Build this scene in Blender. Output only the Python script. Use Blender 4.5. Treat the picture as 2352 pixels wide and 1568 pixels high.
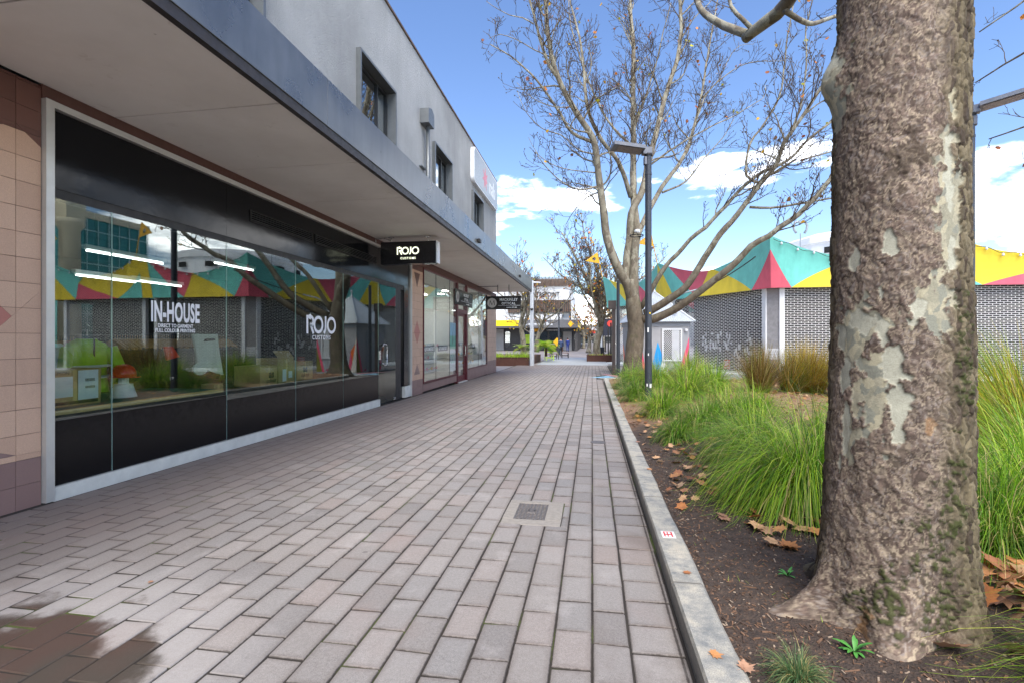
import bpy, bmesh, math, random
import numpy as np
from mathutils import Vector, Matrix, noise
R = math.radians
PI = math.pi
random.seed(7)
S = bpy.context.scene
for _o in list(bpy.data.objects):
    bpy.data.objects.remove(_o)
C = S.collection

# ------------------------------------------------------------------ camera
YAW = math.atan(184 / 1110.0)
EYE = 1.40
cam_d = bpy.data.cameras.new('camera')
cam_d.lens = 17.0
cam_d.sensor_width = 36.0
cam_d.shift_y = -6 / 2352.0
cam_d.clip_start = 0.05
cam_d.clip_end = 3000
cam = bpy.data.objects.new('camera', cam_d)
cam.location = (0, 0, EYE)
cam.rotation_euler = (R(90), 0, YAW)
C.objects.link(cam)
S.camera = cam

# ------------------------------------------------------------------ sky, sun, exposure
SUN_EL, SUN_AZ = 54.0, 163.0          # azimuth clockwise from +Y (street direction)
W = bpy.data.worlds.new('World')
S.world = W
W.use_nodes = True
wn, wl = W.node_tree.nodes, W.node_tree.links
wn.clear()
w_out = wn.new('ShaderNodeOutputWorld')
w_bg = wn.new('ShaderNodeBackground')
w_bg.inputs['Strength'].default_value = 0.125
w_sky = wn.new('ShaderNodeTexSky')
w_sky.sky_type = 'NISHITA'
w_sky.sun_disc = False
w_sky.sun_elevation = R(SUN_EL)
w_sky.sun_rotation = R(SUN_AZ)
w_sky.air_density = 1.0
w_sky.dust_density = 0.3
w_sky.ozone_density = 2.0
# clouds: a flat cloud deck seen in perspective (direction / height), denser towards the horizon
w_tc = wn.new('ShaderNodeTexCoord')
w_sep = wn.new('ShaderNodeSeparateXYZ')
wl.new(w_tc.outputs['Generated'], w_sep.inputs[0])
def wmath(op, a, b=None, c=None):
    n = wn.new('ShaderNodeMath'); n.operation = op
    for i, v in enumerate((a, b, c)):
        if v is None: continue
        if isinstance(v, (int, float)): n.inputs[i].default_value = v
        else: wl.new(v, n.inputs[i])
    return n.outputs[0]
zc = wmath('MAXIMUM', w_sep.outputs['Z'], 0.0)
den = wmath('ADD', zc, 0.22)
cx_ = wmath('DIVIDE', w_sep.outputs['X'], den)
cy_ = wmath('DIVIDE', w_sep.outputs['Y'], den)
w_cmb = wn.new('ShaderNodeCombineXYZ')
wl.new(cx_, w_cmb.inputs[0]); wl.new(cy_, w_cmb.inputs[1])
wl.new(wmath('MULTIPLY', zc, 2.4), w_cmb.inputs[2])
w_no = wn.new('ShaderNodeTexNoise')
w_no.inputs['Scale'].default_value = 1.25
w_no.inputs['Detail'].default_value = 9
w_no.inputs['Roughness'].default_value = 0.56
w_no.inputs['Distortion'].default_value = 0.25
w_mp = wn.new('ShaderNodeMapping')
w_mp.inputs['Location'].default_value = (9.0, 1.0, 7.0)
wl.new(w_cmb.outputs[0], w_mp.inputs[0]); wl.new(w_mp.outputs[0], w_no.inputs['Vector'])
thr = wmath('MULTIPLY_ADD', zc, 0.52, 0.450)          # fewer clouds overhead
dif = wmath('SUBTRACT', w_no.outputs['Fac'], thr)
msk = wn.new('ShaderNodeMapRange')
msk.interpolation_type = 'SMOOTHSTEP'
msk.inputs['From Min'].default_value = -0.005
msk.inputs['From Max'].default_value = 0.115
wl.new(dif, msk.inputs['Value'])
w_n2 = wn.new('ShaderNodeTexNoise')
w_n2.inputs['Scale'].default_value = 3.2
w_n2.inputs['Detail'].default_value = 6
wl.new(w_mp.outputs[0], w_n2.inputs['Vector'])
w_cr = wn.new('ShaderNodeValToRGB')
w_cr.color_ramp.elements[0].position = 0.30
w_cr.color_ramp.elements[0].color = (18, 18.2, 18.8, 1)
w_cr.color_ramp.elements[1].position = 0.62
w_cr.color_ramp.elements[1].color = (34.0, 33.6, 33.2, 1)
wl.new(w_n2.outputs['Fac'], w_cr.inputs[0])
# the blue itself: sky model, slightly desaturated
w_hs = wn.new('ShaderNodeHueSaturation')
w_hs.inputs['Saturation'].default_value = 1.10
w_hs.inputs['Hue'].default_value = 0.507
w_hs.inputs['Value'].default_value = 0.90
wl.new(w_sky.outputs[0], w_hs.inputs['Color'])
w_mix = wn.new('ShaderNodeMix'); w_mix.data_type = 'RGBA'
wl.new(wmath('MULTIPLY', msk.outputs[0], 0.96), w_mix.inputs[0])
wl.new(w_hs.outputs[0], w_mix.inputs[6]); wl.new(w_cr.outputs[0], w_mix.inputs[7])
wl.new(w_mix.outputs[2], w_bg.inputs['Color'])
wl.new(w_bg.outputs[0], w_out.inputs[0])

sun_d = bpy.data.lights.new('sun', 'SUN')
sun_d.energy = 2.6
sun_d.angle = R(45)
sun_d.color = (1.0, 0.93, 0.83)
sun = bpy.data.objects.new('sun', sun_d)
a, e = R(SUN_AZ), R(SUN_EL)
sdir = Vector((math.sin(a) * math.cos(e), math.cos(a) * math.cos(e), math.sin(e)))
sun.rotation_euler = sdir.to_track_quat('Z', 'Y').to_euler()
sun.location = sdir * 60
C.objects.link(sun)

S.render.engine = 'CYCLES'
S.view_settings.view_transform = 'Standard'
S.view_settings.look = 'None'
S.view_settings.gamma = 1.0
S.view_settings.exposure = 1.32
S.cycles.max_bounces = 7
S.cycles.transparent_max_bounces = 12
S.cycles.caustics_reflective = False
S.cycles.caustics_refractive = False

# ------------------------------------------------------------------ helpers
def at(x, y, Z):
    """world point for a direction (x, y of the 2352 wide photo) at a chosen distance Z in front of the lens"""
    X = (x - 1176) / 1110.0; V = (778 - y) / 1110.0
    c, s = math.cos(YAW), math.sin(YAW)
    return Vector(((X * c - s) * Z, (X * s + c) * Z, EYE + V * Z))

def gz(y):
    return -0.01 * max(0.0, min(y, 26.0))

class MB:
    def __init__(s):
        s.v = []; s.f = []; s.m = []; s.mi = 0
    def add(s, vs, fs):
        o = len(s.v)
        s.v += [tuple(p) for p in vs]
        s.f += [tuple(i + o for i in q) for q in fs]
        s.m += [s.mi] * len(fs)
        return s
    def box(s, x0, x1, y0, y1, z0, z1, mtx=None):
        vs = [(x0, y0, z0), (x1, y0, z0), (x1, y1, z0), (x0, y1, z0), (x0, y0, z1), (x1, y0, z1), (x1, y1, z1), (x0, y1, z1)]
        if mtx: vs = [mtx @ Vector(p) for p in vs]
        return s.add(vs, [(3, 2, 1, 0), (4, 5, 6, 7), (0, 1, 5, 4), (1, 2, 6, 5), (2, 3, 7, 6), (3, 0, 4, 7)])
    def cbox(s, x0, x1, y0, y1, z0, z1, c, mtx=None, jit=0):
        """box with chamfered edges"""
        bm = bmesh.new()
        bmesh.ops.create_cube(bm, size=1)
        for v in bm.verts:
            v.co = Vector(((x0 + x1) / 2 + v.co.x * (x1 - x0), (y0 + y1) / 2 + v.co.y * (y1 - y0), (z0 + z1) / 2 + v.co.z * (z1 - z0)))
            if jit: v.co += Vector((random.uniform(-jit, jit), random.uniform(-jit, jit), random.uniform(-jit, jit)))
        bmesh.ops.bevel(bm, geom=bm.edges[:], offset=c, segments=1, affect='EDGES')
        bm.verts.index_update()
        vs = [v.co.copy() for v in bm.verts]
        if mtx: vs = [mtx @ p for p in vs]
        fs = [[v.index for v in f.verts] for f in bm.faces]
        bm.free()
        return s.add(vs, fs)
    def prism(s, poly, d):
        """closed polygon (3d points) pushed along vector d"""
        n = len(poly); d = Vector(d)
        vs = [Vector(p) for p in poly] + [Vector(p) + d for p in poly]
        fs = [tuple(range(n))[::-1], tuple(range(n, 2 * n))] + [(i, (i + 1) % n, n + (i + 1) % n, n + i) for i in range(n)]
        return s.add(vs, fs)
    def quad(s, a, b, c, d):
        return s.add([a, b, c, d], [(0, 1, 2, 3)])
    def tube(s, pts, rad, n=8, cap=True):
        pts = [Vector(p) for p in pts]
        k = len(pts)
        if not hasattr(rad, '__len__'): rad = [rad] * k
        t0 = (pts[1] - pts[0]).normalized()
        up = Vector((0, 0, 1)) if abs(t0.z) < .9 else Vector((1, 0, 0))
        u = t0.cross(up).normalized()
        vs = []; fs = []
        for i in range(k):
            if i == 0: t = pts[1] - pts[0]
            elif i == k - 1: t = pts[-1] - pts[-2]
            else: t = pts[i + 1] - pts[i - 1]
            if t.length < 1e-9: t = t0
            t = t.normalized()
            u = (u - t * u.dot(t))
            if u.length < 1e-6: u = t.orthogonal()
            u = u.normalized(); w = t.cross(u)
            for j in range(n):
                q = 2 * PI * j / n
                vs.append(pts[i] + (u * math.cos(q) + w * math.sin(q)) * rad[i])
        for i in range(k - 1):
            for j in range(n):
                a = i * n + j; b = i * n + (j + 1) % n
                fs.append((a, b, b + n, a + n))
        if cap:
            fs.append(tuple(range(n))[::-1]); fs.append(tuple(range((k - 1) * n, k * n)))
        return s.add(vs, fs)
    def lathe(s, prof, c, n=20, cap=True):
        """profile [(r, z)] turned round a vertical axis through c"""
        c = Vector(c); vs = []; fs = []
        for r, z in prof:
            for j in range(n):
                q = 2 * PI * j / n
                vs.append((c.x + r * math.cos(q), c.y + r * math.sin(q), c.z + z))
        for i in range(len(prof) - 1):
            for j in range(n):
                a = i * n + j; b = i * n + (j + 1) % n
                fs.append((a, b, b + n, a + n))
        if cap:
            fs.append(tuple(range(n))[::-1]); fs.append(tuple(range((len(prof) - 1) * n, len(prof) * n)))
        return s.add(vs, fs)
    def mesh(s, name, mats, off=Vector((0, 0, 0)), smooth=False):
        me = bpy.data.meshes.new(name)
        me.from_pydata([(p[0] - off.x, p[1] - off.y, p[2] - off.z) for p in s.v], [], s.f)
        for m in (mats if isinstance(mats, (list, tuple)) else [mats]): me.materials.append(m)
        if any(s.m): me.polygons.foreach_set('material_index', s.m)
        if smooth: me.polygons.foreach_set('use_smooth', [True] * len(s.f))
        me.update()
        return me

def tag(o, label=None, cat=None, group=None, kind=None):
    if label: o['label'] = label
    if cat: o['category'] = cat
    if group: o['group'] = group
    if kind: o['kind'] = kind
    return o

def thing(name, label, cat, loc, group=None, kind=None):
    o = bpy.data.objects.new(name, None)
    o.empty_display_size = .2
    o.location = loc
    C.objects.link(o)
    o['_o'] = tuple(loc)
    return tag(o, label, cat, group, kind)

def origin(o):
    v = Vector((0, 0, 0))
    while o is not None:
        v += o.location; o = o.parent
    return v

def part(parent, name, mb, mats, label=None, smooth=False, kind=None):
    """mesh written in world coordinates, linked as a child of parent"""
    off = origin(parent) if parent else Vector((0, 0, 0))
    me = mb.mesh(name, mats, off, smooth) if isinstance(mb, MB) else mb
    o = bpy.data.objects.new(name, me)
    C.objects.link(o)
    if parent: o.parent = parent
    if label: o['label'] = label
    if kind: o['kind'] = kind
    return o

def solo(name, mb, mats, label, cat, base, group=None, smooth=False):
    """a thing that is one mesh, its origin at its base"""
    base = Vector(base)
    o = bpy.data.objects.new(name, mb.mesh(name, mats, base, smooth))
    o.location = base
    C.objects.link(o)
    return tag(o, label, cat, group)

def struct(name, mb, mats, smooth=False, kind='structure'):
    o = bpy.data.objects.new(name, mb.mesh(name, mats, smooth=smooth))
    C.objects.link(o)
    o['kind'] = kind
    return o

def piece(parent, name, me, loc, rot=(0, 0, 0)):
    """alike piece sharing mesh data, placed at world loc"""
    o = bpy.data.objects.new(name, me)
    o.location = Vector(loc) - origin(parent)
    o.rotation_euler = rot
    o.parent = parent
    C.objects.link(o)
    return o

def text_mb(txt, size=1.0, bold=0.0, extrude=0.002, mtx=None, spacing=1.0, sx=1.0, align='CENTER', mb=None):
    cu = bpy.data.curves.new('t', 'FONT')
    cu.body = txt; cu.size = size; cu.offset = bold; cu.extrude = extrude
    cu.space_character = spacing; cu.align_x = align; cu.align_y = 'CENTER'
    cu.resolution_u = 3
    o = bpy.data.objects.new('t', cu); C.objects.link(o)
    me = bpy.data.meshes.new_from_object(o.evaluated_get(bpy.context.evaluated_depsgraph_get()))
    mb = mb or MB()
    m = (mtx or Matrix.Identity(4)) @ Matrix.Diagonal((sx, 1, 1, 1))
    mb.add([m @ v.co for v in me.vertices], [tuple(p.vertices) for p in me.polygons])
    bpy.data.objects.remove(o); bpy.data.curves.remove(cu); bpy.data.meshes.remove(me)
    return mb

def frame_mtx(o, xdir, ydir):
    """matrix that writes local x, y, z onto given directions"""
    x = Vector(xdir).normalized(); y = Vector(ydir).normalized(); z = x.cross(y)
    m = Matrix((x, y, z)).transposed().to_4x4()
    m.translation = Vector(o)
    return m
# ------------------------------------------------------------------ materials
def srgb(r, g, b):
    f = lambda c: (c / 255 / 12.92) if c / 255 <= .04045 else ((c / 255 + .055) / 1.055) ** 2.4
    return (f(r), f(g), f(b), 1)

class NT:
    """small node helper"""
    def __init__(s, name):
        s.mat = bpy.data.materials.new(name); s.mat.use_nodes = True
        s.t = s.mat.node_tree; s.n = s.t.nodes; s.l = s.t.links
        s.b = s.n['Principled BSDF']; s.out = s.n['Material Output']
    def new(s, t, **kw):
        n = s.n.new('ShaderNode' + t)
        for k, v in kw.items(): setattr(n, k, v)
        return n
    def set(s, sock, v):
        if isinstance(v, bpy.types.NodeSocket): s.l.new(v, sock)
        else: sock.default_value = v
    def math(s, op, a, b=None, c=None, clamp=False):
        n = s.new('Math', operation=op); n.use_clamp = clamp
        for i, v in enumerate((a, b, c)):
            if v is not None: s.set(n.inputs[i], v)
        return n.outputs[0]
    def noise(s, scale, detail=4, rough=.55, vec=None, dist=0, w=None):
        n = s.new('TexNoise')
        n.inputs['Scale'].default_value = scale; n.inputs['Detail'].default_value = detail
        n.inputs['Roughness'].default_value = rough; n.inputs['Distortion'].default_value = dist
        if vec is not None: s.l.new(vec, n.inputs['Vector'])
        return n.outputs['Fac']
    def pos(s, scale=None):
        g = s.new('NewGeometry').outputs['Position']
        if scale is None: return g
        m = s.new('Mapping'); m.inputs['Scale'].default_value = scale
        s.l.new(g, m.inputs[0]); return m.outputs[0]
    def ramp(s, fac, stops):
        n = s.new('ValToRGB'); r = n.color_ramp
        while len(r.elements) < len(stops): r.elements.new(.5)
        for e, (p, c) in zip(r.elements, stops):
            e.position = p; e.color = c if len(c) == 4 else (*c, 1)
        s.set(n.inputs[0], fac); return n.outputs[0]
    def mix(s, fac, a, b, mode='MIX'):
        n = s.new('Mix', data_type='RGBA', blend_type=mode)
        s.set(n.inputs[0], fac); s.set(n.inputs[6], a); s.set(n.inputs[7], b)
        return n.outputs[2]
    def map(s, v, a, b, c=0, d=1, smooth=True):
        n = s.new('MapRange'); n.interpolation_type = 'SMOOTHSTEP' if smooth else 'LINEAR'
        s.set(n.inputs['Value'], v)
        for k, x in zip(('From Min', 'From Max', 'To Min', 'To Max'), (a, b, c, d)): n.inputs[k].default_value = x
        return n.outputs[0]
    def bump(s, h, strength=.3, dist=.01):
        n = s.new('Bump'); n.inputs['Strength'].default_value = strength; n.inputs['Distance'].default_value = dist
        s.l.new(h, n.inputs['Height']); s.l.new(n.outputs[0], s.b.inputs['Normal']); return n
    def base(s, c): s.set(s.b.inputs['Base Color'], c)
    def rough(s, r): s.set(s.b.inputs['Roughness'], r)

def simple(name, col, rough=.6, metal=0.0, var=.12, scale=6, bump=0.0, bscale=60, spec=None):
    """plain surface with a little uneven colour, gloss and relief"""
    t = NT(name)
    p = t.pos()
    n = t.noise(scale, 5, .6, p)
    c = Vector(col[:3])
    lo = tuple(max(0, x * (1 - var)) for x in c); hi = tuple(min(1, x * (1 + var)) for x in c)
    t.base(t.ramp(n, [(.3, lo), (.7, hi)]))
    t.rough(t.map(t.noise(scale * 3, 3, .5, p), .3, .7, max(.02, rough - .08), min(1, rough + .08)))
    t.b.inputs['Metallic'].default_value = metal
    if spec is not None: t.b.inputs['Specular IOR Level'].default_value = spec
    if bump: t.bump(t.noise(bscale, 4, .6, p), bump, .005)
    return t.mat

def emit(name, col, strength):
    t = NT(name)
    t.b.inputs['Base Color'].default_value = (.8, .8, .8, 1)
    t.b.inputs['Emission Color'].default_value = col; t.b.inputs['Emission Strength'].default_value = strength
    return t.mat

def glass(name, f0=.07, tint=(.80, .86, .84, 1), rough=0.0):
    """thin pane: mirror reflection by angle (Schlick, same from both sides), the rest passes straight through"""
    t = NT(name); t.n.remove(t.b)
    g = t.new('NewGeometry')
    dt = t.new('VectorMath', operation='DOT_PRODUCT'); t.l.new(g.outputs['Normal'], dt.inputs[0]); t.l.new(g.outputs['Incoming'], dt.inputs[1])
    k = t.math('POWER', t.math('SUBTRACT', 1.0, t.math('ABSOLUTE', dt.outputs['Value']), clamp=True), 5.0)
    fac = t.math('MULTIPLY_ADD', k, 1.0 - f0, f0)
    gl = t.new('BsdfGlossy'); gl.inputs['Roughness'].default_value = rough; gl.inputs['Color'].default_value = (.93, .96, .95, 1)
    tr = t.new('BsdfTransparent'); tr.inputs[0].default_value = tint
    mx = t.new('MixShader')
    t.l.new(fac, mx.inputs[0])
    t.l.new(tr.outputs[0], mx.inputs[1]); t.l.new(gl.outputs[0], mx.inputs[2])
    t.l.new(mx.outputs[0], t.out.inputs[0])
    return t.mat

# --- paving
def paver_mat():
    t = NT('paver')
    p = t.pos(); sp = t.new('SeparateXYZ'); t.l.new(p, sp.inputs[0])
    xx, yy = sp.outputs[0], sp.outputs[1]
    hdr = t.math('GREATER_THAN', xx, .1735)                 # header course along the kerb
    str_ = t.math('MULTIPLY', t.math('GREATER_THAN', xx, 0.0), t.math('LESS_THAN', xx, .1735))
    cw = t.math('MULTIPLY_ADD', hdr, .04, .18)
    xo = t.math('SUBTRACT', xx, t.math('MULTIPLY', hdr, .1735))
    col = t.math('FLOOR', t.math('DIVIDE', xo, cw))
    colid = t.math('ADD', col, t.math('MULTIPLY', hdr, 57.0))
    par = t.math('MODULO', t.math('ABSOLUTE', col), 2)
    rl = t.math('MULTIPLY_ADD', hdr, -.054, .28)
    ro = t.math('MULTIPLY', par, .14)
    ro = t.math('ADD', t.math('MULTIPLY', ro, t.math('SUBTRACT', 1.0, hdr)), t.math('MULTIPLY', str_, -.06))
    rv = t.math('DIVIDE', t.math('ADD', yy, ro), rl)
    row = t.math('FLOOR', rv)
    cb = t.new('CombineXYZ'); t.l.new(colid, cb.inputs[0]); t.l.new(row, cb.inputs[1])
    wn_ = t.new('TexWhiteNoise'); t.l.new(cb.outputs[0], wn_.inputs[0])
    r1 = wn_.outputs['Value']
    # distance to the nearest joint (grime collects there)
    fx = t.math('FRACT', t.math('DIVIDE', xo, cw)); ex = t.math('MULTIPLY', t.math('MINIMUM', fx, t.math('SUBTRACT', 1.0, fx)), cw)
    fy = t.math('FRACT', rv); ey = t.math('MULTIPLY', t.math('MINIMUM', fy, t.math('SUBTRACT', 1.0, fy)), rl)
    ed = t.math('MINIMUM', ex, ey)
    ednz = t.math('ADD', ed, t.math('MULTIPLY', t.math('SUBTRACT', t.noise(38, 5, .7, p), .5), .012))
    basec = t.ramp(r1, [(0, srgb(98, 90, 85)), (.18, srgb(130, 120, 112)), (.40, srgb(147, 136, 127)), (.60, srgb(126, 121, 117)), (.82, srgb(160, 150, 142)), (1, srgb(142, 120, 108))])
    # grain
    g = t.noise(300, 4, .8, p)
    c1 = t.mix(t.map(g, .38, .62), t.mix(.52, basec, (.16, .15, .145, 1)), t.mix(.35, basec, (.52, .50, .48, 1)))
    mid = t.noise(75, 4, .75, p)
    c1 = t.mix(t.map(mid, .30, .70, 0, .24), t.mix(.22, c1, (.10, .095, .09, 1)), t.mix(.6, c1, (.60, .57, .54, 1)))
    sp2 = t.noise(850, 2, .6, p)
    c1 = t.mix(t.math('MULTIPLY', t.map(sp2, .62, .70), .5), c1, (.05, .047, .045, 1))
    c1 = t.mix(t.math('MULTIPLY', t.map(ednz, .004, .038, 1, 0), .42), c1, srgb(104, 93, 86))
    c1 = t.mix(t.math('MULTIPLY', t.map(ednz, .003, .0088, 1, 0), .86), c1, srgb(50, 43, 38))
    # reddish and pale blotches
    b1 = t.noise(1.1, 4, .6, p)
    c2 = t.mix(t.math('MULTIPLY', t.map(b1, .52, .75), .35), c1, srgb(150, 130, 122))
    b2 = t.noise(2.6, 5, .65, p)
    c3 = t.mix(t.math('MULTIPLY', t.map(b2, .55, .72), .3), c2, srgb(184, 178, 174))
    # awning shade painted into the pavers along the shops, with pale flecks
    awning_shade = t.map(t.math('ADD', sp.outputs[0], t.math('MULTIPLY', t.noise(1.3, 4, .6, p), 1.3)), -3.4, -1.7, 1, 0)
    c4 = t.mix(t.math('MULTIPLY', awning_shade, .72), c3, srgb(112, 100, 95))
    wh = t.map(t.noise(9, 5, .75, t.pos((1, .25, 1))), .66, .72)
    c4 = t.mix(t.math('MULTIPLY', t.math('MULTIPLY', wh, awning_shade), .4), c4, srgb(168, 160, 155))
    # wet patch in the near left corner, pale drying rim
    dx = t.math('ADD', sp.outputs[0], 2.62); dy = t.math('SUBTRACT', sp.outputs[1], 1.42)
    d = t.math('SQRT', t.math('ADD', t.math('MULTIPLY', dx, dx), t.math('MULTIPLY', t.math('MULTIPLY', dy, dy), 1.0)))
    d = t.math('ADD', d, t.math('MULTIPLY', t.math('SUBTRACT', t.noise(3.0, 6, .65, p), .5), .55))
    d = t.math('ADD', d, t.math('MULTIPLY', t.math('SUBTRACT', r1, .5), .30))
    wet = t.map(d, .66, .78, 1, 0)
    rim = t.math('MULTIPLY', t.map(d, .70, .80, 0, 1), t.map(d, .84, 1.35, 1, 0))
    c5 = t.mix(t.math('MULTIPLY', rim, .32), c4, srgb(196, 191, 188))
    wetc = t.mix(t.map(t.noise(1.7, 3, .5, p), .42, .6), srgb(64, 55, 45), srgb(74, 53, 42))
    c6 = t.mix(t.math('MULTIPLY', wet, .93), c5, wetc)
    # dropped gum, spots
    vo = t.new('TexVoronoi'); vo.inputs['Scale'].default_value = 3.4; t.l.new(p, vo.inputs['Vector'])
    spot = t.math('MULTIPLY', t.map(vo.outputs['Distance'], .05, .075, 1, 0), t.map(t.noise(.9, 2, .5, p), .5, .6))
    c7 = t.mix(t.math('MULTIPLY', spot, .55), c6, srgb(95, 88, 84))
    # dirt along the gutter course
    gut = t.math('MULTIPLY', t.map(sp.outputs[0], -.02, .05), t.map(t.noise(1.0, 5, .6, t.pos((1, .8, 1))), .5, .68))
    c8 = t.mix(t.math('MULTIPLY', gut, .5), c7, srgb(104, 90, 81))
    t.base(c8)
    t.rough(t.math('SUBTRACT', t.map(g, .3, .7, .72, .9), t.math('MULTIPLY', wet, .22)))
    h = t.math('ADD', g, t.math('MULTIPLY', t.noise(60, 4, .6, p), .8))
    t.bump(h, .7, .005)
    return t.mat
M = {}
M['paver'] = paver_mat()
def joint_mat():
    t = NT('joint_sand'); p = t.pos()
    n = t.noise(1.6, 5, .6, p)
    c = t.ramp(n, [(.42, srgb(50, 44, 40)), (.54, srgb(60, 54, 46)), (.57, srgb(72, 80, 38)), (.63, srgb(92, 108, 36))])
    t.base(t.mix(t.noise(140, 3, .6, p), c, srgb(40, 36, 32)))
    t.rough(.95); t.bump(t.noise(180, 3, .6, p), .6, .006)
    return t.mat
M['joint'] = joint_mat()
def kerb_mat():
    t = NT('kerb_concrete'); p = t.pos()
    n = t.noise(7, 6, .68, p)
    c = t.ramp(n, [(.32, srgb(128, 131, 130)), (.45, srgb(164, 162, 154)), (.56, srgb(190, 184, 169)), (.68, srgb(206, 196, 176))])
    g = t.noise(240, 3, .7, p)
    c = t.mix(t.map(g, .35, .65), t.mix(.55, c, (.13, .13, .125, 1)), c)
    c = t.mix(t.math('MULTIPLY', t.map(t.noise(2.0, 6, .7, p), .52, .68), .5), c, srgb(96, 98, 98))
    vo = t.new('TexVoronoi'); vo.inputs['Scale'].default_value = 6; t.l.new(p, vo.inputs['Vector'])
    c = t.mix(t.math('MULTIPLY', t.map(vo.outputs['Distance'], .07, .11, 1, 0), .45), c, srgb(92, 98, 104))
    # vertical faces blended to a darker grey than the top
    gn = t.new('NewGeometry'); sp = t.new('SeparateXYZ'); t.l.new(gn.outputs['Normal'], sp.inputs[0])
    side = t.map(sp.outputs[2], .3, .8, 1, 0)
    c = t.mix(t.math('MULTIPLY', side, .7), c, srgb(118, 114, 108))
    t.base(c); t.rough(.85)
    t.bump(t.math('ADD', g, t.noise(45, 4, .7, p)), .6, .006)
    return t.mat
M['kerb'] = kerb_mat()
def soil_mat():
    t = NT('mulch_soil'); p = t.pos()
    n = t.noise(14, 6, .7, p)
    c = t.ramp(n, [(.3, srgb(58, 48, 42)), (.5, srgb(84, 72, 64)), (.66, srgb(104, 88, 76)), (.8, srgb(128, 108, 92))])
    vo = t.new('TexVoronoi'); vo.inputs['Scale'].default_value = 75; t.l.new(p, vo.inputs['Vector'])
    chip = t.mix(t.map(t.noise(60, 3, .6, p), .5, .64), c, vo.outputs['Color'])
    hs = t.new('HueSaturation'); hs.inputs['Saturation'].default_value = .0; hs.inputs['Value'].default_value = .22; t.l.new(chip, hs.inputs['Color'])
    c = t.mix(.35, c, t.mix(1, hs.outputs[0], srgb(215, 160, 125), 'MULTIPLY'))
    # fading to dry leaf litter away from the kerb
    sp = t.new('SeparateXYZ'); t.l.new(p, sp.inputs[0])
    lit = t.math('MULTIPLY', t.map(t.math('ADD', sp.outputs[1], t.math('MULTIPLY', t.noise(2, 4, .6, p), 3)), 8.5, 10.5), .75)
    c = t.mix(lit, c, t.ramp(t.noise(26, 5, .7, p), [(.3, srgb(104, 78, 58)), (.5, srgb(160, 122, 94)), (.7, srgb(198, 160, 128))]))
    t.base(c); t.rough(.95)
    t.bump(t.math('ADD', t.noise(90, 5, .7, p), t.math('MULTIPLY', vo.outputs['Distance'], .7)), .9, .015)
    return t.mat
M['soil'] = soil_mat()
M['far_paving'] = simple('far_paving', srgb(132, 126, 124), .85, var=.14, scale=.7, bump=.3, bscale=30)
M['pale_paving'] = simple('pale_paving', srgb(158, 162, 164), .8, var=.08, scale=1.2)
M['concrete_frame'] = simple('concrete_frame', srgb(142, 136, 128), .9, var=.14, scale=30, bump=.5, bscale=150)
M['iron'] = simple('cast_iron', srgb(118, 112, 108), .55, .5, var=.2, scale=40, bump=.3, bscale=200)
M['black_void'] = simple('black_void', (.012, .012, .012, 1), .9)

# --- building
def render_wall():
    t = NT('grey_render'); p = t.pos()
    n = t.noise(.5, 4, .6, p)
    st = t.noise(1.0, 4, .6, t.pos((3.2, 3.2, .35)))
    c = t.ramp(t.math('ADD', t.math('MULTIPLY', n, .78), t.math('MULTIPLY', st, .22)), [(.34, srgb(154, 156, 156)), (.66, srgb(184, 186, 186))])
    g = t.noise(85, 3, .6, p)
    t.base(t.mix(t.map(g, .35, .7), t.mix(.18, c, (.1, .1, .1, 1)), c)); t.rough(.92)
    t.bump(t.math('ADD', t.noise(28, 3, .6, p), g), .9, .02)
    return t.mat
M['render'] = render_wall()
def tile_mat(name, a, b):
    t = NT(name); p = t.pos()
    oi = t.new('ObjectInfo')
    c = t.mix(t.map(oi.outputs['Random'], 0, 1, 0, 1, False), a, b)
    g = t.noise(220, 3, .65, p)
    c = t.mix(t.map(g, .35, .68), t.mix(.22, c, (.12, .09, .08, 1)), c)
    st = t.noise(2.2, 5, .6, t.pos((1, 1, .4)))
    t.base(t.mix(t.math('MULTIPLY', t.map(st, .55, .8), .22), c, (.1, .08, .07, 1)))
    t.rough(.42); t.bump(g, .12, .002)
    return t.mat
M['tile_tan'] = tile_mat('tile_tan', srgb(196, 160, 136), srgb(207, 171, 146))
M['tile_plum'] = tile_mat('tile_plum', srgb(134, 106, 101), srgb(144, 116, 110))
M['tile_brown'] = tile_mat('tile_brown', srgb(92, 56, 46), srgb(102, 64, 54))
M['tile_pink'] = tile_mat('tile_pink', srgb(178, 112, 100), srgb(184, 118, 106))
M['grout'] = simple('grout', srgb(92, 72, 62), .9)
M['soffit'] = simple('soffit_paint', srgb(236, 228, 220), .7, var=.05, scale=1.2, bump=.05, bscale=80)
def soffit_mat():
    t = NT('soffit_paint'); p = t.pos()
    c = t.ramp(t.noise(.8, 5, .6, p), [(.35, srgb(226, 222, 217)), (.65, srgb(240, 237, 233))])
    vo = t.new('TexVoronoi'); vo.inputs['Scale'].default_value = 2.6; t.l.new(p, vo.inputs['Vector'])
    c = t.mix(t.math('MULTIPLY', t.map(vo.outputs['Distance'], .02, .045, 1, 0), .45), c, srgb(120, 108, 98))
    c = t.mix(t.math('MULTIPLY', t.map(t.noise(3.5, 6, .7, p), .60, .74), .22), c, srgb(150, 134, 118))
    t.base(c); t.rough(.65); t.bump(t.noise(1.2, 3, .5, p), .08, .02)
    return t.mat
M['soffit'] = soffit_mat()
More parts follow.
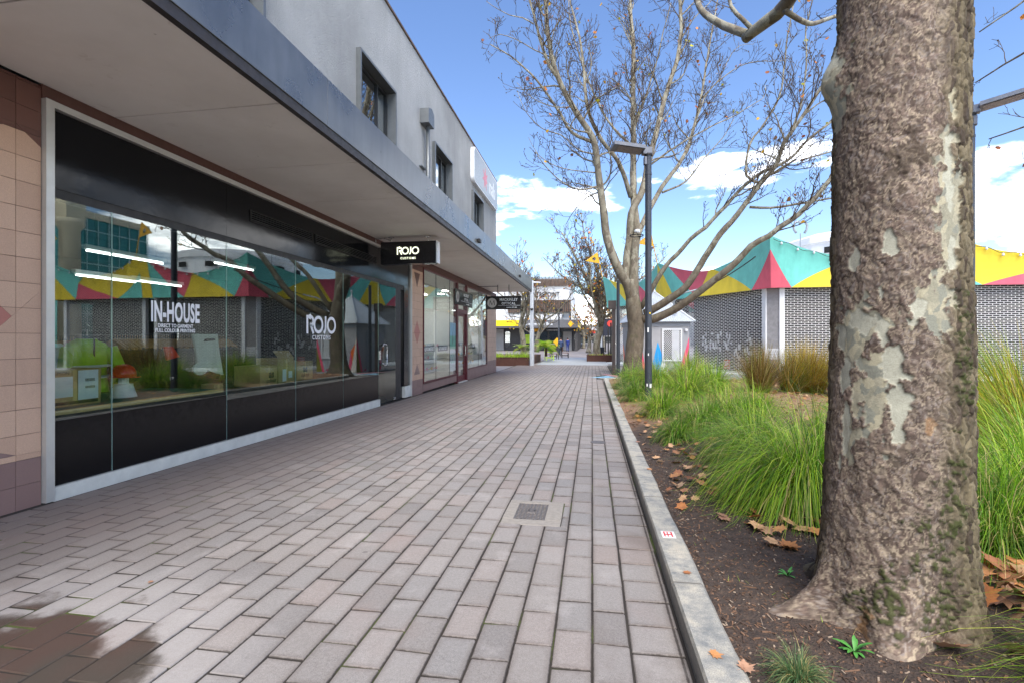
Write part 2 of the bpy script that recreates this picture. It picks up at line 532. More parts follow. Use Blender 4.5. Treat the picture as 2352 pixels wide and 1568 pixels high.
def fascia_mat():
    t = NT('metal_fascia'); p = t.pos()
    n = t.noise(1.2, 5, .6, p); st = t.noise(5, 4, .6, t.pos((1, 1, .2)))
    t.base(t.ramp(t.math('ADD', t.math('MULTIPLY', n, .6), t.math('MULTIPLY', st, .4)), [(.3, srgb(110, 110, 109)), (.7, srgb(142, 142, 140))]))
    t.b.inputs['Metallic'].default_value = .72
    t.rough(t.map(n, .3, .7, .24, .38)); t.bump(t.noise(1.2, 2, .4, p), .03, .05)
    return t.mat
M['metal_fascia'] = fascia_mat()
M['dark_trim'] = simple('dark_trim', srgb(52, 47, 46), .5, var=.2)
M['alu'] = simple('aluminium_frame', srgb(205, 205, 202), .38, .55, var=.06, scale=5)
M['white_base'] = simple('white_base', srgb(205, 206, 200), .5, .1, var=.10, scale=7)
M['alu_win'] = simple('grey_window_frame', srgb(112, 116, 118), .4, .4, var=.06)
M['dark_win'] = simple('dark_window_frame', srgb(42, 44, 45), .4, .3)
M['maroon'] = simple('maroon_frame', srgb(88, 22, 34), .35, var=.1)
M['lintel'] = simple('brown_lintel', srgb(88, 58, 50), .6, var=.1)
M['glass'] = glass('shop_glass', .095, (.80, .86, .84, 1))
M['glass_clear'] = glass('clear_glass', .075, (.96, .98, .97, 1))
M['win_glass'] = glass('window_glass', .38, (.32, .36, .36, 1))
M['glass_edge'] = simple('glass_edge', srgb(140, 170, 160), .2, var=.05)
def spandrel():
    t = NT('black_spandrel_glass'); p = t.pos()
    n = t.noise(2.5, 5, .6, p)
    t.base((.006, .0065, .008, 1)); t.rough(t.map(n, .3, .7, .10, .17))
    t.b.inputs['Specular IOR Level'].default_value = .22
    t.bump(t.noise(16, 3, .5, p), .05, .01)
    return t.mat
M['spandrel'] = spandrel()
M['added_dark_sheet'] = simple('added_dark_sheet', (.006, .006, .007, 1), .13, var=.1, spec=.28)  # for the added sheet that dulls the lower shop panes
M['black_gloss'] = simple('black_gloss', (.012, .012, .014, 1), .16, var=.1)
M['black_matt'] = simple('black_paint', (.018, .018, .02, 1), .5)
M['white_vinyl'] = simple('white_vinyl', srgb(232, 232, 234), .5, var=.03)
M['cream_light'] = emit('lit_cream_letters', srgb(226, 232, 196), .75)
M['nab_grey'] = simple('sign_grey', srgb(160, 166, 166), .35, var=.05)
M['white_edge'] = simple('sign_white_edge', srgb(232, 234, 236), .4, var=.03)
M['logo_red'] = simple('logo_red', srgb(216, 112, 122), .4, var=.05)
M['logo_white'] = simple('logo_white', srgb(225, 228, 230), .4, var=.03)
M['grey_disc'] = simple('grey_disc', srgb(168, 165, 162), .4, var=.05)
M['shop_wall'] = simple('shop_wall_dark', srgb(36, 38, 38), .8, var=.15, scale=1.5)
M['shop_floor'] = simple('shop_floor', srgb(46, 44, 42), .6)
M['shop_bright'] = simple('shop_wall_pale', srgb(214, 214, 208), .7, var=.05)
M['tube_light'] = emit('tube_light', (1, 1, 1, 1), 5)
M['down_light'] = emit('down_light', (1, .95, .88, 1), 16)
M['green_felt'] = simple('green_board', srgb(26, 92, 80), .8)
M['pine'] = simple('pine_edge', srgb(206, 172, 110), .6, var=.12, scale=14)
M['card'] = simple('cardboard', srgb(176, 146, 96), .8, var=.08, scale=5)
M['paper'] = simple('paper', srgb(226, 228, 230), .7, var=.03)
M['ink'] = simple('printed_ink', srgb(46, 38, 30), .7)
M['hivis'] = simple('hivis_yellow', srgb(150, 196, 24), .7, var=.1, scale=12)
M['hivis_orange'] = simple('hivis_orange', srgb(240, 70, 20), .7)
M['silver_tape'] = simple('silver_tape', srgb(190, 195, 190), .4)
M['white_plastic'] = simple('white_plastic', srgb(210, 222, 222), .4)
M['helmet'] = simple('red_helmet', srgb(222, 44, 30), .25)
M['hanger'] = simple('wooden_hanger', srgb(176, 134, 84), .5, var=.2, scale=20)
M['canvas'] = simple('canvas_bag', srgb(206, 206, 192), .85, var=.08, scale=12)
M['steel'] = simple('brushed_steel', srgb(196, 196, 194), .28, .9)
M['poster_green'] = simple('poster_green', srgb(120, 205, 165), .5)
M['poster_blue'] = simple('poster_blue', srgb(150, 205, 230), .5)
M['poster_dark'] = simple('poster_dark', srgb(40, 70, 60), .5)
M['pink'] = simple('pink_goods', srgb(225, 120, 140), .5)

# --- pavilion, hut, street furniture
def canvas(name, c):
    t = NT(name); p = t.pos()
    n = t.noise(1.0, 4, .6, p); st = t.noise(3, 4, .6, t.pos((1, 1, .25)))
    k = t.math('ADD', t.math('MULTIPLY', n, .5), t.math('MULTIPLY', st, .5))
    lo = tuple(x * .80 for x in c[:3]); hi = tuple(min(1, x * 1.12) for x in c[:3])
    t.base(t.ramp(k, [(.35, lo), (.65, hi)])); t.rough(.62); t.bump(t.noise(2.2, 3, .5, p), .2, .03)
    return t.mat
M['teal'] = canvas('teal_panel', srgb(104, 190, 178))
M['red'] = canvas('red_panel', srgb(204, 84, 102))
M['yellow'] = canvas('yellow_panel', srgb(220, 194, 44))
M['white_metal'] = simple('white_metal', srgb(216, 217, 218), .45, var=.06, scale=3)
M['shutter'] = simple('shutter_aluminium', srgb(222, 220, 216), .5, .05, var=.08, scale=8)
M['mesh_panel'] = simple('perforated_panel', srgb(150, 148, 148), .6, .2, var=.15, scale=6)
M['inside_dark'] = simple('pavilion_inside', srgb(26, 21, 20), .9, var=.3, scale=2)
M['hut_grey'] = simple('hut_grey_paint', srgb(156, 156, 158), .8, var=.07, scale=2, bump=.2, bscale=90)
M['hut_trim'] = simple('hut_trim', srgb(134, 138, 144), .6, var=.05)
M['corrugated'] = simple('corrugated_zinc', srgb(196, 202, 206), .42, .35, var=.07, scale=3)
for k, c in dict(mural_cream=(222, 214, 200), mural_orange=(238, 108, 24), mural_pink=(222, 74, 108), mural_blue=(30, 148, 214), mural_olive=(124, 118, 36), mural_magenta=(176, 36, 92), mural_white=(226, 228, 226)).items():
    M[k] = simple(k, srgb(*c), .7, var=.05, scale=3)
M['post_dark'] = simple('charcoal_post', srgb(58, 62, 70), .42, .2, var=.12, scale=6)
M['post_brown'] = simple('brown_post', srgb(84, 74, 70), .5, .2, var=.12, scale=6)
M['post_pale'] = simple('pale_post', srgb(196, 200, 204), .45, .3, var=.06)
M['lamp_lens'] = simple('lamp_lens', srgb(120, 110, 104), .3, var=.25, scale=30)
M['lamp_body'] = simple('lamp_body', srgb(112, 114, 120), .4, .4)
M['sticker_white'] = simple('sticker_white', srgb(222, 222, 220), .6)
M['sticker_red'] = simple('sticker_red', srgb(200, 60, 60), .6)
M['sign_red'] = simple('sign_red', srgb(206, 62, 50), .6)
M['flag_gold'] = simple('flag_gold', srgb(206, 156, 24), .5, .1)
M['cable'] = simple('cable', srgb(46, 42, 40), .6)
M['pipe_grey'] = simple('conduit_grey', srgb(142, 150, 156), .45, .3)
M['bulb'] = simple('bulb_glass', srgb(205, 210, 214), .15)
M['corten'] = simple('rust_steel', srgb(84, 52, 42), .7, .2, var=.15, scale=4)
M['bench_wood'] = simple('bench_wood', srgb(124, 80, 58), .6, var=.15, scale=20)
M['lime'] = simple('lime_metal', srgb(180, 214, 40), .45)
M['black_metal'] = simple('black_metal', srgb(38, 36, 36), .5, .3)
M['bank_yellow'] = simple('bank_yellow', srgb(248, 210, 0), .5, var=.04)
M['bank_grey'] = simple('bank_grey', srgb(92, 92, 94), .7, var=.1, scale=1)
M['bank_dark'] = simple('bank_dark', srgb(62, 60, 60), .6, var=.1, scale=1)
M['bank_pale'] = simple('bank_pale', srgb(205, 206, 206), .7, var=.07, scale=1)
M['bank_wall'] = simple('bank_wall_grey', srgb(150, 148, 146), .8, var=.08, scale=1)
M['slat_brown'] = simple('slat_brown', srgb(96, 78, 66), .8, var=.25, scale=3)
M['slat_back'] = simple('slat_back', srgb(150, 146, 142), .9, var=.1)
M['bank_glass'] = glass('bank_glass', .09, (.6, .63, .63, 1))
M['orange_sign'] = simple('orange_sign', srgb(240, 172, 20), .5)
M['cream_wall'] = simple('cream_wall', srgb(222, 212, 184), .8, var=.06, scale=1)
M['tower_glass'] = simple('tower_glass', srgb(62, 140, 136), .12, .3, var=.12, scale=.6)
M['tower_line'] = simple('tower_mullion', srgb(176, 200, 196), .4, .3)
M['skin'] = simple('skin', srgb(196, 148, 122), .6)
M['hair'] = simple('hair_dark', srgb(52, 40, 34), .8)
M['jeans'] = simple('dark_trousers', srgb(40, 44, 56), .85)
M['jacket_blue'] = simple('blue_jacket', srgb(60, 76, 108), .85)
M['jacket_navy'] = simple('navy_coat', srgb(30, 52, 122), .85)

# --- vegetation
def blade_mat(name):
    """grass blade colour stored per blade (leaf pigment), semi-translucent"""
    t = NT(name)
    at_ = t.new('Attribute'); at_.attribute_name = 'Col'
    t.base(at_.outputs['Color']); t.rough(.42)
    t.b.inputs['Specular IOR Level'].default_value = .45
    tr = t.new('BsdfTranslucent'); t.l.new(at_.outputs['Color'], tr.inputs[0])
    mx = t.new('MixShader'); mx.inputs[0].default_value = .42
    t.l.new(t.b.outputs[0], mx.inputs[1]); t.l.new(tr.outputs[0], mx.inputs[2]); t.l.new(mx.outputs[0], t.out.inputs[0])
    return t.mat
M['blade'] = blade_mat('grass_blade')
M['leafcol'] = blade_mat('leaf')
def dead_leaf():
    t = NT('fallen_leaf'); p = t.pos(); oi = t.new('ObjectInfo')
    a = t.ramp(oi.outputs['Random'], [(0, srgb(172, 108, 56)), (.25, srgb(200, 146, 92)), (.5, srgb(140, 88, 56)), (.75, srgb(208, 166, 122)), (1, srgb(156, 116, 98))])
    n = t.noise(22, 5, .65, p)
    t.base(t.mix(t.math('MULTIPLY', t.map(n, .4, .7), .5), a, srgb(112, 72, 48))); t.rough(.55)
    t.bump(t.noise(60, 3, .6, p), .3, .004)
    return t.mat
M['dead_leaf'] = dead_leaf()
def bark_mat(name, dark=1.0, old=None):
    t = NT(name); p = t.pos()
    vo = t.new('TexVoronoi'); vo.inputs['Scale'].default_value = 9; vo.inputs['Randomness'].default_value = 1
    m = t.new('Mapping'); m.inputs['Scale'].default_value = (1, 1, .45)
    n0 = t.new('TexNoise'); n0.inputs['Scale'].default_value = 6; n0.inputs['Detail'].default_value = 3; t.l.new(p, n0.inputs['Vector'])
    ad = t.new('VectorMath', operation='MULTIPLY_ADD'); t.l.new(n0.outputs['Color'], ad.inputs[0]); ad.inputs[1].default_value = (.16, .16, .16); t.l.new(p, ad.inputs[2])
    t.l.new(ad.outputs[0], m.inputs[0]); t.l.new(m.outputs[0], vo.inputs['Vector'])
    sc = t.new('SeparateColor'); t.l.new(vo.outputs['Color'], sc.inputs[0])
    k = dark
    cs = [tuple(v * k for v in srgb(*c)[:3]) for c in ((108, 98, 84), (136, 126, 108), (150, 142, 124), (172, 168, 148), (120, 112, 92))]
    c = t.ramp(sc.outputs[0], [(0, cs[0]), (.3, cs[1]), (.55, cs[2]), (.85, cs[3]), (1, cs[4])])
    n = t.noise(3, 5, .65, p)
    c = t.mix(t.math('MULTIPLY', t.map(n, .5, .7), .5), c, tuple(v * k for v in srgb(98, 94, 72)[:3]) + (1,))
    if old:                                   # old rough brown bark and moss on the lower stem
        sp = t.new('SeparateXYZ'); t.l.new(p, sp.inputs[0])
        lo = t.map(t.math('ADD', sp.outputs[2], t.math('MULTIPLY', t.math('SUBTRACT', t.noise(2.2, 5, .7, p), .5), 3.2)), old[0], old[1], 1, 0)
        c = t.mix(t.math('MULTIPLY', lo, .88), c, t.ramp(t.noise(7, 5, .7, t.pos((1, 1, .5))), [(.35, srgb(64, 54, 44)), (.55, srgb(92, 80, 64)), (.7, srgb(116, 104, 84))]))
        ms = t.math('MULTIPLY', t.map(sp.outputs[2], 1.2, 3.4, 1, 0), t.map(t.noise(1.6, 4, .6, p), .50, .62))
        c = t.mix(t.math('MULTIPLY', ms, .6), c, srgb(72, 76, 34))
    g = t.noise(60, 4, .65, p)
    t.base(t.mix(t.map(g, .3, .7), t.mix(.3, c, (.05, .045, .035, 1)), c)); t.rough(.85)
    t.bump(t.math('ADD', g, sc.outputs[1]), .5, .01)
    return t.mat
M['bark'] = bark_mat('plane_bark', .80)
M['bark_dark'] = bark_mat('plane_bark_rough', .85, (2.0, 5.2))
M['twig'] = simple('twig', srgb(66, 54, 40), .85, var=.25, scale=8)
def big_bark():
    t = NT('plane_bark_flakes'); p = t.pos()
    at_ = t.new('Attribute'); at_.attribute_name = 'Col'
    g = t.noise(150, 4, .7, p); n = t.noise(30, 5, .65, t.pos((1, 1, .6)))
    c = t.mix(t.math('MULTIPLY', t.map(n, .5, .75), .30), at_.outputs['Color'], (.06, .045, .035, 1))
    t.base(t.mix(t.map(g, .3, .7), t.mix(.22, c, (.04, .035, .03, 1)), c)); t.rough(.86)
    t.b.inputs['Specular IOR Level'].default_value = .3
    t.bump(t.math('ADD', g, n), .35, .004)
    return t.mat
M['bark_big'] = big_bark()
M['moss'] = simple('moss', srgb(76, 92, 30), .95, var=.35, scale=40, bump=.8, bscale=200)
M['weed'] = simple('weed_leaf', srgb(76, 140, 60), .5, var=.15, scale=30)
# ------------------------------------------------------------------ ground, paving, kerb, garden bed
def in_view(x, y, z=0.0, m=1.04):
    c, s = math.cos(YAW), math.sin(YAW)
    Xc = x * c + y * s; Zc = -x * s + y * c
    if Zc < .3: return None
    px = 1176 + 1110 * Xc / Zc; py = 778 - 1110 * (z - EYE) / Zc
    if -60 < px < 2412 and -60 < py < 1640: return Zc
    return None

mb = MB()
ys = [-60, -20, 0, 10, 20, 26, 40, 80, 200, 900]
for i in range(len(ys) - 1):
    a_, b_ = ys[i], ys[i + 1]
    za, zb = gz(a_) - .05, gz(b_) - .05
    mb.quad((-600, a_, za), (600, a_, za), (600, b_, zb), (-600, b_, zb))
struct('ground', mb, M['far_paving'])

# joint bed under the pavers
mb = MB()
PY0, PY1 = -1.4, 31.0
yy = [PY0 + (PY1 - PY0) * i / 40 for i in range(41)]
for a_, b_ in zip(yy[:-1], yy[1:]):
    for x0, x1, d0, d1 in ((-4.76, -2.6, .0035, .0035), (-2.6, -1.9, .0035, .0065), (-1.9, .43, .0065, .0090), (.43, 1.3, .009, .009)):
        if x0 > .4 and a_ < 20: continue
        mb.quad((x0, a_, gz(a_) - d0), (x1, a_, gz(a_) - d1), (x1, b_, gz(b_) - d1), (x0, b_, gz(b_) - d0))
pavement = struct('pavement', mb, M['joint'])

DRX0, DRX1, DRY0, DRY1 = -.722, -.238, 3.72, 4.29
rects = []
def add_rect(x0, x1, y0, y1):
    if x1 > DRX0 and x0 < DRX1 and y1 > DRY0 and y0 < DRY1:
        for q in ((x0, x1, y0, min(y1, DRY0)), (x0, x1, max(y0, DRY1), y1),
                  (x0, min(x1, DRX0), max(y0, DRY0), min(y1, DRY1)), (max(x0, DRX1), x1, max(y0, DRY0), min(y1, DRY1))):
            if q[1] - q[0] > .035 and q[3] - q[2] > .035: rects.append(q)
    else: rects.append((x0, x1, y0, y1))
J = .0043
PW, PL = .18, .28
for k in range(-26, 0):
    off = -.14 if (k % 2) else 0
    n0 = int((PY0 - off) / PL)
    for r in range(n0, int((PY1 - off) / PL) + 1):
        add_rect(k * PW + J, k * PW + PW - J, r * PL + off + J, r * PL + off + PL - J)
for r in range(-4, 78):
    y0 = r * PL + .06
    add_rect(J, .172 - J, y0 + J, y0 + PL - J)
for r in range(-5, 86):
    y0 = r * .226
    add_rect(.172 + J + .003, .412, y0 + J, y0 + .226 - J)
for k in range(3, 8):                       # paving carries on past the end of the planter
    for r in range(78, 110):
        add_rect(.0 + (k - 3) * PW + J, (k - 2) * PW - J, r * PL + J + (k % 2) * .14, r * PL + PL - J + (k % 2) * .14)
rnd = random.Random(3)
scored = []
for q in rects:
    cx0, cy0 = (q[0] + q[1]) / 2, (q[2] + q[3]) / 2
    Z = in_view(cx0, cy0)
    scored.append((Z if Z else 1e6 + cy0, q))
scored.sort(key=lambda t: t[0])
variants = {}
def paver_mesh(w, l):
    key = (round(w, 3), round(l, 3))
    lst = variants.setdefault(key, [])
    if len(lst) < 5:
        b = MB().cbox(-w / 2, w / 2, -l / 2, l / 2, -.05, 0, .0052, jit=.0018)
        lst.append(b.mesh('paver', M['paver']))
        return lst[-1]
    return rnd.choice(lst)
rest = MB()
tmpl = {}
for i, (Z, q) in enumerate(scored):
    w, l = q[1] - q[0], q[3] - q[2]
    cx0, cy0 = (q[0] + q[1]) / 2, (q[2] + q[3]) / 2
    flat = .35 if cx0 < -2.4 else 1.0
    tx, ty, tz = rnd.gauss(0, .006) * flat, rnd.gauss(0, .009) * flat, rnd.gauss(0, .009)
    dz = max(-.0022, min(.003, rnd.gauss(0, .0015))) * flat
    loc = (cx0, cy0, gz(cy0) + dz)
    if i < 300:
        piece(pavement, 'paver', paver_mesh(w, l), loc, (tx - .01, ty, tz))
    elif Z < 1e6 or cy0 < 8:
        key = (round(w, 3), round(l, 3))
        if key not in tmpl:
            b = MB(); c = .0042
            b.add([(-w / 2, -l / 2, -.012), (w / 2, -l / 2, -.012), (w / 2, l / 2, -.012), (-w / 2, l / 2, -.012),
                   (-w / 2, -l / 2, -c), (w / 2, -l / 2, -c), (w / 2, l / 2, -c), (-w / 2, l / 2, -c),
                   (-w / 2 + c, -l / 2 + c, 0), (w / 2 - c, -l / 2 + c, 0), (w / 2 - c, l / 2 - c, 0), (-w / 2 + c, l / 2 - c, 0)],
                  [(0, 1, 5, 4), (1, 2, 6, 5), (2, 3, 7, 6), (3, 0, 4, 7), (4, 5, 9, 8), (5, 6, 10, 9), (6, 7, 11, 10), (7, 4, 8, 11), (8, 9, 10, 11)])
            tmpl[key] = b
        b = tmpl[key]
        ct, st_ = math.cos(tz), math.sin(tz)
        rest.add([(loc[0] + p[0] * ct - p[1] * st_, loc[1] + p[0] * st_ + p[1] * ct, loc[2] + p[2] + p[1] * (tx - .01) - p[0] * ty) for p in b.v], b.f)
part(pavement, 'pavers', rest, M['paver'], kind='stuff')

# concrete drain surround with an iron grate
g0 = gz(4)
dr = thing('drain', 'square concrete drain surround with a small iron grate in the paving', 'drain', (-.48, 4.0, g0))
mb = MB(); gx0, gx1, gy0, gy1 = -.625, -.375, 3.84, 4.22
for q in ((DRX0 + .006, DRX1 - .006, DRY0 + .006, gy0), (DRX0 + .006, DRX1 - .006, gy1, DRY1 - .006), (DRX0 + .006, gx0, gy0, gy1), (gx1, DRX1 - .006, gy0, gy1)):
    mb.cbox(q[0], q[1], q[2], q[3], g0 - .05, g0 + .001, .004, jit=.002)
part(dr, 'surround', mb, M['concrete_frame'])
mb = MB().box(gx0, gx1, gy0, gy1, g0 - .045, g0 - .04)
part(dr, 'sump', mb, M['black_void'])
for i in range(8):
    x = gx0 + .008 + i * (gx1 - gx0 - .016) / 7
    part(dr, 'bar', MB().cbox(x - .0075, x + .0075, gy0 + .003, gy1 - .003, g0 - .03, g0 - .003, .002), M['iron'])
for i in range(12):
    y = gy0 + .010 + i * (gy1 - gy0 - .02) / 11
    part(dr, 'cross_bar', MB().cbox(gx0 + .003, gx1 - .003, y - .009, y + .009, g0 - .028, g0 - .005, .002), M['iron'])
mb = MB().cbox(-.535, -.465, 3.99, 4.09, g0 - .02, g0 + .000, .003)
part(dr, 'lift_plate', mb, M['iron'])
mb = MB()
for q in ((-.53, -.515, 3.995, 4.085), (-.485, -.47, 3.995, 4.085), (-.53, -.47, 4.03, 4.045)):
    mb.box(q[0], q[1], q[2], q[3], g0 - .001, g0 + .003)
part(dr, 'raised_letter', mb, M['iron'])
def cover(x, y, r, label):
    z = gz(y)
    mb = MB().lathe([(r, -.03), (r, .004), (r - .015, .006), (r - .02, .003), (.02, .003)], (x, y, z), 28)
    solo('valve_cover', mb, M['iron'], label, 'cover', (x, y, z))
cover(.085, 7.0, .11, 'small round iron valve cover in the gutter course of paving')

# kerb: worn concrete stones round the garden bed
KT = .10
def kerb_path(n=90):
    pts = [(.43, y) for y in np.linspace(-1.4, 18.2, 60)]
    cxx, cyy, r = 2.03, 18.2, 1.6
    pts += [(cxx - r * math.cos(t), cyy + r * math.sin(t)) for t in np.linspace(.05, PI / 2, 14)]
    pts += [(2.03 + t, 19.8 - .12 * t) for t in np.linspace(.4, 11, 14)]
    return [Vector((p[0], p[1], 0)) for p in pts]
kp = kerb_path()
cum = [0]
for a_, b_ in zip(kp[:-1], kp[1:]): cum.append(cum[-1] + (b_ - a_).length)
def kat(s):
    s = max(0, min(s, cum[-1] - 1e-4))
    for i in range(len(kp) - 1):
        if cum[i + 1] >= s:
            f_ = (s - cum[i]) / (cum[i + 1] - cum[i]); p = kp[i].lerp(kp[i + 1], f_)
            d = (kp[i + 1] - kp[i]).normalized(); return p, Vector((d.y, -d.x, 0))
kerb = struct('kerb', MB().quad((.46, -1.4, -.06), (.56, -1.4, -.06), (.56, 18, -.22), (.46, 18, -.22)), M['joint'])
s0 = 4.15 - 1.52 * 3 + .02
bounds = [0] + [s0 + 1.52 * i for i in range(0, 22) if 0 < s0 + 1.52 * i < cum[-1]] + [cum[-1]]
for a_, b_ in zip(bounds[:-1], bounds[1:]):
    n = max(6, int((b_ - a_) / .05)); mb = MB(); vs = []; fs = []
    KWD = .172
    prof = [(0, -.09), (0, KT * .45), (.002, KT - .014), (.012, KT), (.05, KT), (.09, KT), (.13, KT), (KWD - .016, KT - .001), (KWD, KT - .022), (KWD + .004, -.06)]
    for i in range(n + 1):
        s_ = a_ + .006 + (b_ - a_ - .012) * i / n
        p, nr = kat(s_)
        for j, (w, h) in enumerate(prof):
            q = p + nr * w
            nz = noise.noise(Vector((q.x * 9, q.y * 9, j * .37)))
            nz2 = noise.noise(Vector((q.x * 2.3, q.y * 2.3, 5 + j * .2)))
            wob = (.004 * nz + .006 * nz2) if j >= 7 else .0022 * nz
            if j >= 7: wob += .012 * max(0, nz2)
            endc = .006 if i in (0, n) and 2 <= j <= 7 else 0
            q = q + nr * (wob * (1 if j >= 7 else -.6))
            vs.append((q.x, q.y, gz(q.y) + h + .0016 * nz * (h > .02) - endc))
    m = len(prof)
    for i in range(n):
        for j in range(m - 1):
            k_ = i * m + j
            fs.append((k_, k_ + m, k_ + m + 1, k_ + 1))
    fs.append(tuple(range(m))); fs.append(tuple(range(n * m, n * m + m))[::-1])
    mb.add(vs, fs)
    part(kerb, 'kerb_stone', mb, M['kerb'])
st = thing('kerb_sticker', 'white hydrant sticker with red mark on the kerb top', 'sticker', (.515, 3.43, gz(3.43) + KT))
zt = gz(3.43) + KT + .0042
part(st, 'backing', MB().box(.468, .556, 3.37, 3.485, zt - .002, zt), M['sticker_white'])
mb = MB()
for q in ((.482, .492, 3.39, 3.465), (.530, .540, 3.39, 3.465), (.492, .530, 3.42, 3.432), (.505, .512, 3.39, 3.465), (.482, .54, 3.468, 3.472)):
    mb.box(q[0], q[1], q[2], q[3], zt, zt + .0015)
part(st, 'mark', mb, M['sticker_red'])

# garden bed
def bz(x, y):
    h = .055 + .05 * min(1, max(0, (x - .6) / .8))
    h += .12 * math.exp(-((x - 3.4) / 2.2) ** 2) * min(1, max(0, (y - 3) / 5)) * min(1, max(0, (19 - y) / 4))
    h += .03 * noise.noise(Vector((x * 1.3, y * 1.3, 0))) + .012 * noise.noise(Vector((x * 5, y * 5, 3)))
    d2 = math.hypot(x - 1.45, y - 2.6)
    h += .03 * math.exp(-(d2 / .6) ** 2)
    return gz(y) + h
def bed_xmin(y):
    if y < 18.2: return .585
    if y > 19.6: return 99
    return 2.03 - math.sqrt(max(0, 1.45 ** 2 - (y - 18.2) ** 2))
vs = []; fs = []
xs = [0] + list(np.linspace(.01, 1, 30) ** 1.2 * 2.4) + list(np.linspace(2.7, 12.5, 26))
ysb = list(np.linspace(-1.4, 1.2, 8)) + list(np.linspace(1.25, 5, 76)) + list(np.linspace(5.15, 19.65, 70))
for y in ysb:
    for x in xs:
        X = bed_xmin(min(y, 19.59)) + x
        vs.append((X, y, bz(X, y) if y < 19.6 else gz(y) + .06))
nx = len(xs)
for i in range(len(ysb) - 1):
    for j in range(nx - 1):
        k_ = i * nx + j; fs.append((k_, k_ + 1, k_ + nx + 1, k_ + nx))
mb = MB(); mb.add(vs, fs)
bed = struct('garden_bed', mb, M['soil'], smooth=True)
# bark mulch lying on it
mb = MB(); rr = random.Random(11)
for i in range(11000):
    x = .62 + rr.random() ** 1.3 * 2.2; y = 1.4 + rr.random() ** 1.35 * 5.0
    if math.hypot(x - 1.46, y - 2.63) < .36: continue
    L, w, h = rr.choice((rr.uniform(.005, .018), rr.uniform(.01, .03), rr.uniform(.006, .014), rr.uniform(.03, .07) if rr.random() < .25 else .012)), rr.uniform(.002, .008), rr.uniform(.002, .006)
    m = Matrix.Translation((x, y, bz(x, y) + h * .3)) @ Matrix.Rotation(rr.uniform(0, 6.3), 4, 'Z') @ Matrix.Rotation(rr.gauss(0, .25), 4, 'X') @ Matrix.Rotation(rr.gauss(0, .3), 4, 'Y')
    mb.mi = rr.choice((0, 0, 0, 0, 1, 1, 1, 2))
    mb.box(-L / 2, L / 2, -w / 2, w / 2, -h / 2, h / 2, m)
M['chip_a'] = simple('mulch_dark', srgb(74, 58, 48), .9, var=.3, scale=30)
M['chip_b'] = simple('mulch_brown', srgb(116, 88, 68), .9, var=.3, scale=30)
M['chip_c'] = simple('mulch_pale', srgb(152, 134, 116), .9, var=.3, scale=30)
o = struct('bark_mulch', mb, [M['chip_a'], M['chip_b'], M['chip_c']], kind='stuff')
tag(o, 'dark bark mulch and small chips scattered on the garden bed', 'mulch')

M['paint_blue'] = simple('worn_blue_paint', srgb(140, 186, 210), .8, var=.12, scale=5)
M['paint_pink'] = simple('worn_pink_paint', srgb(206, 150, 152), .8, var=.12, scale=5)
# painted patches on the paving round the little hut
mb = MB()
def paint(poly, mi):
    mb.mi = mi
    mb.add([(p[0], p[1], gz(p[1]) + .007) for p in poly], [tuple(range(len(poly)))])
paint([(-.1, 20.3), (1.0, 20.6), (.7, 21.7)], 0)
paint([(.2, 20.0), (1.6, 19.95), (1.0, 20.55)], 1)
paint([(1.02, 20.62), (2.2, 20.4), (3.2, 21.1), (1.6, 21.4)], 2)
paint([(2.25, 20.38), (4.4, 20.25), (3.3, 21.05)], 3)
paint([(4.45, 20.25), (7.4, 20.0), (6.4, 20.9), (3.5, 21.1)], 0)
paint([(.75, 21.75), (1.05, 20.65), (1.55, 21.45), (.4, 23.2)], 3)
struct('painted_ground', mb, [M['paint_blue'], M['mural_white'], M['mural_white'], M['paint_pink']])
# ------------------------------------------------------------------ the shop building on the left
FX = -4.74
FAC = ((0, 1, 0), (0, 0, 1))                 # writing on the facade runs along +y
bld = thing('shop_building', 'two storey grey rendered shop building with long metal awning', 'building', (FX, 11, 0))
WY = [(4.44, 6.30), (9.19, 11.04), (13.94, 15.80), (18.73, 20.58)]
WZ0, WZ1, ROOF, YEND = 5.75, 7.33, 9.22, 23.75
mb = MB(); y = -9.0
for a_, b_ in WY + [(YEND, None)]:
    mb.box(FX - .3, FX, y, a_, 3.95, ROOF)
    if b_:
        mb.box(FX - .3, FX, a_, b_, 3.95, WZ0); mb.box(FX - .3, FX, a_, b_, WZ1, ROOF); y = b_
mb.box(FX - 12, FX - .3, YEND - .3, YEND, 0, ROOF)
mb.box(FX - 12, FX - .3, -9, -8.7, 0, ROOF)
mb.box(FX - 12.3, FX - 12, -9, YEND, 0, ROOF)
mb.box(FX - 12, FX - .302, -8.7, YEND - .3, ROOF - .5, ROOF - .3)
mb.box(FX - 12, FX - .302, -8.7, YEND - .3, 3.97, 4.07)
part(bld, 'upper_wall', mb, M['render'])
mb = MB().box(FX - .36, FX + .035, -9, YEND + .035, ROOF + .002, ROOF + .06)
part(bld, 'coping', mb, M['slat_brown'])
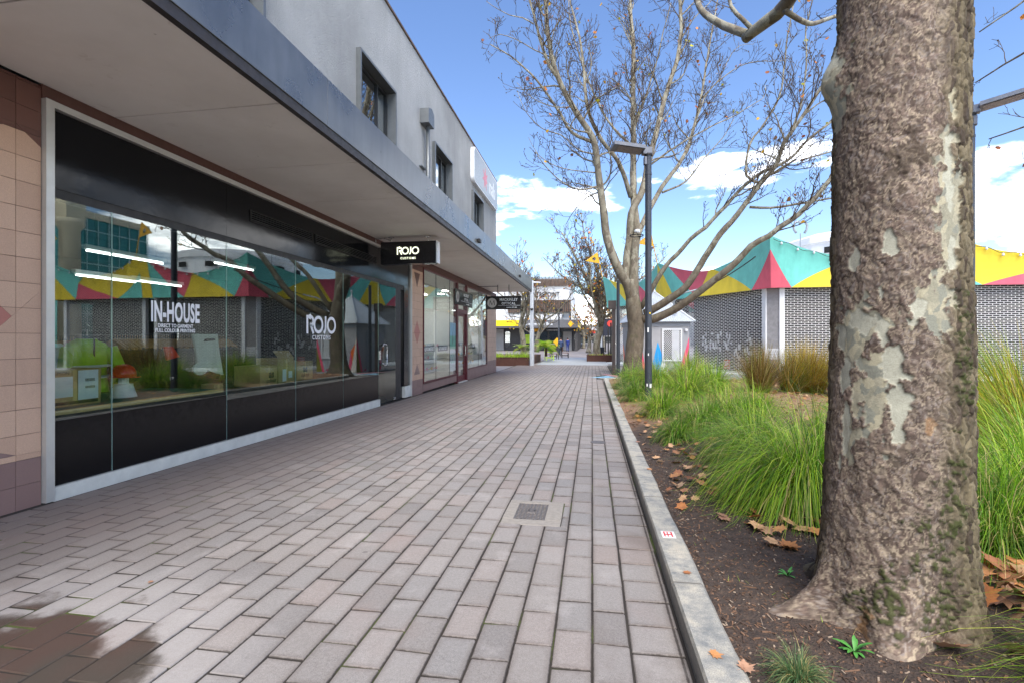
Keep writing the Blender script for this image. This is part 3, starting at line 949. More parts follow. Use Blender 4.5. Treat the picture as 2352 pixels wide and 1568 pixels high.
for a_, b_ in WY:
    w = MB(); d0, d1, t = FX - .22, FX + .10, .055
    w.box(d0, d1, a_ + .002, a_ + t, WZ0 + .002, WZ1 - .002); w.box(d0, d1, b_ - t, b_ - .002, WZ0 + .002, WZ1 - .002)
    w.box(d0, d1, a_ + t, b_ - t, WZ1 - t, WZ1 - .002); w.box(d0, d1, a_ + t, b_ - t, WZ0 + .002, WZ0 + t)
    wo = part(bld, 'window', w, M['alu_win'])
    f = MB(); a2, b2, e0, e1 = a_ + t + .001, b_ - t - .001, WZ0 + t + .001, WZ1 - t - .001
    for q in ((a2, a2 + .07, e0, e1), (b2 - .07, b2, e0, e1), (a2 + .07, b2 - .07, e1 - .07, e1), (a2 + .07, b2 - .07, e0, e0 + .07), ((a2 + b2) / 2 + .3, (a2 + b2) / 2 + .36, e0 + .07, e1 - .07)):
        f.box(FX - .19, FX - .12, q[0], q[1], q[2], q[3])
    part(wo, 'frame', f, M['dark_win'])
    part(wo, 'pane', MB().box(FX - .165, FX - .155, a2 + .07, b2 - .07, e0 + .07, e1 - .07), M['win_glass'])
    part(wo, 'blind', MB().box(FX - .9, FX - .88, a2 - .3, b2 + .3, e0 - .3, e1 + .3), M['black_matt'])

# rainwater head and downpipe
dp = MB(); yc, x0, x1 = 13.12, FX + .002, FX + .26
dp.prism([(x0, yc - .24, 7.42), (x0, yc + .24, 7.42), (x0, yc + .24, 7.82), (x0, yc + .02, 7.90), (x0, yc - .24, 7.82)], (x1 - x0, 0, 0))
d_ = part(bld, 'rainwater_head', dp, M['alu_win'])
part(d_, 'downpipe', MB().tube([(FX + .14, yc + .04, 7.45), (FX + .14, yc + .04, 4.1)], .055, 14), M['alu_win'], smooth=True)
part(d_, 'bracket', MB().box(FX + .002, FX + .1, yc - .3, yc + .04, 6.18, 6.21), M['alu_win'])

# awning
SOF, FA = 3.62, -2.80
awn = part(bld, 'awning', MB().box(FX + .002, FA - .04, -9, 22.66, 3.72, 4.06), M['dark_trim'])
ybs = [4.15 + 1.545 * i for i in range(-8, 13)]
ybs = [b for b in ybs if b < 22.3] + [22.70]
for a_, b_ in zip(ybs[:-1], ybs[1:]):
    part(awn, 'soffit_panel', MB().cbox(FX + .004, FA - .075, a_ + .007, b_ - .007, SOF, SOF + .02, .002), M['soffit'])
fj = [-8.9, -6.73, -2.89, .95, 4.79, 8.63, 12.45, 16.3, 20.1, 22.70]
for a_, b_ in zip(fj[:-1], fj[1:]):
    p = MB().cbox(FA - .02, FA, a_ + .003, b_ - .003, SOF + .06, 4.19, .002)
    p.box(FA - .14, FA - .0201, a_ + .003, b_ - .003, 4.178, 4.19)
    part(awn, 'fascia_panel', p, M['metal_fascia'])
part(awn, 'end_fascia', MB().box(FX + .004, FA - .0205, 22.68, 22.70, SOF + .06, 4.177), M['metal_fascia'])
part(awn, 'drip_edge', MB().box(FA - .072, FA - .012, -9, 22.69, SOF - .035, SOF + .058), M['dark_trim'])
for y in (11.72, 18.6):
    part(awn, 'sensor_box', MB().cbox(FA + .001, FA + .07, y - .09, y + .09, 3.78, 3.87, .01), M['black_metal'])

# lintel and tiled pillars
def tri_clip(poly, n, d):
    """keep the side n.p <= d of a 2d polygon"""
    out = []
    for i in range(len(poly)):
        p, q = poly[i], poly[(i + 1) % len(poly)]
        a_, b_ = n[0] * p[0] + n[1] * p[1] - d, n[0] * q[0] + n[1] * q[1] - d
        if a_ <= 0: out.append(p)
        if (a_ < 0 < b_) or (b_ < 0 < a_):
            t = a_ / (a_ - b_); out.append((p[0] + (q[0] - p[0]) * t, p[1] + (q[1] - p[1]) * t))
    return out
def halfplanes(tri):
    hs = []; c = (sum(p[0] for p in tri) / len(tri), sum(p[1] for p in tri) / len(tri))
    for i in range(len(tri)):
        p, q = tri[i], tri[(i + 1) % len(tri)]
        n = (q[1] - p[1], p[0] - q[0]); L = math.hypot(*n); n = (n[0] / L, n[1] / L); d = n[0] * p[0] + n[1] * p[1]
        if n[0] * c[0] + n[1] * c[1] > d: n = (-n[0], -n[1]); d = -d
        hs.append((n, d))
    return hs
def area(p): return abs(sum(p[i][0] * p[(i + 1) % len(p)][1] - p[(i + 1) % len(p)][0] * p[i][1] for i in range(len(p)))) / 2 if len(p) > 2 else 0
TW, TH = .226, .213
def tiled(name, y0, y1, z0, z1, shapes, base_fn, ycol0):
    """a pillar: grout backing with separate tiles; shapes = [(polygon, material key)] inlaid in the pattern"""
    pil = part(bld, name, MB().box(FX - .25, FX - .006, y0, y1, z0, z1), M['grout'])
    cache = {}
    k0 = math.floor((y0 - ycol0) / TW); k1 = math.ceil((y1 - ycol0) / TW)
    r = 0
    while z0 + r * TH < z1 - .02:
        for k in range(k0, k1):
            a_, b_ = max(y0, ycol0 + k * TW) + .0018, min(y1, ycol0 + k * TW + TW) - .0018
            c_, d_ = z0 + r * TH + .0018, min(z1, z0 + r * TH + TH) - .0018
            if b_ - a_ < .02 or d_ - c_ < .02: continue
            polys = [([(a_, c_), (b_, c_), (b_, d_), (a_, d_)], base_fn(r, (c_ + d_) / 2))]
            for shp, mk in shapes:
                nxt = []
                for poly, m0 in polys:
                    rem = poly
                    for n, d in halfplanes(shp):
                        o_ = tri_clip(rem, (-n[0], -n[1]), -d - .0008)
                        if area(o_) > 2e-4: nxt.append((o_, m0))
                        rem = tri_clip(rem, n, d - .0008)
                        if area(rem) < 2e-4: rem = []; break
                    if rem: nxt.append((rem, mk))
                polys = nxt
            for poly, mk in polys:
                whole = len(poly) == 4 and abs(area(poly) - (b_ - a_) * (d_ - c_)) < 1e-7
                cy_, cz_ = (a_ + b_) / 2, (c_ + d_) / 2
                key = (mk, round(b_ - a_, 4), round(d_ - c_, 4)) if whole else None
                me = cache.get(key) if whole else None
                if me is None:
                    if whole: t = MB().cbox(-.012, .001, a_ - cy_, b_ - cy_, c_ - cz_, d_ - cz_, .0012)
                    else: t = MB().prism([(-.012, p[0] - cy_, p[1] - cz_) for p in poly], (.013, 0, 0))
                    me = t.mesh('tile', M[mk])
                    if whole: cache[key] = me
                piece(pil, 'tile', me, (FX, cy_, cz_))
        r += 1
    return pil
def colours(r, z):
    return 'tile_plum' if r < 2 else ('tile_brown' if z > 3.24 else 'tile_tan')
def pattern(yc, hw=.226):
    return [([(yc - hw, 3.20), (yc + hw, 3.20), (yc, 2.80)], 'tile_brown'),
            ([(yc - hw, .43), (yc + hw, .43), (yc, .72)], 'tile_plum'),
            ([(yc - hw, 1.58), (yc, 1.26), (yc + hw, 1.58), (yc, 1.90)], 'tile_pink')]
def colours1(r, z): return 'tile_plum' if r < 2 else ('tile_brown' if z > 3.2 else 'tile_tan')
tiled('pillar', 1.70, 3.49, -.045, 3.60, [([(2.85, 3.195), (3.075, 3.195), (2.85, 3.0)], 'tile_brown'), ([(3.3, 3.195), (3.49, 3.195), (3.49, 3.06)], 'tile_brown'), ([(3.3, 3.195), (3.075, 3.195), (3.075, 3.08)], 'tile_brown'),
      ([(2.85, .43), (3.3, .43), (2.85, .62)], 'tile_plum'), ([(3.06, 1.36), (3.27, 1.585), (3.06, 1.81), (2.85, 1.585)], 'tile_pink')], colours1, 3.30 - TW * 8)
tiled('pillar', 12.19, 13.14, -.14, 3.42, pattern(12.665), colours, 12.665 - TW * 4)
tiled('pillar', 21.62, 23.74, -.26, 3.42, [], lambda r, z: 'tile_plum' if r < 3 else 'tile_tan', 21.62)
tiled('plinth', 13.145, 16.62, -.1, .13, [], lambda r, z: 'tile_plum', 13.145)
tiled('plinth', 18.02, 21.615, -.2, .22, [], lambda r, z: 'tile_plum', 18.02)
part(bld, 'lintel', MB().box(FX - .2, FX + .012, 3.49, 12.185, 3.50, SOF - .001), M['lintel'])
part(bld, 'lintel', MB().box(FX - .2, FX + .016, 12.19, 23.74, 3.421, SOF - .001), M['lintel'])

# ---- shopfront with black glass
sf = part(bld, 'shopfront', MB().box(FX - .03, FX + .05, 3.492, 3.56, -.03, 3.4985).box(FX - .03, FX + .048, 3.561, 10.24, 3.44, 3.4985).box(FX - .03, FX + .045, 12.13, 12.185, -.1, 3.4985), M['alu'])
mb = MB().prism([(FX - .06, 3.562, -.06), (FX - .06, 10.24, -.11), (FX - .06, 10.24, .05), (FX - .06, 3.562, .085)], (.10, 0, 0))
part(sf, 'base_rail', mb, M['white_base'])
gj = [3.562, 4.12, 5.66, 7.16, 8.68, 10.24]
for a_, b_ in zip(gj[:-1], gj[1:]):
    z0 = .087 - .035 * ((a_ - 3.56) / 6.7)
    part(sf, 'pane', MB().box(FX - .012, FX, a_ + .004, b_ - .004, z0, 2.66), M['glass'])
    part(sf, 'pane_edge', MB().box(FX - .011, FX - .001, b_ - .0035, b_ + .0035, z0, 2.66), M['glass_edge'])
part(sf, 'transom', MB().box(FX - .06, FX - .014, 3.562, 12.12, 2.64, 2.745), M['black_matt'])
for a_, b_ in ((3.562, 5.66), (5.66, 8.68), (8.68, 10.24)):
    part(sf, 'spandrel_panel', MB().box(FX - .03, FX - .004, a_ + .002, b_ - .002, 2.746, 3.438), M['spandrel'])
part(sf, 'spandrel_panel', MB().box(FX - .03, FX - .004, 10.242, 12.128, 2.746, 3.497), M['spandrel'])
for a_, b_ in ((6.1, 7.62), (7.72, 10.12)):
    v = MB().box(FX - .003, FX + .012, a_, b_, 3.195, 3.21).box(FX - .003, FX + .012, a_, b_, 3.05, 3.065).box(FX - .003, FX + .012, a_, a_ + .015, 3.066, 3.194).box(FX - .003, FX + .012, b_ - .015, b_, 3.066, 3.194)
    vo_ = part(sf, 'vent', v, M['black_metal'])
    for i in range(4):
        z = 3.075 + i * .03
        part(vo_, 'slat', MB().prism([(FX - .002, a_ + .016, z), (FX + .010, a_ + .016, z - .006), (FX + .010, a_ + .016, z - .002), (FX - .002, a_ + .016, z + .012)], (0, b_ - a_ - .032, 0)), M['dark_win'])
for a_, b_ in zip(gj[:-1], gj[1:]):
    part(sf, 'added_dark_sheet', MB().box(FX + .0012, FX + .0022, a_ + .006, b_ - .006, .087 - .035 * ((a_ - 3.56) / 6.7), .665 if a_ < 5.6 else .60), M['added_dark_sheet'])  # added black sheet over the lower panes, cuts the paving reflection
dr_ = part(bld, 'door', MB().box(FX - .012, FX, 10.25, 11.20, -.06, 2.63), M['glass'], label='frameless glass door')
part(dr_, 'handle', MB().tube([(FX + .01, 10.36, 1.22), (FX + .055, 10.36, 1.24), (FX + .06, 10.40, 1.28), (FX + .06, 10.52, 1.28), (FX + .06, 10.56, 1.24), (FX + .06, 10.56, .84), (FX + .06, 10.52, .80), (FX + .06, 10.40, .80), (FX + .055, 10.36, .84), (FX + .01, 10.36, .86)], .014, 10), M['steel'], smooth=True)
part(dr_, 'lock', MB().cbox(FX - .02, FX + .016, 10.262, 10.34, .93, 1.14, .004), M['steel'])
part(dr_, 'pivot', MB().cbox(FX - .02, FX + .012, 11.08, 11.2, -.07, -.01, .004), M['steel'])
part(bld, 'door_jamb', MB().box(FX - .30, FX - .02, 11.24, 11.56, -.1, 2.745), M['black_matt'])
part(bld, 'door_jamb', MB().box(FX - .06, FX - .002, 11.75, 12.128, .19, 2.745).box(FX - .30, FX - .06, 11.60, 11.75, -.1, 2.745), M['black_gloss'])
part(bld, 'kick_block', MB().cbox(FX - .2, FX + .02, 11.765, 12.128, -.1, .188, .004), M['white_base'])
# writing on the glass
def stroke(mb, mtx, pts, w, ex, closed=False):
    """flat ribbon along 2d points"""
    n = len(pts); L = []; Rr = []
    for i in range(n):
        p = Vector((*pts[i], 0))
        a_ = Vector((*pts[i - 1], 0)) if (i or closed) else None
        b_ = Vector((*pts[(i + 1) % n], 0)) if (i < n - 1 or closed) else None
        d = ((b_ - p).normalized() if b_ else Vector()) + ((p - a_).normalized() if a_ else Vector())
        d.normalize(); nn = Vector((-d.y, d.x, 0))
        k = 1.0
        if a_ is not None and b_ is not None: k = 1 / max(.5, nn.dot(Vector((-(b_ - p).normalized().y, (b_ - p).normalized().x, 0))))
        L.append(p + nn * w / 2 * k); Rr.append(p - nn * w / 2 * k)
    for i in range(n if closed else n - 1):
        j = (i + 1) % n
        q = [L[i], Rr[i], Rr[j], L[j]]
        mb.prism([mtx @ v for v in q], (mtx.to_3x3() @ Vector((0, 0, ex))))
def rojo(mtx, H, ex):
    """wide geometric letters R O J O, height H, centred"""
    mb = MB(); w = .17 * H
    arc = lambda cx, cy, r, a0, a1, n=14: [(cx + r * math.cos(R(a0 + (a1 - a0) * i / n)), cy + r * math.sin(R(a0 + (a1 - a0) * i / n))) for i in range(n + 1)]
    h = H; x = -1.47 * h
    stroke(mb, mtx, [(x + w / 2, -h / 2), (x + w / 2, h / 2)], w, ex)
    stroke(mb, mtx, [(x + w * 1.05, h / 2 - w / 2), (x + .42 * h, h / 2 - w / 2)] + arc(x + .42 * h, h * .18, .235 * h, 90, -60, 10) + [(x + .33 * h, -.02 * h)], w, ex)
    stroke(mb, mtx, [(x + .40 * h, -.02 * h), (x + .68 * h, -h / 2)], w * 1.05, ex)
    x2 = x + 1.17 * h
    stroke(mb, mtx, arc(x2, 0, .415 * h, 0, 345, 23), w, ex, True)
    x3 = x2 + .52 * h + w / 2
    stroke(mb, mtx, [(x3 + .14 * h, h / 2), (x3 + .14 * h, -.10 * h)] + [(x3 + .12 * h, -.25 * h), (x3 + .04 * h, -.38 * h), (x3 - .05 * h, -.46 * h)], w, ex)
    stroke(mb, mtx, arc(x3 + .78 * h, 0, .415 * h, 0, 345, 23), w, ex, True)
    return mb
def fmat(y, z, dx=.001): return frame_mtx((FX + dx, y, z), *FAC)
t = text_mb('IN-HOUSE', .305, .0105, .0004, fmat(4.88, 1.69), sx=.455, spacing=1.06)
part(sf, 'lettering', t, M['white_vinyl'], label='white words IN-HOUSE on the glass')
t = text_mb('DIRECT TO GARMENT', .058, .0012, .0004, fmat(4.875, 1.545), sx=.82)
text_mb('FULL COLOUR PRINTING', .058, .0012, .0004, fmat(4.875, 1.492), sx=.82, mb=t)
part(sf, 'lettering', t, M['white_vinyl'], label='small white words DIRECT TO GARMENT FULL COLOUR PRINTING')
part(sf, 'lettering', rojo(fmat(7.91, 1.645), .31, .001), M['white_vinyl'], label='large white shop name on the glass')
part(sf, 'lettering', text_mb('CUSTOMS', .105, .0022, .0004, fmat(7.92, 1.42), spacing=1.35), M['white_vinyl'], label='spaced small white word under the shop name')

# interior shell of the first shop
mb = MB().box(FX - 5.6, FX - 5.5, 3.3, 12.1, -.1, 3.5).box(FX - 5.5, FX - .32, 3.3, 3.4, -.1, 3.5).box(FX - 5.5, FX - .32, 12.0, 12.1, -.1, 3.5)
part(bld, 'shop_wall', mb, M['shop_wall'])
part(bld, 'shop_floor', MB().box(FX - 5.5, FX - .07, 3.4, 12.0, -.12, -.09), M['shop_floor'])
part(bld, 'shop_ceiling', MB().box(FX - 5.5, FX - .07, 3.4, 12.0, 3.0, 3.05), M['shop_wall'])
part(bld, 'dark_void_panel', MB().box(FX - .10, FX - .06, 3.565, 8.6, .09, .70), M['black_matt'])  # black panel added behind the glass, stands in for the dark under the platforms

# ---- second shop: maroon frames, pale lit interior
s2 = part(bld, 'shopfront', MB().box(FX - .05, FX + .02, 13.142, 13.19, .131, 3.419).box(FX - .05, FX + .02, 13.19, 16.6, .131, .18).box(FX - .05, FX + .02, 13.19, 16.6, 3.375, 3.419)
          .box(FX - .05, FX + .02, 18.05, 21.56, .221, .27).box(FX - .05, FX + .02, 18.05, 21.56, 3.375, 3.419).box(FX - .05, FX + .02, 21.56, 21.615, .221, 3.419), M['maroon'])
part(s2, 'door_frame', MB().box(FX - .12, FX + .025, 16.6, 16.74, -.17, 3.419).box(FX - .12, FX + .025, 17.92, 18.05, -.17, 3.419).box(FX - .12, FX + .025, 16.74, 17.92, 2.32, 2.46), M['maroon'])
for a_, b_, z0 in ((13.19, 14.33, .18), (14.33, 15.79, .18), (15.79, 16.6, .18), (18.05, 19.97, .27), (19.97, 21.56, .27)):
    part(s2, 'pane', MB().box(FX - .02, FX - .008, a_ + .004, b_ - .004, z0 + .001, 3.374), M['glass_clear'])
    part(s2, 'pane_edge', MB().box(FX - .022, FX - .006, b_ - .006, b_ + .0035, z0 + .001, 3.374), M['dark_win'])
part(s2, 'pane', MB().box(FX - .02, FX - .008, 16.742, 17.918, 2.462, 3.418), M['glass_clear'])
d2 = part(s2, 'door', MB().box(FX - .09, FX - .04, 16.745, 16.84, -.15, 2.318).box(FX - .09, FX - .04, 17.82, 17.915, -.15, 2.318).box(FX - .09, FX - .04, 16.84, 17.82, 2.22, 2.318).box(FX - .09, FX - .04, 16.84, 17.82, -.15, .06), M['maroon'])
part(s2, 'pane', MB().box(FX - .07, FX - .06, 16.842, 17.818, .062, 2.218), M['glass_clear'])
part(s2, 'door_handle', MB().tube([(FX - .03, 16.93, .78), (FX + .03, 16.93, .80), (FX + .03, 16.93, 1.14), (FX - .03, 16.93, 1.16)], .013, 8).tube([(FX - .03, 17.72, .78), (FX + .03, 17.72, .80), (FX + .03, 17.72, 1.14), (FX - .03, 17.72, 1.16)], .013, 8), M['steel'])
part(s2, 'door_sill', MB().box(FX - .12, FX + .06, 16.745, 17.915, -.2, -.152), M['white_base'])
mb = MB().box(FX - 4.2, FX - 4.1, 13.2, 21.6, -.1, 3.4).box(FX - 4.1, FX - .3, 13.1, 13.2, -.1, 3.4).box(FX - 4.1, FX - .3, 21.6, 21.7, -.1, 3.4)
part(bld, 'shop_wall', mb, M['shop_bright'])
part(bld, 'shop_floor', MB().box(FX - 4.1, FX - .13, 13.2, 21.6, -.12, -.09), M['bank_wall'])
part(bld, 'shop_ceiling', MB().box(FX - 4.1, FX - .06, 13.2, 21.6, 3.38, 3.40), M['shop_bright'])
for y, x in ((15.2, -6.2), (16.4, -6.6), (19.3, -6.0), (20.6, -6.6), (14.2, -7.4)):
    part(bld, 'down_light', MB().lathe([(.13, 0), (.13, .02)], (x, y, 3.355), 16), M['down_light'])
part(bld, 'added_glow_panel', MB().box(-7.6, -7.3, 14, 16.4, 3.34, 3.375).box(-7.6, -7.3, 18.4, 20.8, 3.34, 3.375), M['tube_light'])  # glowing panels added to brighten the second shop's interior
for a_, b_ in ((13.5, 16.4), (18.3, 21.3)):
    for z in (.35, .72, 1.1):
        part(bld, 'shelf', MB().box(FX - .75, FX - .35, a_, b_, z, z + .02), M['shop_bright'])
    part(bld, 'display_back', MB().box(FX - .80, FX - .77, a_, b_, .2, 1.25), M['shop_bright'])
mb = MB().box(FX - .035, FX - .03, 15.84, 16.56, .30, 1.05)
part(s2, 'poster', mb, M['paper'], label='white poster with green glasses')
mb = MB()
for yc in (16.05, 16.33):
    mb.lathe([(.11, 0), (.11, .002)], (0, 0, 0), 20)
g = MB()
for yc in (16.06, 16.33):
    stroke(g, frame_mtx((FX - .0295, yc, .72), *FAC), [(.11 * math.cos(R(a_)), .13 * math.sin(R(a_))) for a_ in range(0, 360, 20)], .028, .001, True)
part(s2, 'poster_print', g, M['poster_green'])
part(s2, 'poster', MB().box(FX - .035, FX - .03, 15.84, 16.56, 1.06, 1.5), M['poster_green'], label='beach poster, green sea below')
part(s2, 'poster', MB().box(FX - .035, FX - .03, 15.84, 16.56, 1.501, 1.95), M['poster_blue'], label='beach poster, blue sky above')
g = MB()
for k in range(5):
    g.prism([(FX - .0295, 16.2, 1.66), (FX - .0295, 16.1 + k * .05, 1.2 + .03 * k), (FX - .0295, 16.125 + k * .05, 1.18 + .03 * k)], (.001, 0, 0))
part(s2, 'poster_print', g, M['poster_dark'])
band = MB()
for yc, zc in ((13.78, 1.1), (15.08, 1.1), (18.9, 1.1)):
    band.box(FX - .03, FX - .026, yc - .52, yc + .52, zc - .09, zc + .09)
part(s2, 'window_band', band, M['dark_win'])
g = MB()
for yc, zc in ((13.78, 1.1), (15.08, 1.1), (18.9, 1.1)):
    text_mb('OPTOMETRIST', .15, .002, .0004, frame_mtx((FX - .0255, yc, zc), *FAC), sx=.86, mb=g)
part(s2, 'lettering', g, M['logo_white'], label='white word OPTOMETRIST')
# goods on the shelves
rg = random.Random(5)
gm = [M['pink'], M['logo_white'], M['poster_dark'], M['orange_sign'], M['poster_blue']]
for a_, b_ in ((13.6, 16.3), (18.4, 21.2)):
    for z in (.37, .74, 1.12):
        y = a_
        while y < b_:
            w = rg.uniform(.1, .2)
            g = MB()
            for s_ in (-1, 1):
                g.tube([(FX - .52, y + s_ * w * .28 + w * .22 * math.cos(q), z + .06 + .045 * math.sin(q)) for q in [k * PI / 5 for k in range(11)]], .007, 5)
            g.tube([(FX - .52, y - w * .06, z + .07), (FX - .52, y + w * .06, z + .07)], .006, 5)
            for s_ in (-1, 1): g.tube([(FX - .52, y + s_ * w * .5, z + .07), (FX - .66, y + s_ * w * .5, z + .01)], .005, 5)
            o = solo('spectacles', g, rg.choice(gm), 'spectacles on a window shelf left of the maroon door' if a_ < 15 else 'spectacles on a window shelf right of the maroon door', 'spectacles', (FX - .52, y, z), 'spectacles left of the door' if a_ < 15 else 'spectacles right of the door')
            y += w + rg.uniform(.18, .4)
# ------------------------------------------------------------------ hanging and wall signs
YS = 9.95
s = thing('hanging_sign', 'black box sign with pale lettering hanging under the awning', 'sign', (-3.9, YS, 3.02))
part(s, 'box', MB().cbox(-4.56, -3.30, YS, YS + .20, 3.02, 3.50, .006), M['black_gloss'])
part(s, 'edge_strip', MB().box(-3.299, -3.272, YS + .012, YS + .188, 3.028, 3.492), M['white_edge'])
SG = ((1, 0, 0), (0, 0, 1))
part(s, 'lettering', rojo(frame_mtx((-3.94, YS - .001, 3.30), *SG), .165, .003), M['cream_light'])
part(s, 'lettering', text_mb('CUSTOMS', .062, .0012, .002, frame_mtx((-3.93, YS - .002, 3.135), *SG), spacing=1.35), M['cream_light'])
for x in (-4.35, -3.52):
    part(s, 'hanger', MB().tube([(x, YS + .1, 3.50), (x, YS + .1, SOF - .002)], .014, 8).cbox(x - .06, x + .06, YS + .06, YS + .14, SOF - .014, SOF - .002, .003), M['steel'])
part(s, 'power_cable', MB().tube([(-4.35, YS + .1, 3.55), (-4.5, YS + .12, 3.6), (FX + .02, YS + .1, 3.60), (FX + .03, YS + .1, 3.45)], .012, 6), M['steel'])

YM = 19.6
s = thing('hanging_sign', 'black hanging sign with round grey emblem at the awning end', 'sign', (-3.6, YM, 2.58))
part(s, 'board', MB().cbox(-4.36, -2.88, YM, YM + .06, 2.60, 3.15, .004), M['black_gloss'])
def mack(par, mtx, W_, H_):
    """disc with a letter M, two lines of writing and a strap line"""
    r = H_ * .36
    cx0 = -W_ / 2 + H_ * .46
    poly = [mtx @ Vector((cx0 + r * math.cos(R(a_)), r * math.sin(R(a_)), 0)) for a_ in range(0, 360, 12)]
    part(par, 'disc', MB().prism(poly, mtx.to_3x3() @ Vector((0, 0, .003))), M['grey_disc'])
    g = MB()
    w = r * .13
    mt = mtx @ Matrix.Translation((cx0, 0, .0035))
    stroke(g, mt, [(-r * .52, -r * .5), (-r * .42, r * .5)], w * .6, .002)
    stroke(g, mt, [(-r * .42, r * .5), (0, -r * .45)], w * 1.2, .002)
    stroke(g, mt, [(0, -r * .45), (r * .42, r * .5)], w * .6, .002)
    stroke(g, mt, [(r * .42, r * .5), (r * .52, -r * .5)], w * 1.2, .002)
    part(par, 'letter_m', g, M['black_matt'])
    tx = cx0 + r + (W_ / 2 - cx0 - r) / 2
    g = text_mb('MACKINLEY', H_ * .30, .001, .001, mtx @ Matrix.Translation((tx, H_ * .22, .002)), sx=.82, spacing=1.02)
    text_mb('OPTICAL', H_ * .26, .001, .001, mtx @ Matrix.Translation((tx, -H_ * .06, .002)), sx=.82, spacing=1.28, mb=g)
    text_mb('eyewear with style', H_ * .13, .0005, .001, mtx @ Matrix.Translation((tx + W_ * .09, -H_ * .34, .002)), sx=.8, mb=g)
    g.box(tx - W_ * .3, tx + W_ * .33, -H_ * .215, -H_ * .200, .002, .004, mtx)
    part(par, 'lettering', g, M['logo_white'])
mack(s, frame_mtx((-3.62, YM - .001, 2.875), *SG), 1.44, .55)
for x in (-3.85, -3.38):
    part(s, 'hanger', MB().tube([(x, YM + .03, 3.15), (x, YM + .03, SOF - .002)], .012, 8), M['black_metal'])
part(s, 'bracket', MB().tube([(-3.85, YM + .03, 3.56), (FX + .03, YM + .03, 3.56)], .012, 8), M['black_metal'])
s = thing('shop_sign', 'black board with round grey emblem fixed flat above the maroon door', 'sign', (FX, 17.4, 2.6))
part(s, 'board', MB().cbox(FX + .03, FX + .07, 16.2, 18.65, 2.60, 3.15, .004), M['black_gloss'])
mack(s, frame_mtx((FX + .071, 17.42, 2.875), *FAC), 2.4, .55)

# bank sign on the upper wall
s = thing('wall_sign', 'grey rounded bank sign with red star on the upper wall', 'sign', (FX, 20.9, 7.6))
def rrect(y0, y1, z0, z1, r):
    pts = []
    for cy_, cz_, a0 in ((y1 - r, z1 - r, 0), (y0 + r, z1 - r, 90), (y0 + r, z0 + r, 180), (y1 - r, z0 + r, 270)):
        pts += [(cy_ + r * math.cos(R(a0 + k * 15)), cz_ + r * math.sin(R(a0 + k * 15))) for k in range(7)]
    return pts
y0, y1, z0, z1 = 18.55, 23.3, 7.62, 9.02
part(s, 'light_box', MB().prism([(FX + .003, p[0], p[1]) for p in rrect(y0, y1, z0, z1, .22)], (.15, 0, 0)), M['white_edge'])
part(s, 'face', MB().prism([(FX + .153, p[0], p[1]) for p in rrect(y0 + .05, y1 - .05, z0 + .05, z1 - .05, .19)], (.006, 0, 0)), M['nab_grey'])
pts = []
for k in range(14):
    rr_ = (.50 if k % 2 == 0 else .22) * (1 if k not in (4,) else .8)
    pts.append((20.55 + rr_ * math.sin(R(k * 360 / 14)) * 1.15, 8.32 + rr_ * math.cos(R(k * 360 / 14))))
part(s, 'star', MB().prism([(FX + .1592, p[0], p[1]) for p in pts], (.004, 0, 0)), M['logo_red'])
part(s, 'lettering', text_mb('nab', 1.0, .02, .004, frame_mtx((FX + .164, 21.98, 8.26), *FAC), sx=.95), M['logo_white'])

# ------------------------------------------------------------------ things in the shop window
def onx(x, y, X):
    c, s_ = math.cos(YAW), math.sin(YAW)
    k = (x - 1176) / 1110.0
    Z = X / (k * c - s_)
    return Vector((X, (k * s_ + c) * Z, EYE + (778 - y) / 1110.0 * Z))
pl = thing('display_platform', 'low display platform with green top and pine front edge inside shop window', 'platform', (-5.3, 4.7, .0))
part(pl, 'top', MB().box(-5.95, -4.865, 3.58, 5.72, .715, .735), M['green_felt'])
part(pl, 'front_edge', MB().cbox(-4.863, -4.835, 3.58, 5.72, .69, .745, .003), M['pine'])
part(pl, 'leg', MB().box(-4.90, -4.85, 3.9, 3.96, -.08, .688), M['pine'])
part(pl, 'leg', MB().box(-4.90, -4.85, 5.55, 5.61, -.08, .688), M['pine'])
pl2 = thing('display_platform', 'dark low ledge carrying cardboard boxes inside the shop window', 'platform', (-5.3, 7.2, 0))
part(pl2, 'top', MB().box(-5.95, -4.84, 5.76, 8.6, .60, .66), M['shop_floor'])
for y in (6.0, 8.3): part(pl2, 'leg', MB().box(-5.5, -5.4, y, y + .1, -.08, .598), M['shop_floor'])

def carton(label, x0, x1, y0, y1, z0, z1, rot=0, open_flap=False):
    t = thing('cardboard_box', label, 'box', ((x0 + x1) / 2, (y0 + y1) / 2, z0), 'boxes in the shop window')
    part(t, 'carton', MB().cbox(x0, x1, y0, y1, z0, z1, .004, jit=.003), M['card'])
    part(t, 'tape', MB().box(x1 + .0035, x1 + .0045, (y0 + y1) / 2 - .02, (y0 + y1) / 2 + .02, z0 + .01, z1 - .004), M['pine'])
    if open_flap: part(t, 'flap', MB().prism([(x1, y0, z1), (x1, y1, z1), (x1 - .1, y1, z1 + .12), (x1 - .1, y0, z1 + .12)], (-.004, 0, .004)), M['card'])
    return t
b = carton('printed cardboard carton with white paper labels by the window frame', -5.45, -5.1, 3.78, 4.32, .737, 1.10)
part(b, 'label', MB().box(-5.0955, -5.094, 3.86, 4.03, .83, 1.03), M['paper'])
part(b, 'label', MB().box(-5.0955, -5.0935, 4.08, 4.28, .79, 1.085), M['paper'])
g = MB()
for i in range(9): g.box(-5.0933, -5.0925, 4.15 + i * .011, 4.156 + i * .011, .97, 1.0); g.box(-5.0933, -5.0925, 4.15 + i * .011, 4.157 + i * .011, .90, .925)
g.box(-5.0955, -5.0945, 3.83, 4.28, .755, .785)
part(b, 'barcode', g, M['ink'])
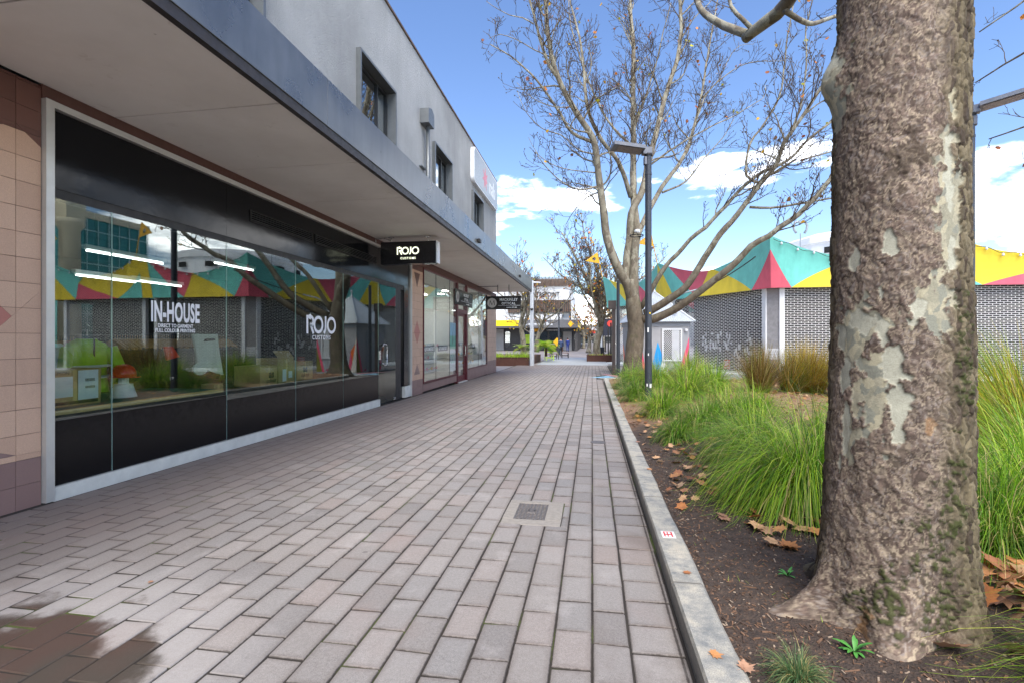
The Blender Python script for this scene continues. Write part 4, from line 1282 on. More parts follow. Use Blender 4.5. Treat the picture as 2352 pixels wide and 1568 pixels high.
part(b, 'lettering', text_mb('EPSON', .045, .001, .0004, frame_mtx((-5.095, 3.93, 1.062), *FAC), sx=1.0), M['ink'])
b = carton('cardboard box with dark printed lettering, left of the three on the ledge', -5.5, -5.05, 6.72, 7.13, .662, .98)
for bb, yc, zc in ((b, 6.98, .79),):
    part(bb, 'lettering', text_mb('colour', .09, .002, .0004, frame_mtx((-5.045, yc, .74), *FAC)), M['ink'])
    g = text_mb('as', .16, .008, .0004, frame_mtx((-5.045, yc, .84), *FAC)); part(bb, 'lettering', g, M['ink'])
b = carton('open cardboard box with shipping labels in the middle of the ledge', -5.45, -5.05, 7.16, 7.58, .662, 1.08, open_flap=True)
part(b, 'label', MB().box(-5.0455, -5.044, 7.26, 7.36, .70, .90), M['paper'])
part(b, 'label', MB().box(-5.0455, -5.044, 7.42, 7.52, .75, .86), M['paper'])
b = carton('cardboard box with dark printed lettering, right end of the ledge', -5.6, -5.15, 7.82, 8.3, .662, 1.0)
part(b, 'lettering', text_mb('as', .16, .008, .0004, frame_mtx((-5.145, 8.06, .86), *FAC)), M['ink'])
part(b, 'lettering', text_mb('colour', .09, .002, .0004, frame_mtx((-5.145, 8.06, .75), *FAC)), M['ink'])
b = carton('small low cardboard box at the left end of the dark ledge', -5.3, -5.1, 5.85, 6.02, .662, .78)

t = thing('storage_tub', 'translucent white storage tub with a lid beside window frame', 'tub', (-5.4, 4.12, .737))
tb = MB().lathe([(.13, 0), (.15, .30), (.155, .50), (.165, .50), (.165, .54), (.15, .55)], (-5.62, 4.14, .80), 24)
part(t, 'body', tb, M['white_plastic'], smooth=True)
part(t, 'stand', MB().box(-5.75, -5.5, 4.0, 4.28, .737, .80), M['white_plastic'])
# hi-vis jacket on a hanger
t = thing('hivis_jacket', 'bright yellow green safety jacket hanging in the shop window', 'jacket', (-5.5, 4.5, .75))
vs = []; fs = []
prof = [(-.02, .07), (.02, .13), (.05, .20), (.10, .235), (.2, .225), (.35, .215), (.5, .225), (.60, .235)]
for i, (dz, w) in enumerate(prof):
    for j in range(17):
        q = 2 * PI * j / 16
        rx = (.085 + .016 * math.sin(7 * q + i * 1.7) + .008 * math.sin(13 * q - i)) * (1 if i > 1 else .6)
        vs.append((-5.5 + rx * math.cos(q), 4.50 + w * math.sin(q), 1.40 - dz + .01 * math.sin(3 * q + i)))
for i in range(len(prof) - 1):
    for j in range(16): k_ = i * 17 + j; fs.append((k_, k_ + 1, k_ + 18, k_ + 17))
g = MB(); g.add(vs, fs); part(t, 'body', g, M['hivis'], smooth=True)
part(t, 'sleeve', MB().tube([(-5.48, 4.27, 1.30), (-5.44, 4.22, 1.1), (-5.44, 4.24, .86)], [.065, .06, .05], 10), M['hivis'], smooth=True)
part(t, 'sleeve', MB().tube([(-5.48, 4.73, 1.30), (-5.44, 4.79, 1.1), (-5.44, 4.80, .86)], [.075, .07, .06], 10), M['hivis'], smooth=True)
g = MB()
for z in (1.10, .98): g.tube([(-5.5 + .100 * math.cos(q), 4.5 + .235 * math.sin(q), z) for q in [2 * PI * k / 20 for k in range(21)]], .016, 6)
part(t, 'reflective_band', g, M['silver_tape'])
part(t, 'collar', MB().tube([(-5.5 + .06 * math.cos(q), 4.5 + .09 * math.sin(q), 1.42) for q in np.linspace(-2.4, 2.4, 12)], .022, 8), M['jeans'], smooth=True)
part(t, 'zip', MB().box(-5.412, -5.405, 4.492, 4.508, .80, 1.40), M['jeans'])
part(t, 'hanger_hook', MB().tube([(-5.5, 4.5, 1.39), (-5.5, 4.5, 1.5), (-5.5, 4.53, 1.53), (-5.5, 4.5, 1.56)], .006, 6), M['steel'])
# helmet on a stand
t = thing('safety_helmet', 'red safety helmet resting on a white cone stand', 'helmet', (-5.3, 4.74, .737))
g = MB().lathe([(.125, .0), (.12, .05), (.10, .10), (.06, .135), (.01, .145)], (-5.3, 4.74, .97), 20)
part(t, 'shell', g, M['helmet'], smooth=True)
part(t, 'brim', MB().prism([(-5.3 + (.15 + .04 * math.cos(R(a_))) * math.cos(R(a_)), 4.74 + .135 * math.sin(R(a_)), .965) for a_ in range(0, 360, 15)], (0, 0, .008)), M['helmet'])
part(t, 'stand', MB().lathe([(.13, 0), (.125, .015), (.09, .13), (.09, .15)], (-5.3, 4.74, .737), 20), M['white_plastic'], smooth=True)
part(t, 'stand_post', MB().lathe([(.05, .15), (.05, .24)], (-5.3, 4.74, .737), 12), M['white_plastic'])
# clothes rails crowded with wooden hangers
def hanger_rail(x, y0, y1, z, label):
    t = thing('clothes_rail', label, 'clothes rail', (x, (y0 + y1) / 2, -.09), 'clothes rails in the shop')
    part(t, 'rail', MB().tube([(x, y0, z), (x, y1, z)], .014, 8), M['black_metal'])
    part(t, 'upright', MB().tube([(x, y0, z), (x, y0, -.08)], .014, 8), M['black_metal'])
    part(t, 'upright', MB().tube([(x, y1, z), (x, y1, -.08)], .014, 8), M['black_metal'])
    n = int((y1 - y0 - .2) / .035)
    g = MB().tube([(0, 0, 0), (0, 0, -.06)], .003, 4)
    g.prism([(0, -.006, -.06), (.03, -.006, -.07), (.21, -.006, -.17), (.205, -.006, -.195), (0, -.006, -.10), (-.205, -.006, -.195), (-.21, -.006, -.17), (-.03, -.006, -.07)], (0, .012, 0))
    me = g.mesh('hanger', M['hanger'])
    for i in range(n):
        piece(t, 'hanger', me, (x, y0 + .1 + i * .035, z), (0, random.uniform(-.05, .05), random.uniform(-.15, .15)))
hanger_rail(-6.15, 5.25, 7.5, 1.46, 'clothes rail crowded with empty wooden hangers, long one by the bag')
hanger_rail(-6.6, 4.6, 5.6, 1.44, 'short clothes rail of wooden hangers behind the yellow jacket')
t = thing('canvas_bag', 'pale canvas tote bag hanging at the end of the rail', 'bag', (-5.5, 6.2, 1.0))
vs = []; fs = []
for i in range(7):
    for j in range(9):
        vs.append((-5.5 + .02 * math.sin(j * 1.3 + i * .5), 5.93 + j * .06 + i * .012, 1.47 - i * .075 - .02 * j * (i / 6)))
for i in range(6):
    for j in range(8): k_ = i * 9 + j; fs.append((k_, k_ + 1, k_ + 10, k_ + 9))
g = MB(); g.add(vs, fs); g.add([(v[0] - .03, v[1], v[2]) for v in vs], [f[::-1] for f in fs])
part(t, 'body', g, M['canvas'], smooth=True)
part(t, 'bar', MB().tube([(-5.49, 5.9, 1.475), (-5.49, 6.45, 1.475)], .008, 6), M['black_metal'])
part(t, 'print', MB().prism([(-5.465, 6.08, 1.36), (-5.465, 6.3, 1.38), (-5.465, 6.28, 1.41), (-5.465, 6.1, 1.40)], (.002, 0, 0)), M['ink'])
t = solo('orange_vest', MB().prism([(-5.6, 5.55, 1.30), (-5.6, 5.68, 1.30), (-5.58, 5.76, 1.16), (-5.6, 5.6, 1.12)], (.03, 0, 0)), M['hivis_orange'], 'orange vest hanging below the wooden hangers', 'vest', (-5.6, 5.65, 1.12))
t = solo('plastic_disc', MB().prism([(-5.5, 6.05 + .13 * math.cos(R(a_)), .98 + .09 * math.sin(R(a_))) for a_ in range(0, 360, 24)], (.02, 0, 0)), M['canvas'], 'pale round cap lying near the window glass', 'cap', (-5.5, 6.05, .9))
for x, y0, y1, z, l in ((-6.0, 4.9, 5.95, 2.46, 'fluorescent ceiling tube nearest the left window frame'), (-6.4, 5.1, 5.9, 2.2, 'lower fluorescent tube above the yellow jacket'), (-6.0, 6.9, 7.8, 2.62, 'fluorescent ceiling tube in the middle of the shop'), (-7.0, 6.4, 7.3, 2.3, 'deeper fluorescent ceiling tube at the back of the shop')):
    t = thing('tube_light', l, 'light', (x, (y0 + y1) / 2, z))
    part(t, 'tube', MB().tube([(x, y0, z), (x, y1, z)], .010, 8), M['tube_light'])
    part(t, 'batten', MB().box(x - .03, x + .03, y0 - .03, y1 + .03, z + .022, z + .07), M['white_metal'])
    part(t, 'cord', MB().tube([(x, y0 + .1, z + .07), (x, y0 + .1, 3.0)], .004, 4).tube([(x, y1 - .1, z + .07), (x, y1 - .1, 3.0)], .004, 4), M['black_metal'])
# ------------------------------------------------------------------ tent-roofed pavilion
EAVE, PEAK, DIP = 3.50, 5.62, 4.72
PV = [Vector(p) for p in ((1.0, 33.6, 0), (3.9, 28.1, 0), (7.3, 21.5, 0), (13.4, 21.5, 0), (19.6, 21.9, 0), (22.6, 29.0, 0), (13, 39.5, 0), (5, 39.5, 0))]
PC = Vector((11.5, 30.5, 0))
pav = thing('pavilion', 'tent roofed pavilion with teal, red and yellow panels and grille shutters', 'pavilion', (PC.x, PC.y, -.25))
def crest(t):
    """height of the scalloped top edge between two peaks"""
    k = abs(2 * t - 1)
    return DIP + (PEAK - DIP) * (k ** 1.7)
def eave_pt(i, t, v):
    a_, b_ = PV[i], PV[(i + 1) % 8]
    p = a_.lerp(b_, t)
    out = (p - PC).normalized()
    k = abs(2 * t - 1) ** 3
    z0, z1 = EAVE, crest(t)
    return Vector((p.x, p.y, 0)) + out * (.32 * v * k - .10 * v * (1 - v) * 4 * .5) + Vector((0, 0, z0 + (z1 - z0) * v))
def panel(i, poly, mk):
    """convex polygon in (t, v) laid on side i, with thickness"""
    ts = sorted({round(p[0], 4) for p in poly})
    t0, t1 = ts[0], ts[-1]
    n = max(4, int((t1 - t0) * 26)); sm = sorted(set([t0 + (t1 - t0) * k / n for k in range(n + 1)] + ts))
    rng = []
    for t in sm:
        lo, hi = 9, -9
        for k in range(len(poly)):
            p, q = poly[k], poly[(k + 1) % len(poly)]
            if min(p[0], q[0]) - 1e-6 <= t <= max(p[0], q[0]) + 1e-6:
                for v in ([p[1], q[1]] if abs(p[0] - q[0]) < 1e-6 else [p[1] + (q[1] - p[1]) * (t - p[0]) / (q[0] - p[0])]):
                    lo, hi = min(lo, v), max(hi, v)
        rng.append((lo, hi))
    mb = MB(); vs = []; fs = []
    NV = 5
    for t, (lo, hi) in zip(sm, rng):
        for k in range(NV + 1):
            v = lo + (hi - lo) * k / NV
            p = eave_pt(i, t, v); vs.append(p)
            vs.append(p + (PC - Vector((p.x, p.y, 0))).normalized() * .03)
    m = (NV + 1) * 2
    for c_ in range(len(sm) - 1):
        for k in range(NV):
            a_ = c_ * m + k * 2
            fs.append((a_, a_ + m, a_ + m + 2, a_ + 2)); fs.append((a_ + 1, a_ + 3, a_ + m + 3, a_ + m + 1))
        a_ = c_ * m; b_ = c_ * m + NV * 2
        fs.append((a_, a_ + 1, a_ + m + 1, a_ + m)); fs.append((b_, b_ + m, b_ + m + 1, b_ + 1))
    mb.add(vs, fs)
    part(canopy, 'roof_panel', mb, M[mk], smooth=False)
canopy = part(pav, 'roof', MB().add([(p.x + (PC.x - p.x) * .03, p.y + (PC.y - p.y) * .03, 4.35) for p in PV], [tuple(range(8))[::-1]]), M['white_metal'])
SETS = {
    'A': [([(0, 0), (.14, 0), (0, .74)], 'red'), ([(0, .74), (.14, 0), (.46, 1), (0, 1)], 'teal'), ([(.14, 0), (.62, 0), (.50, 1), (.46, 1)], 'yellow'),
          ([(.62, 0), (.90, 1), (.50, 1)], 'red'), ([(.62, 0), (.86, 0), (1, .95), (1, 1), (.90, 1)], 'teal'), ([(.86, 0), (1, 0), (1, .95)], 'yellow')],
    'B': [([(0, 0), (.13, 0), (0, .74)], 'red'), ([(0, .74), (.13, 0), (.52, 1), (0, 1)], 'teal'), ([(.13, 0), (.60, 0), (.52, 1)], 'yellow'),
          ([(.60, 0), (.92, 1), (.52, 1)], 'red'), ([(.60, 0), (.9, 0), (.92, 1)], 'teal'), ([(.9, 0), (1, 0), (1, 1), (.92, 1)], 'yellow')],
    'D': [([(0, 0), (.26, 0), (0, .60)], 'teal'), ([(0, .60), (.26, 0), (.70, .62), (.62, 1), (0, 1)], 'yellow'), ([(.26, 0), (.72, 0), (.70, .62)], 'red'),
          ([(.72, 0), (1, .8), (1, 1), (.62, 1), (.70, .62)], 'teal'), ([(.72, 0), (1, 0), (1, .8)], 'yellow')],
    'E': [([(0, 0), (.16, 0), (0, 1)], 'yellow'), ([(.16, 0), (.42, 1), (0, 1)], 'teal'), ([(.16, 0), (.55, 0), (.42, 1)], 'red'), ([(.55, 0), (.9, 1), (.42, 1)], 'yellow'), ([(.55, 0), (1, 0), (1, 1), (.9, 1)], 'teal')],
}
def flip(s_): return [([(1 - p[0], p[1]) for p in poly], mk) for poly, mk in SETS[s_]]
for i, st_ in enumerate((flip('E'), flip('A'), SETS['B'], SETS['D'], SETS['E'], SETS['B'], SETS['A'], flip('E'))):
    for poly, mk in st_: panel(i, poly, mk)
# drum behind the crest, with a metal crown
dc = Vector((15.4, 31.0, 0))
mb = MB().lathe([(4.0, 4.36), (4.0, 6.6), (4.15, 6.62), (4.15, 6.95), (3.6, 7.2), (2.0, 7.35)], dc, 12)
drum = part(pav, 'drum', mb, M['white_metal'])
g = MB()
for k in range(12):
    a_ = R(15 + k * 30)
    p = dc + Vector((4.01 * math.cos(a_), 4.01 * math.sin(a_), 6.15))
    m = Matrix.Translation(p) @ Matrix.Rotation(a_, 4, 'Z')
    g.box(-.02, .02, -.35, .35, -.16, .16, m)
part(drum, 'vent_openings', g, M['black_void'])
def crown(c, s_):
    pts = []
    for k in range(31):
        q = R(200 + k * 320 / 30 - 90)
        x = .5 * math.cos(q); z = .36 * math.sin(q)
        pts.append((x, z))
    pts = [(-.30, -.5), (-.46, -.25), (-.50, .05), (-.36, .30), (-.14, .34), (0, .18), (.14, .34), (.36, .30), (.50, .05), (.46, -.25), (.30, -.5)]
    return MB().tube([c + Vector((math.cos(YAW) * p[0] * s_, math.sin(YAW) * p[0] * s_, p[1] * s_)) for p in pts], .06 * s_ + .02, 8)
cr = at(1838, 527, 26.5); cr.z = 7.55
part(pav, 'crown', crown(cr, .75), M['pipe_grey'], smooth=True)
part(pav, 'crown_post', MB().tube([cr + Vector((0, 0, -.38)), (cr.x, cr.y, 4.4)], .03, 6), M['pipe_grey'])

# walls: grille shutters between white posts
def wall_side(i, detailed):
    a_, b_ = PV[i], PV[(i + 1) % 8]
    ia = a_ + (PC - a_).normalized() * .42; ib = b_ + (PC - b_).normalized() * .42
    d = (ib - ia).normalized(); L = (ib - ia).length; inn = Vector((-d.y, d.x, 0))
    if inn.dot(PC - ia) < 0: inn = -inn
    g0 = gz(20) + .02
    m = Matrix((d, inn, Vector((0, 0, 1)))).transposed().to_4x4(); m.translation = Vector((ia.x, ia.y, g0))
    H_ = EAVE - g0 + .12
    e = .46
    mb = MB()
    for s0 in (e - .20, L - e): mb.box(s0, s0 + .20, -.09, .09, 0, H_, m)
    part(pav, 'post', MB().box(e - .20, e, -.09, .09, 0, H_, m), M['white_metal'])
    part(pav, 'post', MB().box(L - e, L - e + .20, -.09, .09, 0, H_, m), M['white_metal'])
    part(pav, 'head_box', MB().box(e, L - e, .0, .3, H_ - .32, H_, m), M['inside_dark'])
    sh = part(pav, 'shutter', MB().box(e, L - e, -.02, .02, .0, .09, m), M['shutter'])
    W_ = L - 2 * e
    rows = int((H_ - .1) / .0735)
    bar = MB().box(0, W_, -.012, .012, -.0085, .0085, m.to_3x3().to_4x4()).mesh('bar', M['shutter'])
    lk = MB()
    for r in range(rows):
        z = .10 + r * .0735
        if detailed: piece(sh, 'bar', bar, m @ Vector((e, 0, z)))
        else: lk.box(e, L - e, -.012, .012, z - .011, z + .011, m)
        x = e + (.135 if r % 2 else 0)
        while x < L - e:
            lk.box(x - .008, x + .008, -.0105, .0105, z + .0085, z + .0735 - .0085, m); x += .27
    part(sh, 'links', lk, M['shutter'], kind='stuff')
    part(pav, 'inner_wall', MB().box(e - .2, L - e + .2, 1.4, 1.5, 0, H_, m), M['inside_dark'])
    part(pav, 'step', MB().box(.1, L - .1, -.55, -.092, -.1, .03, m), M['mural_white'])
    return m, L, H_, e
mA = wall_side(1, True); mB = wall_side(2, True); mD = wall_side(3, True); wall_side(0, False)
# things pasted behind the shutters
m, L, H_, e = mA
rp = random.Random(9)
for x0, x1, z0, z1 in ((4.1, 4.7, 1.0, 1.75), (3.1, 3.5, 1.0, 1.8), (2.55, 2.95, .95, 1.75), (1.15, 1.7, 1.15, 1.85), (5.4, 5.8, .8, 1.7), (4.75, 5.2, .25, 1.1), (3.5, 3.9, .9, 1.75)):
    g = MB()
    for k in range(9):
        cx_0 = rp.uniform(x0, x1); cz0 = rp.uniform(z0, z1); w_, h_ = rp.uniform(.05, .16), rp.uniform(.05, .28)
        g.box(cx_0, cx_0 + w_, .10 + .003 * k, .102 + .003 * k, cz0, cz0 + h_, m)
    part(pav, 'torn_poster', g, M['paper'], kind='stuff')
mA_door = m
sg = thing('notice_board', 'small red and white notice behind the shutter foot', 'notice', m @ Vector((4.3, .1, .15)))
part(sg, 'board', MB().box(4.15, 4.55, .08, .09, .15, .62, m), M['sign_red'])
g = MB()
for k in range(4): g.box(4.2, 4.5 - .05 * (k % 2), .076, .079, .22 + k * .09, .25 + k * .09, m)
part(sg, 'writing', g, M['paper'])
# chamfered corner column between the two shutters
c0 = mA[0] @ Vector((.26, 0, 0)); c1 = mB[0] @ Vector((.26, 0, 0))
def near_corner():
    # C is the start of side 2 and the end of side 1
    pa = mA[0] @ Vector((mA[1] - mA[3] + .20, -.02, 0)); pb = mB[0] @ Vector((mB[3] - .20, -.02, 0))
    d = (pb - pa); L_ = d.length; d.normalize(); inn = Vector((-d.y, d.x, 0))
    m = Matrix((d, inn, Vector((0, 0, 1)))).transposed().to_4x4(); m.translation = pa
    return m, L_
m, L_ = near_corner()
part(pav, 'corner_panel', MB().box(0, L_, .0, .03, 0, EAVE + .3, m), M['mesh_panel'])
part(pav, 'notice', MB().box(.02, L_ - .02, -.012, -.002, .72, 1.18, m), M['white_metal'])
g = MB()
for k in range(5):
    for j in range(3): g.box(.06 + k * .08, .06 + k * .08 + rp.uniform(.02, .06), -.016, -.0125, .80 + j * .12, .80 + j * .12 + .02, m)
part(pav, 'scribble', g, M['pipe_grey'])
g = MB()
for k in range(int(3.3 / .05)):
    for j in range(int(L_ / .05)):
        pass
# little flags on the peaks
def flag(base, h, lean, label):
    t = thing('flag', label, 'flag', base, 'gold flags on the pavilion peaks')
    top = base + Vector((lean, 0, h))
    part(t, 'pole', MB().tube([base, top], .025, 6), M['flag_gold'])
    ux = Vector((-math.cos(YAW), -math.sin(YAW), 0)); uz = (top - base).normalized()
    c = top - uz * .36 + ux * .26
    tri = [top, top - uz * .78 + ux * .02, top - uz * .62 + ux * .92]
    out = []
    for k in range(3):
        for j in range(8): out.append(tri[k].lerp(tri[(k + 1) % 3], j / 8))
    c = (tri[0] + tri[1] + tri[2]) / 3
    mb = MB(); vs = []; th = Vector((math.sin(YAW), -math.cos(YAW), 0)) * .012
    for p in out:
        dd = (p - c); q = c + dd.normalized() * .12
        vs += [p + th, q + th, p - th, q - th]
    fs = []
    n = len(out)
    for k in range(n):
        a_ = k * 4; b_ = ((k + 1) % n) * 4
        fs += [(a_, b_, b_ + 1, a_ + 1), (a_ + 2, a_ + 3, b_ + 3, b_ + 2), (a_, a_ + 2, b_ + 2, b_), (a_ + 1, b_ + 1, b_ + 3, a_ + 3)]
    mb.add(vs, fs)
    part(t, 'pennant', mb, M['flag_gold'])
for i, l in ((0, 'gold pennant flag with a hole on the farthest left peak'), (1, 'gold pennant flag with a hole behind the lamp post'), (3, 'gold pennant flag on the peak beyond the near trunk'), (4, 'gold pennant flag on the right rear peak')):
    flag(eave_pt(i, 0, 1) + Vector((0, 0, -.05)), 1.75, -.35, l)
# string of bulbs along the crest and a service cable from the tree
g = MB(); bl = MB()
for i in (2, 3):
    pts = [eave_pt(i, t, 1) + (eave_pt(i, t, 1) - PC).normalized() * .08 + Vector((0, 0, -.10 - .05 * math.sin(t * 40))) for t in np.linspace(.02, .98, 40)]
    g.tube(pts, .012, 5)
    for p in pts[2::4]: bl.lathe([(.02, 0), (.045, -.04), (.045, -.09), (.01, -.12)], p, 8)
fs_ = thing('festoon_lights', 'string of small bulbs along the pavilion crest', 'string lights', eave_pt(2, .5, 1))
part(fs_, 'cable', g, M['cable']); part(fs_, 'bulbs', bl, M['bulb'], kind='stuff')

# ------------------------------------------------------------------ little hut with a corrugated roof
hc = Vector((2.88, 23.49, gz(23.4)))
HM = Matrix.Translation(hc) @ Matrix.Rotation(YAW, 4, 'Z')
hut = thing('hut', 'small grey hut with corrugated pyramid roof and painted mural', 'hut', hc)
HW, HE = 1.20, 1.39
HH, HA = 2.36, 3.78
part(hut, 'wall', MB().box(-HW, HW, -HW, HW, -.1, HH, HM), M['hut_grey'])
part(hut, 'fascia', MB().box(-HW - .04, HW + .04, -HW - .04, HW + .04, HH - .18, HH + .02, HM), M['hut_trim'])
rf = MB()
for k in range(4):
    m = HM @ Matrix.Rotation(k * PI / 2, 4, 'Z')
    nrm = Vector((0, -(HA - HH), HE)).normalized()
    N = 58; vs = []; fs = []
    for i in range(N + 1):
        u = -HE + 2 * HE * i / N
        off = nrm * (.022 if i % 2 else 0)
        top = 1 - abs(u) / HE
        vs += [m @ (Vector((u, -HE, HH + .02)) + off), m @ (Vector((u, -HE * (1 - top), HH + .02 + (HA - HH) * top)) + off)]
    for i in range(N): a_ = i * 2; fs.append((a_, a_ + 2, a_ + 3, a_ + 1))
    rf.add(vs, fs)
    rf.add([m @ Vector((-HE, -HE, HH + .015)), m @ Vector((HE, -HE, HH + .015)), m @ Vector((0, 0, HH + .015))], [(2, 1, 0)])
roof_h = part(hut, 'roof', rf, M['corrugated'])
g = MB()
for k in range(4):
    m = HM @ Matrix.Rotation(k * PI / 2, 4, 'Z')
    g.tube([m @ Vector((-HE - .01, -HE - .01, HH + .045)), m @ Vector((0, 0, HA + .05))], .045, 6)
part(roof_h, 'hip_capping', g, M['corrugated'])
part(roof_h, 'finial', MB().lathe([(.09, 0), (.07, .06), (.03, .1), (.03, .22), (.06, .26), (.05, .34), (.005, .40)], HM @ Vector((0, 0, HA + .02)), 12), M['corrugated'], smooth=True)
def mural(face, poly, mk, lift):
    m = HM @ Matrix.Rotation(face * PI / 2, 4, 'Z')
    part(hut, 'mural_shape', MB().prism([m @ Vector((p[0] * HW / 1.46, -HW - lift, p[1])) for p in poly], m.to_3x3() @ Vector((0, .002, 0))), M[mk])
for f_ in range(4):
    mural(f_, [(1.45, 1.72), (1.45, 1.25), (1.02, .0), (.86, .0)], 'mural_pink', .004)
    mural(f_, [(1.45, 1.23), (1.45, 0), (1.04, 0)], 'mural_olive', .005)
    mural(f_, [(-1.45, 1.75), (-1.45, 0), (-1.05, 0)], 'mural_cream', .004)
    mural(f_, [(-1.40, 1.42), (-1.05, 1.02), (-1.16, .48)], 'mural_orange', .006)
    mural(f_, [(-1.16, .46), (-1.05, 1.0), (-.86, .02), (-1.03, .02)], 'mural_pink', .007)
    mural(f_, [(-.25, 1.50), (-.52, .55), (-.12, .0), (.0, .9)], 'mural_blue', .005)
    mural(f_, [(.02, .9), (-.10, .02), (.42, .02)], 'mural_white', .006)
    mural(f_, [(.1, .55), (.45, .05), (.8, .05), (.3, .3)], 'mural_magenta', .008)
# screened window on the side facing the camera
m = HM
wx0, wx1, wz0, wz1 = .04, .80, .72, 2.02
wd = part(hut, 'window', MB().box(wx0 - .06, wx0, -HW - .06, -HW + .02, wz0 - .06, wz1 + .06, m).box(wx1, wx1 + .06, -HW - .06, -HW + .02, wz0 - .06, wz1 + .06, m).box(wx0, wx1, -HW - .06, -HW + .02, wz1, wz1 + .06, m).box(wx0, wx1, -HW - .06, -HW + .02, wz0 - .06, wz0, m), M['white_metal'])
part(wd, 'pane', MB().box(wx0, wx1, -HW - .012, -HW - .010, wz0, wz1, m), M['black_gloss'])
part(wd, 'blind', MB().box((wx0 + wx1) / 2, wx1 - .05, -HW - .02, -HW - .014, wz0, wz1, m), M['white_metal'])
g = MB()
step = .095; Wd, Hd = wx1 - wx0, wz1 - wz0
k = -int(Hd / step) - 1
while k * step < Wd + Hd:
    for sgn in (1, -1):
        s0 = k * step
        if sgn == 1: a_, b_ = (max(0, s0), max(0, -s0)), (min(Wd, s0 + Hd), min(Hd, Wd - s0))
        else:
            s1 = s0 + Hd
            a_, b_ = (max(0, s1 - Hd), min(Hd, s1)), (min(Wd, s1), max(0, s1 - Wd))
        if b_[0] - a_[0] > .02:
            g.tube([m @ Vector((wx0 + a_[0], -HW - .04 - .004 * sgn, wz0 + a_[1])), m @ Vector((wx0 + b_[0], -HW - .04 - .004 * sgn, wz0 + b_[1]))], .009, 4)
    k += 1
part(wd, 'diamond_grille', g, M['white_metal'])
part(hut, 'wall_lamp', MB().cbox(.98, 1.09, -HW - .14, -HW - .002, 1.95, 2.07, .02, m), M['white_metal'])
part(hut, 'door', MB().box(-HW - .03, -HW - .002, -.45, .45, 0, 2.0, m), M['hut_trim'])

# bent conduit and cable between the hut and the tree
pts = [HM @ Vector(p) for p in ((.62, -1.2, 2.75), (.50, -1.25, 2.95), (.48, -1.3, 3.25), (.62, -1.35, 3.5), (.95, -1.45, 3.66), (1.7, -1.6, 3.85))]
cb = thing('service_cable', 'bent grey conduit and black cable running up from the hut roof', 'cable', pts[0])
part(cb, 'conduit', MB().tube(pts, .035, 8), M['pipe_grey'], smooth=True)
q0 = pts[-1]; q1 = at(1735, 590, 17.5)
part(cb, 'wire', MB().tube([q0.lerp(q1, t) + Vector((0, 0, -.08 * 4 * t * (1 - t))) for t in np.linspace(0, 1, 16)], .02, 6), M['cable'])

# ------------------------------------------------------------------ lamp posts
def lamp_post(p, top, rad, hdir, label, stickers=False):
    t = thing('lamp_post', label, 'lamp post', p, 'flat headed lamp posts')
    z0 = p[2]
    part(t, 'post', MB().lathe([(rad * 1.06, -.1), (rad * 1.06, 1.2), (rad, 1.22), (rad, 2.4), (rad * .97, 2.41), (rad * .97, top - z0 - .55), (rad * 1.05, top - z0 - .54), (rad * 1.05, top - z0 - .50), (rad * .95, top - z0 - .49), (rad * .95, top - z0)], p, 18), M['post_dark'], smooth=False)
    h = Vector(hdir).normalized(); sd = Vector((-h.y, h.x, 0))
    m = Matrix((h, sd, Vector((0, 0, 1)))).transposed().to_4x4(); m.translation = Vector((p[0], p[1], top))
    part(t, 'arm', MB().cbox(-.07, .14, -.07, .07, -.10, .06, .01, m), M['lamp_body'])
    hd = part(t, 'lamp_head', MB().prism([m @ Vector(q) for q in ((.12, -.20, -.03), (.12, .20, -.03), (.80, .20, .05), (.80, -.20, .05))], (0, 0, .075)), M['lamp_body'])
    part(hd, 'lens', MB().prism([m @ Vector(q) for q in ((.17, -.16, -.031), (.17, .16, -.031), (.70, .16, .031), (.70, -.16, .031))], (0, 0, -.006)), M['lamp_lens'])
    part(t, 'sensor', MB().cbox(-.02, .10, -.05, .05, -.32, -.14, .01, m), M['lamp_body'])
    part(t, 'clamp', MB().lathe([(rad * 1.25, -.12), (rad * 1.25, -.08)], (p[0], p[1], top), 14), M['black_metal'])
    if stickers:
        for a_, z, w_, h_, mk in ((-100, 1.55, .03, .10, 'sticker_white'), (-60, .35, .05, .09, 'sticker_white'), (-115, .38, .03, .06, 'sticker_white'), (-95, 1.05, .02, .05, 'sticker_white'), (-70, 1.95, .03, .03, 'bank_yellow')):
            q = R(a_)
            part(t, 'sticker', MB().box(rad * 1.06, rad * 1.06 + .003, -w_ / 2, w_ / 2, 0, h_, Matrix.Translation((p[0], p[1], z0 + z)) @ Matrix.Rotation(q, 4, 'Z')), M[mk])
    return t
L1 = at(1489, 800, 10.6)
lamp_post((L1.x, L1.y, gz(L1.y) + .1), 5.52, .073, (-1, -.22, 0), 'tall charcoal lamp post standing in the grasses, flat lamp head', True)
L3 = at(2228, 700, 9.3)
lamp_post((L3.x, L3.y, gz(L3.y) + .1), 5.80, .073, (.9, -.55, 0), 'charcoal lamp post half hidden behind the near trunk')
p = Vector((1.02, 22.4, gz(22)))
t = thing('light_column', 'brown square column with box head by the distant trunk', 'column', p)
part(t, 'shaft', MB().cbox(p.x - .13, p.x + .03, p.y - .08, p.y + .08, p.z, 2.72, .008), M['post_brown'])
part(t, 'head', MB().cbox(p.x - .30, p.x + .05, p.y - .14, p.y + .14, 2.72, 3.12, .01), M['post_brown'])
p2 = Vector((1.14, 22.0, gz(22)))
t = thing('slim_post', 'slim charcoal round post beside the brown square column', 'post', p2)
part(t, 'shaft', MB().lathe([(.085, 0), (.085, 2.2), (.075, 2.21), (.07, 4.2)], p2, 14), M['post_dark'], smooth=False)
